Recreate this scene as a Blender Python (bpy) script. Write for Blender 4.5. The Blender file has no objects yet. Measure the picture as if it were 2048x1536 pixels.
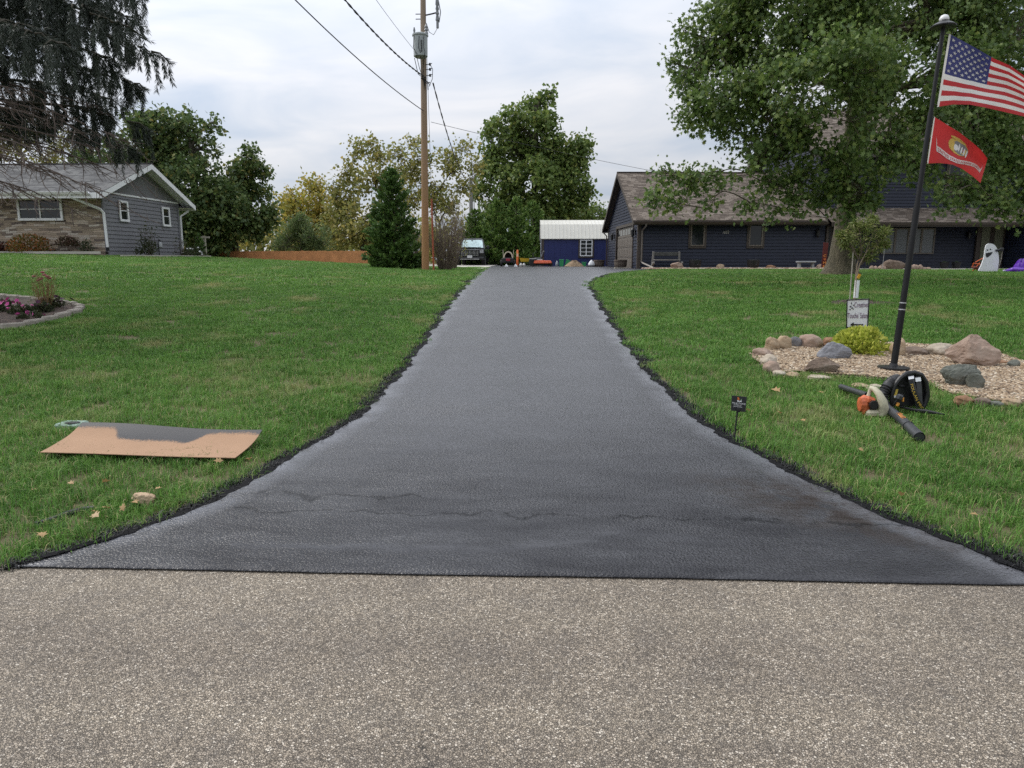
import bpy, math, random
import numpy as np
from math import sin, cos, pi, radians, sqrt
random.seed(7); rng = np.random.default_rng(11)
SC = bpy.context.scene
COL = SC.collection

# ------------------------------------------------------------------ camera
cam_d = bpy.data.cameras.new('camera'); cam = bpy.data.objects.new('camera', cam_d); COL.objects.link(cam)
cam_d.sensor_width = 36.0; cam_d.lens = 24.96; cam_d.clip_start = 0.05; cam_d.clip_end = 3000
PITCH, YAW, CAMZ = radians(9.98), radians(2.06), 1.6
cam.location = (0, 0, CAMZ); cam.rotation_euler = (pi/2-PITCH, 0, YAW)
SC.camera = cam

# ------------------------------------------------------------------ world: a bright, thinly broken overcast
w = bpy.data.worlds.new('World'); SC.world = w; w.use_nodes = True
nt = w.node_tree; nt.nodes.clear()
def wn(t, **k):
    n = nt.nodes.new(t)
    for a, b in k.items(): setattr(n, a, b)
    return n
SUN_EL, SUN_AZ = radians(46), radians(-64)        # azimuth clockwise from +Y (away from the camera), so the sun stands behind and to the left
sky = wn('ShaderNodeTexSky', sky_type='NISHITA'); sky.sun_disc = False
sky.sun_elevation = SUN_EL; sky.sun_rotation = SUN_AZ; sky.altitude = 200; sky.air_density = 1; sky.dust_density = 2
bg1 = wn('ShaderNodeBackground'); bg1.inputs[1].default_value = 0.10; nt.links.new(sky.outputs[0], bg1.inputs[0])
tc = wn('ShaderNodeTexCoord'); sep = wn('ShaderNodeSeparateXYZ'); nt.links.new(tc.outputs['Generated'], sep.inputs[0])
# cloud deck: project the view direction on a flat layer
addz = wn('ShaderNodeMath', operation='ADD'); nt.links.new(sep.outputs[2], addz.inputs[0]); addz.inputs[1].default_value = 0.28
dx = wn('ShaderNodeMath', operation='DIVIDE'); nt.links.new(sep.outputs[0], dx.inputs[0]); nt.links.new(addz.outputs[0], dx.inputs[1])
dy = wn('ShaderNodeMath', operation='DIVIDE'); nt.links.new(sep.outputs[1], dy.inputs[0]); nt.links.new(addz.outputs[0], dy.inputs[1])
cmb = wn('ShaderNodeCombineXYZ'); nt.links.new(dx.outputs[0], cmb.inputs[0]); nt.links.new(dy.outputs[0], cmb.inputs[1])
mp = wn('ShaderNodeMapping'); nt.links.new(cmb.outputs[0], mp.inputs[0]); mp.inputs['Scale'].default_value = (1.0, 1.9, 1); mp.inputs['Rotation'].default_value = (0, 0, 0.35)
nz = wn('ShaderNodeTexNoise'); nz.inputs['Scale'].default_value = 1.7; nz.inputs['Detail'].default_value = 7; nz.inputs['Roughness'].default_value = 0.5; nz.inputs['Distortion'].default_value = 0.5
nt.links.new(mp.outputs[0], nz.inputs['Vector'])
cr = wn('ShaderNodeValToRGB'); nt.links.new(nz.outputs[0], cr.inputs[0])
e = cr.color_ramp.elements; e[0].position = 0.30; e[0].color = (0.49, 0.56, 0.67, 1); e[1].position = 0.66; e[1].color = (0.77, 0.77, 0.795, 1)
m_ = cr.color_ramp.elements.new(0.47); m_.color = (0.63, 0.665, 0.73, 1)
# thin overcast is brighter on the sun's side of the sky than behind the camera
dot = wn('ShaderNodeVectorMath', operation='DOT_PRODUCT'); nt.links.new(tc.outputs['Generated'], dot.inputs[0]); dot.inputs[1].default_value = (math.sin(SUN_AZ), math.cos(SUN_AZ), .15)
gl = wn('ShaderNodeMath', operation='MULTIPLY_ADD'); nt.links.new(dot.outputs['Value'], gl.inputs[0]); gl.inputs[1].default_value = 0.24; gl.inputs[2].default_value = 0.88
# and brighter overhead than along the horizon
zc_ = wn('ShaderNodeMath', operation='MAXIMUM'); nt.links.new(sep.outputs[2], zc_.inputs[0]); zc_.inputs[1].default_value = 0.0
zg = wn('ShaderNodeMath', operation='MULTIPLY_ADD'); nt.links.new(zc_.outputs[0], zg.inputs[0]); zg.inputs[1].default_value = 1.65; zg.inputs[2].default_value = 0.66
gz_ = wn('ShaderNodeMath', operation='MULTIPLY'); nt.links.new(gl.outputs[0], gz_.inputs[0]); nt.links.new(zg.outputs[0], gz_.inputs[1])
bg2 = wn('ShaderNodeBackground'); nt.links.new(gz_.outputs[0], bg2.inputs[1]); nt.links.new(cr.outputs[0], bg2.inputs[0])
mixs = wn('ShaderNodeMixShader'); mixs.inputs[0].default_value = 0.93
nt.links.new(bg1.outputs[0], mixs.inputs[1]); nt.links.new(bg2.outputs[0], mixs.inputs[2])
wo = wn('ShaderNodeOutputWorld'); nt.links.new(mixs.outputs[0], wo.inputs[0])

# ------------------------------------------------------------------ sun (soft, behind thin cloud) and exposure
sd = bpy.data.lights.new('sun', 'SUN'); sun = bpy.data.objects.new('sun', sd); COL.objects.link(sun)
sd.energy = 1.5; sd.angle = radians(22); sd.color = (1, 0.96, 0.9)
sun.rotation_euler = (pi/2-SUN_EL, 0, pi-SUN_AZ)
SC.view_settings.view_transform = 'Standard'; SC.view_settings.look = 'None'
SC.view_settings.exposure = 0.32; SC.view_settings.gamma = 1; SC.view_settings.use_curve_mapping = False
SC.cycles.use_denoising = False
SC.cycles.max_bounces = 6; SC.cycles.diffuse_bounces = 3; SC.cycles.glossy_bounces = 2; SC.cycles.transmission_bounces = 3; SC.cycles.transparent_max_bounces = 6
SC.cycles.use_adaptive_sampling = True; SC.cycles.adaptive_threshold = 0.015

# ------------------------------------------------------------------ measuring: where a sight line meets the land
FPX = 1420.0
_R = np.array([cos(YAW), sin(YAW), 0]); _F = np.array([-sin(YAW)*cos(PITCH), cos(YAW)*cos(PITCH), -sin(PITCH)]); _U = np.cross(_R, _F)
def ray(px, py): return _F + _R*(px-1024)/FPX - _U*(py-768)/FPX
def at(px, py, Y):
    d = ray(px, py); return np.array([0, 0, CAMZ]) + d*(Y/d[1])
_yk = [-50, 3.3, 4.2, 6, 14.5, 17, 19.5, 22, 26, 60, 400]
_zk = [0, 0, 0.045, 0.175, 0.770, 0.935, 1.045, 1.095, 1.12, 1.15, 1.0]
_fy = np.arange(-50, 400, 0.1); _fz = np.interp(_fy, _yk, _zk)
_ker = np.hanning(21); _ker /= _ker.sum(); _fz = np.convolve(np.pad(_fz, 10, 'edge'), _ker, 'valid')
_lx = [-60, -30, -25, -18, -14, -9.5, -4.5, -3.0, 100]
_lz = [0.92, 0.80, 0.75, 0.62, 0.44, 0.24, 0.04, 0, 0]
_gx = np.arange(-60, 100, 0.25); _gz = np.convolve(np.pad(np.interp(_gx, _lx, _lz), 6, 'edge'), np.hanning(13)/np.hanning(13).sum(), 'valid')
def H(x, y):
    x = np.asarray(x, float); y = np.asarray(y, float)
    d = np.interp(y, _fy, _fz)
    s = np.clip((y-3.6)/24, 0, 1.03) * np.interp(y, [35, 46, 60], [1, -0.1, -0.3])
    return d + np.interp(x, _gx, _gz)*s
def gnd(px, py, dz=0.0):
    d = ray(px, py); t = np.arange(1.5, 80, 0.02)
    P = np.array([0, 0, CAMZ])[None] + d[None]*t[:, None]
    k = np.nonzero(P[:, 2] < H(P[:, 0], P[:, 1])+dz)[0]
    p = P[k[0]] if len(k) else P[-1]
    return np.array([p[0], p[1], float(H(p[0], p[1]))+dz])

# ------------------------------------------------------------------ materials
def lin(r, g, b): return tuple(((c/255)/12.92 if c/255 <= .04045 else (((c/255)+.055)/1.055)**2.4) for c in (r, g, b)) + (1,)
class NT:
    def __init__(s, name):
        s.m = bpy.data.materials.new(name); s.m.use_nodes = True; s.t = s.m.node_tree; s.t.nodes.clear()
        s.out = s.t.nodes.new('ShaderNodeOutputMaterial')
    def n(s, typ, ins=None, **props):
        k = s.t.nodes.new('ShaderNode'+typ)
        for a, b in props.items(): setattr(k, a, b)
        for a, b in (ins or {}).items():
            if isinstance(b, bpy.types.NodeSocket): s.t.links.new(b, k.inputs[a])
            else: k.inputs[a].default_value = b
        return k
    def math(s, op, a, b=0.0, c=0.0): return s.n('Math', {0: a, 1: b, 2: c}, operation=op).outputs[0]
    def ramp(s, fac, stops, interp='LINEAR'):
        k = s.n('ValToRGB', {0: fac}); cr = k.color_ramp; cr.interpolation = interp
        while len(cr.elements) < len(stops): cr.elements.new(0.5)
        for el, (p, c) in zip(cr.elements, stops): el.position = p; el.color = c if len(c) == 4 else tuple(c)+(1,)
        return k.outputs[0]
    def mix(s, f, a, b, mode='MIX'):
        k = s.n('Mix', data_type='RGBA', blend_type=mode)
        for i, v in ((0, f), (6, a), (7, b)):
            if isinstance(v, bpy.types.NodeSocket): s.t.links.new(v, k.inputs[i])
            else: k.inputs[i].default_value = v
        return k.outputs[2]
    def coord(s, kind='Object'): return s.n('TexCoord').outputs[kind]
    def pos(s): return s.n('NewGeometry').outputs['Position']
    def noise(s, vec, scale, detail=3, rough=.5, dist=0): return s.n('TexNoise', {'Vector': vec, 'Scale': scale, 'Detail': detail, 'Roughness': rough, 'Distortion': dist}).outputs[0]
    def bump(s, h, strength=.3, dist=.01, nrm=None):
        k = {'Height': h, 'Strength': strength, 'Distance': dist}
        if nrm is not None: k['Normal'] = nrm
        return s.n('Bump', k).outputs[0]
    def bsdf(s, **ins):
        b = s.n('BsdfPrincipled', {k.replace('_', ' '): v for k, v in ins.items()}); s.t.links.new(b.outputs[0], s.out.inputs[0]); return s.m
_MC = {}
def M(name, col, rough=.6, var=.18, scale=6, metal=0, bump=.15, fine=60, spec=.5):
    """plain painted / worn surface: two noises vary the colour, a fine one the relief"""
    if name in _MC: return _MC[name]
    t = NT(name); c = t.coord(); f = t.noise(c, scale, 5, .6); g = t.noise(c, fine, 2)
    if len(col) == 3: col = tuple(col)+(1,)
    lo = tuple(v*(1-var) for v in col[:3])+(1,); hi = tuple(min(1, v*(1+var)) for v in col[:3])+(1,)
    k = t.ramp(f, [(.3, lo), (.7, hi)])
    r = t.math('MULTIPLY_ADD', g, .2, rough-.1)
    _MC[name] = t.bsdf(Base_Color=k, Roughness=r, Metallic=metal, Normal=t.bump(g, bump, .003), Specular_IOR_Level=spec)
    return _MC[name]

# ------------------------------------------------------------------ mesh building
def link(name, me, mats, parent=None, smooth=False):
    o = bpy.data.objects.new(name, me); COL.objects.link(o)
    for m in (mats if isinstance(mats, (list, tuple)) else [mats]): me.materials.append(m)
    if smooth: me.polygons.foreach_set('use_smooth', np.ones(len(me.polygons), bool))
    if parent is not None: o.parent = parent
    return o
def np_mesh(name, V, loops, sizes, attr=None, mi=None):
    me = bpy.data.meshes.new(name); V = np.ascontiguousarray(V, np.float32)
    me.vertices.add(len(V)); me.vertices.foreach_set('co', V.ravel())
    loops = np.ascontiguousarray(loops, np.int32).ravel(); sizes = np.ascontiguousarray(sizes, np.int32)
    me.loops.add(len(loops)); me.loops.foreach_set('vertex_index', loops)
    me.polygons.add(len(sizes)); me.polygons.foreach_set('loop_start', np.concatenate([[0], np.cumsum(sizes)[:-1]]).astype(np.int32))
    if mi is not None: me.polygons.foreach_set('material_index', np.ascontiguousarray(mi, np.int32))
    me.update(calc_edges=True)
    if attr is not None:
        a = me.attributes.new('rnd', 'FLOAT', 'FACE'); a.data.foreach_set('value', np.ascontiguousarray(attr, np.float32))
    return me
def rotm(rx=0, ry=0, rz=0):
    a, b, c = cos(rx), cos(ry), cos(rz); d, e, f = sin(rx), sin(ry), sin(rz)
    return np.array([[c, -f, 0], [f, c, 0], [0, 0, 1]]) @ np.array([[b, 0, e], [0, 1, 0], [-e, 0, b]]) @ np.array([[1, 0, 0], [0, a, -d], [0, d, a]])
class MB:
    def __init__(s): s.v = []; s.f = []; s.m = []; s.mi = 0
    def add(s, V, F):
        b = len(s.v); s.v += [tuple(map(float, p)) for p in V]; s.f += [tuple(i+b for i in f) for f in F]; s.m += [s.mi]*len(F); return s
    def box(s, c, d, r=(0, 0, 0), bev=0.0):
        x, y, z = [k/2 for k in d]; q = min(bev, x*.9, y*.9, z*.9)
        if q > 0:
            V = []; 
            for sx in (-1, 1):
                for sy in (-1, 1):
                    for sz in (-1, 1):
                        V += [(sx*x, sy*(y-q), sz*(z-q)), (sx*(x-q), sy*y, sz*(z-q)), (sx*(x-q), sy*(y-q), sz*z)]
            def i(a, b, c_, k): return ((a > 0)*4+(b > 0)*2+(c_ > 0))*3+k
            F = []
            for sg in (-1, 1):
                F += [[i(sg, -1, -1, 0), i(sg, 1, -1, 0), i(sg, 1, 1, 0), i(sg, -1, 1, 0)], [i(-1, sg, -1, 1), i(-1, sg, 1, 1), i(1, sg, 1, 1), i(1, sg, -1, 1)], [i(-1, -1, sg, 2), i(1, -1, sg, 2), i(1, 1, sg, 2), i(-1, 1, sg, 2)]]
                for s2 in (-1, 1):
                    F += [[i(sg, s2, -1, 0), i(sg, s2, 1, 0), i(sg, s2, 1, 1), i(sg, s2, -1, 1)], [i(sg, -1, s2, 0), i(sg, 1, s2, 0), i(sg, 1, s2, 2), i(sg, -1, s2, 2)], [i(-1, sg, s2, 1), i(1, sg, s2, 1), i(1, sg, s2, 2), i(-1, sg, s2, 2)]]
                    for s3 in (-1, 1): F.append([i(sg, s2, s3, 0), i(sg, s2, s3, 1), i(sg, s2, s3, 2)])
        else:
            V = [(a*x, b*y, g*z) for a in (-1, 1) for b in (-1, 1) for g in (-1, 1)]
            F = [(0, 1, 3, 2), (4, 6, 7, 5), (0, 4, 5, 1), (2, 3, 7, 6), (0, 2, 6, 4), (1, 5, 7, 3)]
        R = rotm(*r); return s.add([R@np.array(p)+np.array(c) for p in V], F)
    def tube(s, P, r, n=8, caps=True):
        P = [np.array(p, float) for p in P]; r = r if isinstance(r, (list, tuple, np.ndarray)) else [r]*len(P)
        V = []; F = []; up = None
        for k, p in enumerate(P):
            t = P[min(k+1, len(P)-1)]-P[max(k-1, 0)]; t = t/(np.linalg.norm(t)+1e-9)
            if up is None: up = np.array([0, 0, 1.]) if abs(t[2]) < .9 else np.array([1., 0, 0])
            a = up-t*(up@t); a /= np.linalg.norm(a)+1e-9; up = a; b = np.cross(t, a)
            for j in range(n): V.append(p+(a*cos(2*pi*j/n)+b*sin(2*pi*j/n))*r[k])
        for k in range(len(P)-1):
            for j in range(n): F.append((k*n+j, k*n+(j+1) % n, (k+1)*n+(j+1) % n, (k+1)*n+j))
        if caps: F += [tuple(range(n-1, -1, -1)), tuple(range((len(P)-1)*n, len(P)*n))]
        return s.add(V, F)
    def cyl(s, a, b, r0, r1=None, n=12): return s.tube([a, b], [r0, r0 if r1 is None else r1], n)
    def lathe(s, prof, c=(0, 0, 0), n=20, sx=1, sy=1, R=None):
        V = []; F = []
        for (r, z) in prof:
            for j in range(n): V.append((r*sx*cos(2*pi*j/n), r*sy*sin(2*pi*j/n), z))
        for k in range(len(prof)-1):
            for j in range(n): F.append((k*n+j, k*n+(j+1) % n, (k+1)*n+(j+1) % n, (k+1)*n+j))
        F += [tuple(range(n-1, -1, -1)), tuple(range((len(prof)-1)*n, len(prof)*n))]
        V = [(R@np.array(p) if R is not None else np.array(p))+np.array(c) for p in V]
        return s.add(V, F)
    def prism(s, poly, axis, a0, a1):
        """poly: 2D points in the two other axes, extruded along axis from a0 to a1"""
        def p3(u, v, a): return {0: (a, u, v), 1: (u, a, v), 2: (u, v, a)}[axis]
        n = len(poly); V = [p3(u, v, a0) for u, v in poly]+[p3(u, v, a1) for u, v in poly]
        return s.add(V, [tuple(range(n)), tuple(range(2*n-1, n-1, -1))]+[(i, i+n, (i+1) % n+n, (i+1) % n) for i in range(n)])
    def quad(s, a, b, c, d): return s.add([a, b, c, d], [(0, 1, 2, 3)])
    def build(s, name, mats, parent=None, smooth=False, fix=True):
        me = bpy.data.meshes.new(name); me.from_pydata(s.v, [], s.f)
        me.polygons.foreach_set('material_index', np.array(s.m, np.int32))
        if fix:
            import bmesh
            bm = bmesh.new(); bm.from_mesh(me); bmesh.ops.recalc_face_normals(bm, faces=bm.faces); bm.to_mesh(me); bm.free()
        o = link(name, me, mats, parent, smooth)
        if smooth: me.set_sharp_from_angle(angle=radians(40))
        return o
def tag(o, label=None, cat=None, group=None, kind=None):
    if label: o['label'] = label
    if cat: o['category'] = cat
    if group: o['group'] = group
    if kind: o['kind'] = kind
    return o
def thing(name, label, cat, loc=(0, 0, 0), rz=0, group=None, rot=None):
    o = bpy.data.objects.new(name, None); COL.objects.link(o); o.empty_display_size = .1
    o.location = tuple(map(float, loc)); o.rotation_euler = rot if rot else (0, 0, rz)
    return tag(o, label, cat, group)
def dup(root, loc, rz=0, label=None, scale=None):
    r = root.copy(); COL.objects.link(r); r.location = tuple(map(float, loc)); r.rotation_euler = (0, 0, rz)
    if label: r['label'] = label
    if scale: r.scale = scale
    for ch in list(root.children):
        c = ch.copy(); COL.objects.link(c); c.parent = r
        for g in ch.children:
            d = g.copy(); COL.objects.link(d); d.parent = c
    return r
# lettering: every string is turned into a flat mesh once, before the scene is heavy
TXT = {}
def letters(s, ext=0.0):
    cu = bpy.data.curves.new('t', 'FONT'); cu.body = s; cu.size = 1; cu.align_x = 'CENTER'; cu.align_y = 'CENTER'; cu.resolution_u = 3; cu.extrude = ext
    o = bpy.data.objects.new('t', cu); COL.objects.link(o)
    me = bpy.data.meshes.new_from_object(o.evaluated_get(bpy.context.evaluated_depsgraph_get()))
    V = np.array([v.co for v in me.vertices]); F = [tuple(p.vertices) for p in me.polygons]
    bpy.data.objects.remove(o); bpy.data.meshes.remove(me); bpy.data.curves.remove(cu)
    V[:, 0] -= (V[:, 0].min()+V[:, 0].max())/2; V[:, 1] -= (V[:, 1].min()+V[:, 1].max())/2
    return V, F
for s_ in ('Creative', "Touche' Salon", 'MILESTONE', 'OUTDOOR', '309-750-4542', 'UNITED STATES MARINE CORPS', '1603', 'POULAN PRO', 'Poulan'): TXT[s_] = letters(s_)
for ch in 'WELCME': TXT[ch] = letters(ch)
def put_text(mb, s, wid, hei, fn):
    """adds the lettering scaled to wid x hei; fn maps (u right, v up) to 3D"""
    V, F = TXT[s]; a = V[:, 0]/np.ptp(V[:, 0])*wid; b = V[:, 1]/np.ptp(V[:, 1])*hei
    mb.add([fn(x, y) for x, y in zip(a, b)], F)

# ================================================================== GROUND, ROAD, DRIVEWAY
# ---- outline of the drive, read off the lawn edges and laid on the land
LE_PX = [(0, 1143), (60, 1126), (150, 1103), (250, 1073), (330, 1044), (420, 1009), (500, 966), (560, 928), (640, 882), (700, 845), (745, 808), (790, 760), (830, 710), (865, 660), (895, 615), (920, 585), (945, 558), (963, 543)]
RE_PX = [(2090, 1160), (2048, 1146), (1980, 1117), (1900, 1087), (1800, 1050), (1700, 1003), (1630, 968), (1560, 935), (1500, 903), (1450, 878), (1400, 845), (1355, 803), (1310, 760), (1265, 708), (1225, 650), (1197, 605), (1178, 573), (1185, 561), (1212, 550), (1262, 543.5)]
LE = np.array([gnd(*p) for p in LE_PX]); RE = np.array([gnd(*p) for p in RE_PX])
def mono(E, tail):
    y = np.concatenate([E[:, 1], [t[1] for t in tail]]); x = np.concatenate([E[:, 0], [t[0] for t in tail]])
    k = [0]
    for i in range(1, len(y)):
        if y[i] > y[k[-1]]+.02: k.append(i)
    return y[k], x[k]
_ly, _lx2 = mono(LE, [(-2.75, 38), (-2.9, 46), (-3, 56)]); _ry, _rx2 = mono(RE, [(5.0, 31.5), (5.6, 33), (5.6, 34.6), (4.9, 35.4), (4.6, 46), (6, 47), (7, 56)])
def wob(y, k): return .018*np.sin(y*9.1+k)+.014*np.sin(y*23.3+2*k)+.02*np.sin(y*3.7+k*3)
def xl(y): return np.interp(y, _ly, _lx2)+wob(np.asarray(y), 1)*np.clip(np.asarray(y)/9, .5, 1.3)
def xr(y): return np.interp(y, _ry, _rx2)+wob(np.asarray(y), 4)*np.clip(np.asarray(y)/9, .5, 1.3)

# ---- materials of the ground
t = NT('soil_under_grass'); c = t.pos()
f = t.noise(c, .8, 4); g = t.noise(c, 30, 3)
k = t.mix(g, (.05, .05, .02, 1), (.15, .125, .06, 1)); k = t.mix(t.ramp(f, [(.4, (0, 0, 0)), (.7, (1, 1, 1))]), k, (.15, .12, .062, 1))
M_SOIL = t.bsdf(Base_Color=k, Roughness=.95, Normal=t.bump(g, .6, .02))

t = NT('chip_seal_road'); c = t.pos()
wv = t.n('VectorMath', {0: c, 1: (1, 1, 0)}, operation='MULTIPLY').outputs[0]
v = t.n('TexVoronoi', {'Vector': wv, 'Scale': 126, 'Randomness': 1}); ve = t.n('TexVoronoi', {'Vector': wv, 'Scale': 126, 'Randomness': 1}, feature='DISTANCE_TO_EDGE').outputs[0]
cell = t.n('SeparateColor', {0: v.outputs['Color']}).outputs[0]; cell2 = t.n('SeparateColor', {0: v.outputs['Color']}).outputs[1]
stone = t.ramp(cell, [(0, (.13, .11, .087)), (.3, (.24, .201, .153)), (.6, (.355, .298, .226)), (.86, (.485, .412, .325)), (1, (.70, .635, .535))])
stone = t.mix(t.math('MULTIPLY', cell2, .35), stone, (.29, .25, .205, 1))
pit = t.ramp(ve, [(0, (1, 1, 1)), (.055, (0, 0, 0))])
big = t.noise(c, 1.1, 5, .6); big2 = t.noise(c, 5, 4, .65)
k = t.mix(pit, stone, (.125, .104, .08, 1))
k = t.mix(t.math('MULTIPLY', t.ramp(big2, [(.45, (0, 0, 0)), (.75, (1, 1, 1))]), .35), k, (.13, .118, .112, 1))
k = t.mix(1.0, k, t.ramp(big, [(.3, (.84, .83, .82)), (.7, (1.12, 1.11, 1.09))]), 'MULTIPLY'); k = t.mix(1.0, k, t.ramp(t.noise(t.n('Mapping', {0: c, 'Scale': (.12, 1.3, 1)}).outputs[0], 1.6, 3, .5), [(.35, (.88, .87, .87)), (.65, (1.06, 1.06, 1.05))]), 'MULTIPLY'); ck = t.math('ABSOLUTE', t.math('SUBTRACT', t.n('SeparateXYZ', {0: c}).outputs[0], t.math('MULTIPLY_ADD', t.noise(c, 2.5, 5, .7), .5, -.62))); ck = t.math('MULTIPLY', t.math('LESS_THAN', ck, .0035), t.math('LESS_THAN', t.n('SeparateXYZ', {0: c}).outputs[1], 2.2)); k = t.mix(t.math('MULTIPLY', ck, .8), k, (.04, .034, .028, 1))
hgt = t.math('ADD', t.math('MULTIPLY', t.ramp(ve, [(0, (0, 0, 0)), (.12, (1, 1, 1))]), .7), t.math('MULTIPLY', cell, .6))
M_ROAD = t.bsdf(Base_Color=k, Roughness=.75, Normal=t.bump(hgt, 1.0, .009))

t = NT('fresh_sealcoat'); c = t.pos(); sp = t.n('SeparateXYZ', {0: c}); X, Y = sp.outputs[0], sp.outputs[1]
wv = t.n('VectorMath', {0: c, 1: (1, 1, 0)}, operation='MULTIPLY').outputs[0]
warp = t.noise(wv, 2.2, 4, .6); warp2 = t.noise(wv, 9, 3)
# stippled aggregate showing through the coat, with patches worn smooth
v = t.n('TexVoronoi', {'Vector': wv, 'Scale': 75, 'Randomness': 1}).outputs['Distance']; fine = t.noise(wv, 150, 2, .6); mid = t.noise(wv, 42, 3, .6)
patch = t.ramp(t.noise(t.n('Mapping', {0: wv, 'Scale': (.8, 1.6, 1)}).outputs[0], .9, 4, .6), [(.36, (.25, .25, .25)), (.62, (1, 1, 1))])
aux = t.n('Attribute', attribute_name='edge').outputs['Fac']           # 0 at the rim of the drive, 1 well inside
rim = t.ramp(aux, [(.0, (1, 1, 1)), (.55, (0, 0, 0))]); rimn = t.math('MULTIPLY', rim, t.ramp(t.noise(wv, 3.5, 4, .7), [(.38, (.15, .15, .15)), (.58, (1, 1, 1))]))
smooth = t.math('SUBTRACT', 1.0, t.math('MULTIPLY', rimn, .85))
# cracks that read through the coat: wandering lines across the mouth and up the lane
def line(yf, wid, x0, x1):
    d = t.math('ABSOLUTE', t.math('SUBTRACT', Y, yf)); a = t.n('MapRange', {0: d, 1: 0.0, 2: wid, 3: 1.0, 4: 0.0}, clamp=True).outputs[0]
    return t.math('MULTIPLY', a, t.math('MULTIPLY', t.math('GREATER_THAN', X, x0), t.math('LESS_THAN', X, x1)))
y1 = t.math('ADD', t.math('MULTIPLY_ADD', X, -.03, 4.13), t.math('MULTIPLY', t.math('SUBTRACT', warp, .5), .42))
y2 = t.math('ADD', t.math('MULTIPLY_ADD', X, -.10, 4.27), t.math('MULTIPLY', t.math('SUBTRACT', warp, .5), .55))
y3 = t.math('ADD', 13.2, t.math('MULTIPLY', t.math('SUBTRACT', warp, .5), .5))
y4 = t.math('ADD', 21.8, t.math('MULTIPLY', t.math('SUBTRACT', warp, .5), .3))
brk = t.ramp(t.noise(wv, 6, 3, .7), [(.40, (0, 0, 0)), (.5, (1, 1, 1))])
crack = t.math('MAXIMUM', t.math('MAXIMUM', line(y1, .022, -1.9, 2.2), t.math('MULTIPLY', line(y2, .034, -2.0, -.75), 1.0)), t.math('MULTIPLY', t.math('MAXIMUM', line(y3, .05, -1.1, .1), line(y4, .07, -3, 2)), .6))
crack = t.math('MULTIPLY', crack, t.math('MULTIPLY_ADD', brk, .48, .14))
stroke = t.ramp(t.noise(t.n('Mapping', {0: wv, 'Rotation': (0, 0, .82), 'Scale': (1.2, 26, 1)}).outputs[0], 1.4, 4, .6), [(.44, (0, 0, 0)), (.58, (1, 1, 1))])
# long smears where the squeegee turned: bands that lie smooth and shine
sm = t.math('ADD', t.math('MULTIPLY_ADD', X, .12, 3.75), t.math('MULTIPLY', t.math('SUBTRACT', t.noise(wv, .7, 2), .5), 1.0))
band = t.math('MULTIPLY', line(sm, .06, -1.7, 1.2), .55)
smooth = t.math('MULTIPLY', smooth, t.math('SUBTRACT', 1.0, band))
# still-wet brownish pool toward the right of the mouth
dxp = t.math('SUBTRACT', X, t.math('MULTIPLY_ADD', Y, -1.05, 6.55)); dpx = t.math('POWER', t.math('MULTIPLY', dxp, 1.15), 2.0); dpy = t.math('POWER', t.math('MULTIPLY', t.math('SUBTRACT', Y, 4.2), 1.2), 2.0)
pool = t.math('MULTIPLY', t.n('MapRange', {0: t.math('ADD', dpx, dpy), 1: .1, 2: 1.0, 3: 1.0, 4: 0.0}, clamp=True).outputs[0], t.ramp(t.noise(wv, 5, 4, .7), [(.4, (0, 0, 0)), (.55, (1, 1, 1))]))
relief = t.math('ADD', t.math('MULTIPLY', t.math('MULTIPLY_ADD', v, -1.2, t.math('MULTIPLY', fine, .5)), smooth), t.math('MULTIPLY', crack, -.5))
k = t.mix(t.noise(wv, 1.6, 4), (.060, .061, .070, 1), (.098, .099, .112, 1)); k = t.mix(t.math('MULTIPLY', smooth, t.ramp(t.math('ADD', v, t.math('MULTIPLY', mid, .45)), [(.58, (0, 0, 0)), (.80, (.85, .85, .85))])), k, (.012, .012, .014, 1)); wet = t.ramp(t.noise(t.n('Mapping', {0: wv, 'Scale': (.8, 2.6, 1), 'Rotation': (0, 0, .12)}).outputs[0], 1.5, 8, .72, .25), [(.30, (.45, .45, .45)), (.62, (1, 1, 1))]); nearm = t.math('MULTIPLY', t.math('SUBTRACT', 1.0, t.math('MULTIPLY', rim, .9)), t.n('MapRange', {0: Y, 1: 4.2, 2: 6.6, 3: 1.0, 4: .12}, clamp=True).outputs[0]); k = t.mix(t.math('MULTIPLY', wet, nearm), k, (.022, .022, .026, 1)); k = t.mix(t.math('MULTIPLY', pool, .95), k, (.020, .013, .010, 1)); k = t.mix(t.math('MULTIPLY', rimn, .65), k, (.15, .155, .172, 1)); k = t.mix(crack, k, (.004, .004, .005, 1))  # rim mixed paler grey: dried film, with its gloss painted into the colour
rough = t.math('SUBTRACT', t.math('MULTIPLY_ADD', t.noise(wv, 2.6, 5, .65), .22, .24), t.math('MULTIPLY', rimn, .06))
rough = t.math('MULTIPLY_ADD', t.math('MULTIPLY', pool, stroke), .20, rough)
st = t.math('MULTIPLY_ADD', patch, .32, .40)
bp = t.n('Bump', {'Height': relief, 'Strength': st, 'Distance': .009}).outputs[0]
M_SEAL = t.bsdf(Base_Color=k, Roughness=rough, Normal=bp, Specular_IOR_Level=t.math('MULTIPLY', t.math('MULTIPLY_ADD', t.math('MAXIMUM', t.math('MULTIPLY', wet, nearm), t.math('MULTIPLY', pool, t.math('MULTIPLY_ADD', stroke, -.35, 1.15))), -.66, .92), t.math('SUBTRACT', 1.0, t.math('MULTIPLY', crack, .93))))

M_TAR = M('tar_edge', (.006, .006, .007), .85, .3, 20, bump=.8, fine=40, spec=.15)
M_CONC = M('concrete', (.44, .41, .36), .85, .12, 2, bump=.2, fine=90)

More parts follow.
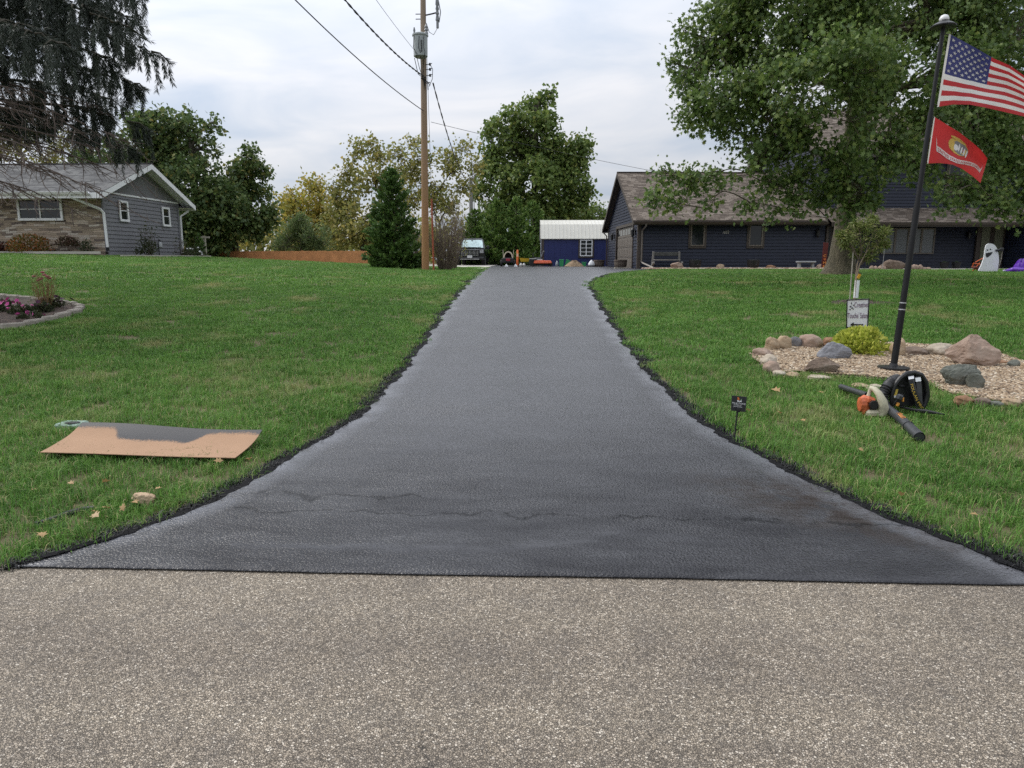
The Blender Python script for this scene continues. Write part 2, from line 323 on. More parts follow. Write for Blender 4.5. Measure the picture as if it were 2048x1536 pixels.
# ---- the land: one sheet to the horizon
def axis(parts): return np.unique(np.concatenate([np.arange(a, b, s) for a, b, s in parts]))
gx = axis([(-600, -60, 60), (-60, -30, 3), (-30, -12, .6), (-12, 12, .25), (12, 30, .6), (30, 60, 3), (60, 601, 60)])
gy = axis([(-60, 0, 10), (0, 3, 1), (3, 24, .2), (24, 50, .5), (50, 80, 3), (80, 800, 60)])
GX, GY = np.meshgrid(gx, gy); GZ = H(GX, GY)-.012
inr = (GX > xl(GY)+.3) & (GX < xr(GY)-.3) & (GY > 3.3) & (GY < 56); GZ = np.where(inr, GZ-.05, GZ)
nx, ny = len(gx), len(gy); ii = (np.arange(ny-1)[:, None]*nx+np.arange(nx-1)[None]).ravel()
lawn = link('lawn', np_mesh('lawn', np.stack([GX.ravel(), GY.ravel(), GZ.ravel()], 1), np.stack([ii, ii+1, ii+nx+1, ii+nx], 1), np.full(len(ii), 4)), M_SOIL, smooth=True)
tag(lawn, kind='structure')
# ---- road with a ragged front edge that the drive laps over
mb = MB(); xs = np.arange(-90, 90.1, .5)
for a, b in zip(xs[:-1], xs[1:]): mb.quad((a, -14, 0), (b, -14, 0), (b, 3.47+.01*sin(b*3), 0), (a, 3.47+.01*sin(a*3), 0))
road = mb.build('road', M_ROAD, fix=False); tag(road, kind='structure')
# ---- the drive: a fine sheet between its two edges, with a thin front lip and a tar skirt
ys = axis([(3.40, 9, .06), (9, 24, .2), (24, 56, .6)]); nc = 40
V = []; ed = []
for j, y in enumerate(ys):
    a, b = float(xl(y)), float(xr(y))
    for i in range(nc+1):
        s = i/nc; s = .5-.5*cos(pi*s); x = a+(b-a)*s
        yy = y+(.004*sin(x*2.3)+.002*sin(x*19)-.004*x if j == 0 else 0)
        V.append((x, yy, float(H(x, yy))+float(np.interp(y, [3.4, 4.2], [.005, .014]))*(1 if 0 < i < nc else .2))); ed.append(min(1.0, min(x-a, b-x)/.45))
n1 = nc+1; ii = (np.arange(len(ys)-1)[:, None]*n1+np.arange(nc)[None]).ravel()
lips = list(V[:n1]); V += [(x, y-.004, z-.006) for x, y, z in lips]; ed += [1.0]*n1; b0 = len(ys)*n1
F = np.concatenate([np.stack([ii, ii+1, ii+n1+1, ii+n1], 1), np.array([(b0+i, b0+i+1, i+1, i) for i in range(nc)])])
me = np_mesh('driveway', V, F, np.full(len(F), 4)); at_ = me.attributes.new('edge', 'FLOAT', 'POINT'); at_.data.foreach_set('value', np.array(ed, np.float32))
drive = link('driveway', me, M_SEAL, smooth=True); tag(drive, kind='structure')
mb = MB()
def skirt(fx, sgn):
    yy = axis([(3.42, 9, .05), (9, 33.2, .12)])
    pts = []
    for y in yy:
        x = float(fx(y)); wv_ = .02+.05*abs(sin(y*2.3+sgn))*abs(sin(y*.9))+.03*random.random()
        pts.append([(x-sgn*(.02+.03*random.random()), y), (x+sgn*.01, y), (x+sgn*wv_, y)])
    for p, q in zip(pts[:-1], pts[1:]):
        for i in range(2):
            zz = [.015, .020, .004]
            mb.quad((*p[i], float(H(*p[i]))+zz[i]), (*p[i+1], float(H(*p[i+1]))+zz[i+1]), (*q[i+1], float(H(*q[i+1]))+zz[i+1]), (*q[i], float(H(*q[i]))+zz[i]))
skirt(xl, -1); skirt(xr, 1)
tag(mb.build('driveway_tar_edge', M_TAR, fix=False), kind='structure')
# ---- concrete apron under the truck
mb = MB(); ap = [(-9, 58), (-9, 39.5), (-4.6, 39), (-2.62, 33.6), (-2.78, 40), (-2.95, 47), (-3.0, 58)]
mb.add([(x, y, float(H(max(x, -4), y))+.03) for x, y in ap]+[(x, y, float(H(max(x, -4), y))-.2) for x, y in ap], [tuple(range(7))]+[(i, (i+1) % 7, 7+(i+1) % 7, 7+i) for i in range(7)])
tag(mb.build('concrete_apron', M_CONC), kind='structure')

# ================================================================== GRASS (uncountable: one object of blades set tuft by tuft)
def blade_mat(name, lo, mid, hi, dry, tr=.35):
    t = NT(name); c = t.pos(); big = t.noise(c, .35, 4, .6); med = t.noise(c, 2.3, 4, .6); rnd = t.n('Attribute', attribute_name='rnd').outputs['Fac']
    s = t.math('ADD', t.math('MULTIPLY_ADD', big, .45, t.math('MULTIPLY', med, .4)), t.math('MULTIPLY_ADD', rnd, .45, -.15))
    k = t.ramp(s, [(.28, lo), (.5, mid), (.75, hi)])
    dm = t.ramp(t.math('MULTIPLY_ADD', rnd, .10, t.noise(c, .85, 5, .65)), [(.60, (0, 0, 0)), (.76, (1, 1, 1))])
    k = t.mix(t.math('MULTIPLY', dm, .75), k, dry); k = t.mix(t.math('GREATER_THAN', rnd, .965), k, dry)
    b = t.n('BsdfPrincipled', {'Base Color': k, 'Roughness': .5, 'Specular IOR Level': .22}); tl = t.n('BsdfTranslucent', {0: k}); mx = t.n('MixShader', {0: tr, 1: b.outputs[0], 2: tl.outputs[0]})
    t.t.links.new(mx.outputs[0], t.out.inputs[0]); return t.m
M_BLADE = blade_mat('grass_blade', (.060, .142, .026, 1), (.120, .258, .046, 1), (.220, .395, .084, 1), (.44, .39, .19, 1))
M_BLADE_TAR = M('grass_blade_tarred', (.008, .008, .008), .5, .4, 30)
def tuft(name, nb, rad, hgt, wid, mat, seed):
    r = np.random.default_rng(seed); V = []; L = []; A = []
    for _ in range(nb):
        a, q = r.uniform(0, 2*pi), rad*sqrt(r.random()); x, y = q*cos(a), q*sin(a)
        d = r.uniform(0, 2*pi); h = hgt*r.uniform(.55, 1.15); lean = h*r.uniform(.15, 1.35); wd = wid*r.uniform(.7, 1.2)
        px, py = -sin(d)*wd/2, cos(d)*wd/2; ex, ey = cos(d)*lean, sin(d)*lean; b = len(V)
        V += [(x-px, y-py, -.01), (x+px, y+py, -.01), (x+ex*.35+px*.8, y+ey*.35+py*.8, h*.6), (x+ex*.35-px*.8, y+ey*.35-py*.8, h*.6), (x+ex, y+ey, h*(1-.30*lean/h))]
        L += [b, b+1, b+2, b+3, b+3, b+2, b+4]; rv = r.random(); A += [rv, rv]
    return bpy.data.objects.new(name, np_mesh(name, V, L, np.tile([4, 3], nb), A)), mat
def grass_field(name, P, tufts, smin, smax):
    col = bpy.data.collections.new(name+'_tufts')
    for o, m in tufts: o.data.materials.append(m); col.objects.link(o)
    me = bpy.data.meshes.new(name); me.vertices.add(len(P)); me.vertices.foreach_set('co', np.ascontiguousarray(P, np.float32).ravel()); me.update()
    o = bpy.data.objects.new(name, me); COL.objects.link(o)
    ng = bpy.data.node_groups.new(name, 'GeometryNodeTree'); ng.interface.new_socket('Geometry', in_out='INPUT', socket_type='NodeSocketGeometry'); ng.interface.new_socket('Geometry', in_out='OUTPUT', socket_type='NodeSocketGeometry')
    N = ng.nodes; I = N.new('NodeGroupInput'); O = N.new('NodeGroupOutput'); ip = N.new('GeometryNodeInstanceOnPoints'); ci = N.new('GeometryNodeCollectionInfo'); ci.inputs[0].default_value = col; ci.inputs['Separate Children'].default_value = True
    ip.inputs['Pick Instance'].default_value = True
    rr = N.new('FunctionNodeRandomValue'); rr.data_type = 'FLOAT_VECTOR'; rr.inputs[0].default_value = (-.12, -.12, 0); rr.inputs[1].default_value = (.12, .12, 6.283)
    rs = N.new('FunctionNodeRandomValue'); rs.data_type = 'FLOAT'; rs.inputs[2].default_value = smin; rs.inputs[3].default_value = smax; rs.inputs['Seed'].default_value = 5
    Lk = ng.links.new; Lk(I.outputs[0], ip.inputs['Points']); Lk(ci.outputs[0], ip.inputs['Instance']); Lk(rr.outputs[0], ip.inputs['Rotation']); Lk([q for q in rs.outputs if q.type == 'VALUE' and q.enabled][0], ip.inputs['Scale']); Lk(ip.outputs[0], O.inputs[0])
    md = o.modifiers.new('grow', 'NODES'); md.node_group = ng
    return o
BED_R = np.array([gnd(*p)[:2] for p in [(1500, 712), (1530, 700), (1580, 692), (1700, 686), (1800, 690), (1960, 700), (2048, 726), (2120, 745), (2160, 800), (2100, 812), (2000, 809), (1900, 792), (1860, 770), (1700, 755), (1600, 748), (1555, 752), (1530, 738), (1510, 724)]])
BED_L = np.array([gnd(*p)[:2] for p in [(-120, 606), (0, 597), (60, 600), (125, 608), (160, 616), (166, 621), (120, 636), (60, 650), (0, 655), (-120, 660)]])
CARD_F = np.array([gnd(*q)[:2] for q in ((95, 896), (462, 907), (515, 868), (170, 853))]); MUL = gnd(1708, 606)+np.array([.1, 0, 0])
def inside(x, y, poly):
    r = np.zeros(len(x), bool); n = len(poly)
    for i in range(n):
        (x1, y1), (x2, y2) = poly[i], poly[(i+1) % n]
        r ^= ((y1 > y) != (y2 > y)) & (x < (x2-x1)*(y-y1)/((y2-y1)+1e-12)+x1)
    return r
def h_stone(x): return 33.0+.25*np.sin(x*.9)
def scatter(y0, y1, dens, pad=4.5):
    n = int(dens*(y1-y0)*2*(.80*y1+pad)); x = rng.uniform(-(.80*y1+pad), .80*y1+pad, n); y = rng.uniform(y0, y1, n)
    k = np.abs(x+.036*y) < .74*y+pad
    k &= ~((x > xl(y)-.03) & (x < xr(y)+.03) & (y < 60)) & ~inside(x, y, BED_R) & ~inside(x, y, BED_L)
    k &= ~((x > 4.5) & (y > h_stone(x))) & ~((x < -17.2) & (y > 28.3) & (y < 36.2)) & ~((x > -9) & (x < -2.5) & (y > 38.8))
    k &= ~((x > 15) & (x < 19) & (y > 31.6))
    e_ = np.minimum(np.abs(x-xl(y)), np.abs(x-xr(y))); k &= rng.random(n) < np.clip(.35+e_/.35, 0, 1)      # worn along the drive
    k &= ~inside(x, y, CARD_F) & ((((x-MUL[0])/.6)**2+((y-MUL[1])/.36)**2 > 1) | (rng.random(n) < .12))
    x, y = x[k], y[k]; return np.stack([x, y, H(x, y)-.012], 1)
def thin(P, cut, keep):      # worn patches where the turf is sparse
    q = np.sin(P[:, 0]*1.9+np.sin(P[:, 1]*1.3)*1.5)+np.sin(P[:, 1]*2.6+np.sin(P[:, 0]*1.7))
    return P[(q < cut) | (rng.random(len(P)) < keep)]
near = thin(scatter(3.3, 8.5, 260), 1.45, .7); mid_ = thin(scatter(8.5, 17, 95), 1.6, .6); far = scatter(17, 40, 26, 3)
g1 = grass_field('lawn_grass', near, [tuft('tuft', 26, .075, .075, .0045, M_BLADE, i) for i in range(5)], .6, 1.25)
cl = thin(scatter(3.3, 11, 8), 1.2, .5); gc = grass_field('lawn_grass', cl, [tuft('tuft', 34, .10, .10, .006, M_BLADE, 80+i) for i in range(4)], .6, 1.2); tag(gc, 'longer uncut grass clumps in the near lawn', 'grass', kind='stuff')
g2 = grass_field('lawn_grass', mid_, [tuft('tuft', 46, .13, .065, .0075, M_BLADE, 20+i) for i in range(5)], .7, 1.15)
g3 = grass_field('lawn_grass', far, [tuft('tuft', 70, .27, .065, .014, M_BLADE, 40+i) for i in range(4)], .7, 1.15)
for o, l in ((g1, 'grass blades of the lawn close to the road'), (g2, 'grass blades of the lawn halfway up the drive'), (g3, 'grass blades of the far lawn in front of the houses')): tag(o, l, 'grass', kind='stuff')
# blades caught by the sealer along the drive
P = []
for fx, sg in ((xl, -1), (xr, 1)):
    for y in np.concatenate([rng.uniform(3.4, 9, 2000), rng.uniform(9, 33, 2200)]):
        x = float(fx(y))+sg*abs(rng.normal(.0, (.085 if sg > 0 and y < 5.6 else .045)+.03*sin(y*2.1+sg))); P.append((x, y, float(H(x, y))-.012))
g4 = grass_field('tarred_grass', np.array(P), [tuft('tuft', 14, .06, .045, .006, M_BLADE_TAR, 60+i) for i in range(4)], .6, 1.1); tag(g4, 'blackened grass blades along both drive edges', 'grass', kind='stuff')

# ================================================================== BUILDINGS
def brick_mat(name, sx, sz, stops, row, bw, mort, mcol, bumpd=.01, rough=.8, axis='xz', slope=1.0, dirt=.25, off=.5, jit=0.0, spec=.5):
    t = NT(name); c = t.coord(); sp = t.n('SeparateXYZ', {0: c})
    u = sp.outputs[0 if axis[0] == 'x' else 1]; v = t.math('MULTIPLY', sp.outputs[2], slope)
    if jit: v = t.math('ADD', v, t.math('MULTIPLY', t.math('SUBTRACT', t.noise(c, 1.3, 2), .5), jit))
    vec = t.n('CombineXYZ', {0: u, 1: v}).outputs[0]
    b = t.n('TexBrick', {'Vector': vec, 'Color1': (0, 0, 0, 1), 'Color2': (1, 1, 1, 1), 'Mortar': (.5, .5, .5, 1), 'Scale': 1, 'Mortar Size': mort, 'Mortar Smooth': .1, 'Bias': 0, 'Brick Width': bw, 'Row Height': row}, offset=off, offset_frequency=2, squash=.7, squash_frequency=3)
    ns = t.noise(c, 14, 4, .6); bf = t.n('SeparateColor', {0: b.outputs[0]}).outputs[0]
    k = t.ramp(t.math('ADD', bf, t.math('MULTIPLY', t.math('SUBTRACT', ns, .5), .3)), stops)
    k = t.mix(b.outputs['Fac'], k, mcol); k = t.mix(dirt, k, t.ramp(t.noise(c, .9, 4), [(.3, (.35, .33, .3)), (.7, (1, 1, 1))]), 'MULTIPLY')
    h = t.math('SUBTRACT', t.math('ADD', t.math('MULTIPLY', ns, .4), t.math('MULTIPLY', bf, .5)), b.outputs['Fac'])
    return t.bsdf(Base_Color=k, Roughness=rough, Normal=t.bump(h, .7, bumpd), Specular_IOR_Level=spec)
M_SHING_B = brick_mat('brown_shingles', 1, 1, [(.15, (.10, .082, .068)), (.45, (.142, .117, .096)), (.65, (.178, .148, .122)), (.9, (.225, .19, .16))], .13, .30, .006, (.05, .04, .035, 1), .012, .9, slope=2.2, spec=.1)
M_SHING_G = brick_mat('grey_shingles', 1, 1, [(.15, (.085, .085, .085)), (.5, (.125, .125, .125)), (.9, (.165, .165, .16))], .14, .32, .005, (.09, .09, .09, 1), .008, .92, slope=2.2, spec=.1)
M_STONE = brick_mat('ledge_stone', 1, 1, [(.05, (.13, .10, .085)), (.25, (.26, .205, .155)), (.5, (.36, .29, .21)), (.72, (.42, .33, .25)), (.95, (.52, .47, .40))], .085, .46, .004, (.20, .165, .125, 1), .02, .85, jit=.16, off=.37)
M_NAVY = M('navy_siding_paint', (.0075, .0118, .030), .55, .12, 3, bump=.1)
M_NAVY2 = M('deep_blue_shed_paint', (.014, .022, .11), .5, .1, 3, bump=.1)
M_GREYS = M('grey_siding_paint', (.158, .159, .174), .55, .06, 3, bump=.1)
M_STUC = M('grey_stucco', (.155, .155, .16), .9, .08, 20, bump=.5, fine=200)
M_WHITE = M('white_trim', (.76, .77, .78), .45, .05, 4)
M_BROWN = M('brown_trim', (.055, .042, .034), .5, .15, 6)
M_TAUPE = M('taupe_door', (.135, .115, .095), .5, .08, 5)
M_BLACK = M('black_plastic', (.012, .012, .013), .45, .25, 10)
M_DKMET = M('dark_metal', (.03, .03, .032), .4, .2, 10, metal=.5)
M_TIN = M('cream_steel_roof', (.60, .585, .52), .4, .05, 2)
M_CEDAR = M('cedar_fence', (.56, .25, .10), .75, .22, 3)
M_INT = M('dim_interior', (.02, .02, .02), .9)
M_BLIND = M('pale_blind', (.30, .31, .31), .8, .05, 3)
M_BLINDG = M('pale_green_curtain', (.24, .25, .19), .8, .08, 5)
t = NT('window_glass'); M_GLASS = t.bsdf(Base_Color=(.015, .018, .02, 1), Roughness=.06, Specular_IOR_Level=.6, Normal=t.bump(t.noise(t.coord(), 1.5, 2), .04, .05))
t = NT('curtained_glass'); M_CGLASS = t.bsdf(Base_Color=(.13, .14, .145, 1), Roughness=.12, Normal=t.bump(t.noise(t.coord(), 1.5, 2), .04, .05))
t = NT('green_curtained_glass'); M_GGLASS = t.bsdf(Base_Color=(.17, .175, .125, 1), Roughness=.15)

def siding(mb, plane, off, sgn, lo, hi, z0, lap, ext):
    """lap siding: plane 'y' means boards run along x on the plane y=off. ext(z)->(a,b) board ends. sgn: which way the face looks"""
    z = z0
    while z < hi-1e-4:
        zt = min(z+lap, hi); a0, b0 = ext(z); a1, b1 = ext(zt)
        if b0-a0 > .02:
            o0, o1, zg = off+sgn*.030, off+sgn*.006, z+.014      # butt edge, top of the board, and the open shadow gap under the butt
            P = [(a0, o0, zg), (b0, o0, zg), (b1, o1, zt), (a1, o1, zt)]; Q = [(a0, off-sgn*.05, zg), (b0, off-sgn*.05, zg), (b0, o0, zg), (a0, o0, zg)]; G = [(a0, off-sgn*.05, z-.01), (b0, off-sgn*.05, z-.01), (b0, off-sgn*.05, zg), (a0, off-sgn*.05, zg)]
            for W in (P, Q, G): mb.quad(*([(y, x, q) for x, y, q in W] if plane == 'x' else W))
        z = zt
def window(parent, plane, off, sgn, a0, a1, z0, z1, mats, fw=.06, mull=(), rails=(), glass=None, casing=None, wid=.035, name='window'):
    """frame standing proud of the wall, glass set back inside it"""
    def pt(a, o, z): return (a, off+sgn*o, z) if plane == 'y' else (off+sgn*o, a, z)
    def bar(mb, ca, cz, da, dz, o0, o1):
        c = pt(ca, (o0+o1)/2, cz); d = (da, o1-o0, dz) if plane == 'y' else (o1-o0, da, dz); mb.box(c, d, bev=.006)
    mb = MB(); ac, zc = (a0+a1)/2, (z0+z1)/2
    bar(mb, ac, z1-fw/2, a1-a0, fw, .03, .085); bar(mb, ac, z0+fw/2, a1-a0, fw, .03, .095)
    for a in (a0+fw/2, a1-fw/2): bar(mb, a, zc, fw, z1-z0-2*fw, .03, .085)
    for m in mull: bar(mb, a0+(a1-a0)*m, zc, wid*1.6, z1-z0-2*fw, .032, .08)
    for r in rails: bar(mb, ac, z0+(z1-z0)*r, a1-a0-2*fw, wid, .034, .076)
    wdw = mb.build(name, mats, parent)
    if casing:
        mb = MB(); q = .10
        bar(mb, ac, z1+q/2, a1-a0+2*q, q, .022, .06); bar(mb, ac, z0-q/2, a1-a0+2*q, q, .022, .06)
        for a in (a0-q/2, a1+q/2): bar(mb, a, zc, q, z1-z0, .022, .06)
        mb.build('casing', casing, wdw)
    mb = MB(); mb.box(pt(ac, .036, zc), (a1-a0-2*fw+.02, .012, z1-z0-2*fw+.02) if plane == 'y' else (.012, a1-a0-2*fw+.02, z1-z0-2*fw+.02)); mb.build('pane', glass or M_GLASS, wdw)
    return wdw
def gable_roof(parent, x0, x1, y0, y1, ze, rise, oh_f, oh_b, mats_roof, mat_fascia, thick=.12, soff=None, oh_x=(0, 0), fw=.2):
    """ridge along x; ze is the wall-top height at y0 and y1"""
    yr = (y0+y1)/2; k = rise/(yr-y0); xa, xb = x0-oh_x[0], x1+oh_x[1]
    yf, yb = y0-oh_f, y1+oh_b; zf, zb, zr = ze-k*oh_f, ze-k*oh_b, ze+rise
    mb = MB()
    for (ya, za, yb_, zb_) in ((yf, zf, yr, zr), (yb, zb, yr, zr)):
        mb.add([(xa, ya, za+.07), (xb, ya, za+.07), (xb, yb_, zb_+.07), (xa, yb_, zb_+.07), (xa, ya, za+.05), (xb, ya, za+.05), (xb, yb_, zb_+.05), (xa, yb_, zb_+.05)], [(0, 1, 2, 3), (7, 6, 5, 4), (0, 4, 5, 1), (0, 3, 7, 4), (1, 5, 6, 2)])
    mb.box(((xa+xb)/2, yr, zr+.075), (xb-xa, .22, .03))
    roof = mb.build('roof', mats_roof, parent)
    mb = MB()     # fascia boards, rakes and soffits
    for (ya, za, sg) in ((yf, zf, 1), (yb, zb, -1)): mb.box(((xa+xb)/2, ya+sg*.012, za-fw/2+.045), (xb-xa-.004, .024, fw))
    for xx, sg in ((xa, 1), (xb, -1)):
        for (ya, za) in ((yf, zf), (yb, zb)):
            V = [(xx, ya, za+.048), (xx, yr, zr+.048), (xx, yr, zr+.048-fw), (xx, ya, za+.048-fw)]; V += [(x+sg*.03, y, z) for x, y, z in V]
            mb.add(V, [(0, 1, 2, 3), (7, 6, 5, 4), (0, 4, 5, 1), (3, 2, 6, 7), (1, 5, 6, 2), (0, 3, 7, 4)])
    f = mb.build('fascia', mat_fascia, parent)
    mb = MB()
    for (ya, za, yw) in ((yf, zf, y0), (yb, zb, y1)): mb.quad((xa+.03, ya+(.02 if yw == y0 else -.02), za-.10), (xb-.03, ya+(.02 if yw == y0 else -.02), za-.10), (xb-.03, yw, za-.09), (xa+.03, yw, za-.09))
    for xx, xw in ((xa+.03, x0), (xb-.03, x1)):
        for (ya, za) in ((yf, zf), (yb, zb)): mb.quad((xx, ya, za-.08), (xx, yr, zr-.08), (xw, yr, zr-.08), (xw, ya, za-.08))
    mb.build('soffit', soff or mat_fascia, parent, fix=False)
    return roof, (yf, zf, zr, k, yr)
def gutter(parent, x0, x1, y, z, mat):
    mb = MB(); mb.prism([(y, z), (y, z-.11), (y-.07, z-.11), (y-.12, z-.02), (y-.12, z), (y-.112, z), (y-.10, z-.03), (y-.01, z-.09), (y-.008, z)], 0, x0, x1); return mb.build('gutter', mat, parent)
def spout(parent, pts, mat, r=.045):
    mb = MB(); mb.tube(pts, r, 4); return mb.build('downspout', mat, parent)
def carriage_lamp(parent, x, y, z, nrm):
    mb = MB(); nx_, ny_ = nrm; c = (x+nx_*.14, y+ny_*.14)
    mb.box((x+nx_*.02, y+ny_*.02, z+.05), (.03 if nx_ else .12, .03 if ny_ else .12, .26)); mb.tube([(x, y, z+.12), (x+nx_*.1, y+ny_*.1, z+.26), (*c, z+.2)], .014, 6)
    mb.lathe([(.02, .2), (.10, .14), (.085, .13), (.075, -.12), (.03, -.17), (.01, -.2)], (*c, z), 8); return mb.build('wall_lamp', M_BLACK, parent)

# ---------------------------------------------------------------- the navy house with its garage wing
BZ = 1.13
BH = thing('navy_house', 'dark navy lap-sided house with brown shingle roof and garage wing behind the big shade tree', 'house', (4.82, 35, BZ), radians(3.0))
GW, GD, GH, GR = 9.0, 9.6, 2.45, 2.55
mb = MB()
def gx_ext(z): 
    if z <= GH: return (0.0, GD)
    q = (z-GH)/GR*GD/2; return (q, GD-q)
def cut_garage(a, b, z):  # boards stop at the door casing
    return [(a, 1.35), (6.35, b)] if z < 2.12 else [(a, b)]
z = .02
while z < GH+GR-.05:
    a, b = gx_ext(z)
    for p, q in cut_garage(a, b, z):
        a1, b1 = gx_ext(z+.15)
        siding(mb, 'x', 0, -1, z, z+.15, z, .15, lambda zz, p=p, q=q: (max(p, gx_ext(zz)[0]), min(q, gx_ext(zz)[1])))
    z += .15
siding(mb, 'y', 0, -1, 0, GH, .02, .15, lambda z: (.11, GW))                      # street front of the garage
mb.quad((.06, 1.3, 0), (.06, 6.4, 0), (.06, 6.4, GH), (.06, 1.3, GH))
mb.quad((0, GD, 0), (GW, GD, 0), (GW, GD, GH), (0, GD, GH))
UX0, UX1, UY0, UY1, UH, UR = 9.0, 27.0, 1.0, 10.4, 5.75, 2.6
siding(mb, 'y', UY0, -1, 0, UH, .02, .15, lambda z: (UX0, UX1))
def ux_ext(z):
    if z <= UH: return (UY0, UY1)
    q = (z-UH)/UR*(UY1-UY0)/2; return (UY0+q, UY1-q)
siding(mb, 'x', UX0, -1, 0, UH+UR-.05, 2.3, .15, ux_ext)
mb.quad((UX1, UY0, 0), (UX1, UY1, 0), (UX1, UY1, UH), (UX1, UY0, UH)); mb.quad((UX0, UY1, 0), (UX1, UY1, 0), (UX1, UY1, UH), (UX0, UY1, UH))
# entrance bay standing forward at the far end
siding(mb, 'y', -1.0, -1, 0, 2.5, .02, .15, lambda z: (18.55, UX1)); siding(mb, 'x', 18.5, -1, 0, 2.5, .02, .15, lambda z: (-.95, UY0))
walls = mb.build('wall', M_NAVY, BH, fix=False)
gable_roof(BH, 0, GW-.1, 0, GD, GH, GR, .45, .45, M_SHING_B, M_BROWN, oh_x=(.35, -.02))
gable_roof(BH, UX0, UX1, UY0, UY1, UH, UR, .55, .5, M_SHING_B, M_BROWN, oh_x=(.55, .4))
mb = MB()    # low skirt roof along the ground floor
for xa, xb, yf, zf in ((9.02, 18.3, -.62, 2.20), (18.3, 27.4, -1.6, 2.18)):
    zt = 2.95
    mb.add([(xa, yf, zf), (xb, yf, zf), (xb, UY0-.03, zt), (xa, UY0-.03, zt), (xa, yf, zf-.03), (xb, yf, zf-.03), (xb, UY0-.03, zt-.03), (xa, UY0-.03, zt-.03)], [(0, 1, 2, 3), (7, 6, 5, 4), (0, 4, 5, 1), (0, 3, 7, 4), (1, 5, 6, 2)])
mb.build('porch_roof', M_SHING_B, BH)
mb = MB(); mb.box((13.66, -.63, 2.08), (9.28, .03, .19)); mb.box((22.85, -1.61, 2.06), (9.1, .03, .19)); mb.quad((9.03, -.6, 2.02), (18.3, -.6, 2.02), (18.3, .98, 2.05), (9.03, .98, 2.05)); mb.build('porch_eave', M_BROWN, BH, fix=False)
gutter(BH, -.3, 8.9, -.47, 2.21, M_BROWN); gutter(BH, 9.1, 18.2, -.655, 2.17, M_BROWN)
for nm, c, d in (('corner_board', (.045, -.012, GH/2), (.15, .05, GH)), ('corner_board', (-.016, .09, GH/2), (.05, .13, GH)), ('corner_board', (-.016, 9.53, GH/2), (.05, .12, GH)), ('door_casing', (-.035, 1.28, 1.13), (.05, .15, 2.26)), ('door_casing', (-.035, 6.42, 1.13), (.05, .15, 2.26)), ('door_casing', (-.035, 3.85, 2.2), (.05, 4.98, .14)),
    ('porch_post', (9.12, -.02, 1.1), (.14, .14, 2.14)), ('porch_post', (9.5, .5, 1.05), (.12, .12, 2.05)), ('corner_board', (17.1, .9, 1.25), (.2, .12, 2.3)), ('corner_board', (18.42, -1.03, 1.25), (.2, .12, 2.3))):
    mb = MB(); mb.box(c, d); mb.build(nm, M_BROWN, BH)
mb = MB()    # sectional door with four panels and a row of lights
for i in range(4):
    mb.box((.055, 3.85, .27+.53*i), (.05, 4.96, .515), bev=.012)
    for j in range(6):
        if i < 3: mb.box((.026, 1.83+.81*j, .27+.53*i), (.012, .66, .36), bev=.005)
gd = mb.build('garage_door', M_TAUPE, BH)
mb = MB()
for j in range(6): mb.box((.027, 1.83+.81*j, 1.87), (.014, .6, .3))
mb.build('pane', M_GLASS, gd)
for a0, a1 in ((2.5, 3.17), (5.32, 5.98)): window(BH, 'y', 0, -1, a0, a1, 1.08, 2.2, M_TAUPE, casing=M_BROWN)
window(BH, 'y', UY0, -1, 12.3, 14.95, .72, 1.98, M_TAUPE, mull=(.25, .5, .75), glass=M_CGLASS, wid=.06)
window(BH, 'y', UY0, -1, 15.3, 16.4, 3.9, 5.1, M_TAUPE, rails=(.5,), casing=M_BROWN)
mb = MB()    # panelled entry with two tall lights
mb.box((17.8, .95, 1.12), (1.3, .06, 2.2)); ed = mb.build('front_door', M_BROWN, BH)
mb = MB(); mb.box((17.46, .9, 1.2), (.4, .03, 1.75)); mb.box((18.13, .9, 1.2), (.42, .03, 1.75)); mb.build('door_glass', M_GGLASS, ed)
carriage_lamp(BH, -.02, .72, 1.72, (-1, 0)); carriage_lamp(BH, -.02, 7.2, 1.72, (-1, 0)); carriage_lamp(BH, 16.6, .97, 1.62, (0, -1)); carriage_lamp(BH, 8.6, -.02, 1.68, (0, -1))
spout(BH, [(.25, -.53, 2.12), (.25, -.5, 2.0), (.16, -.1, 1.82), (.16, -.09, .35), (.2, -.2, .28), (.55, -1.05, .06)], M_TAUPE)
spout(BH, [(-.3, 9.9, 2.1), (-.1, 9.7, 1.85), (-.09, 9.68, .1)], M_BROWN); spout(BH, [(8.25, -.6, 2.48), (8.72, -.75, 2.4), (8.74, -.72, 2.2)], M_TAUPE)
spout(BH, [(9.2, -.1, 2.0), (9.2, -.1, .1)], M_DKMET, .04)
mb = MB(); put_text(mb, '1603', .29, .15, lambda u, v: (4.2+u, -.032, 1.74+v)); mb.build('house_number', M('brass_numerals', (.42, .40, .37), .4, .1), BH, fix=False)

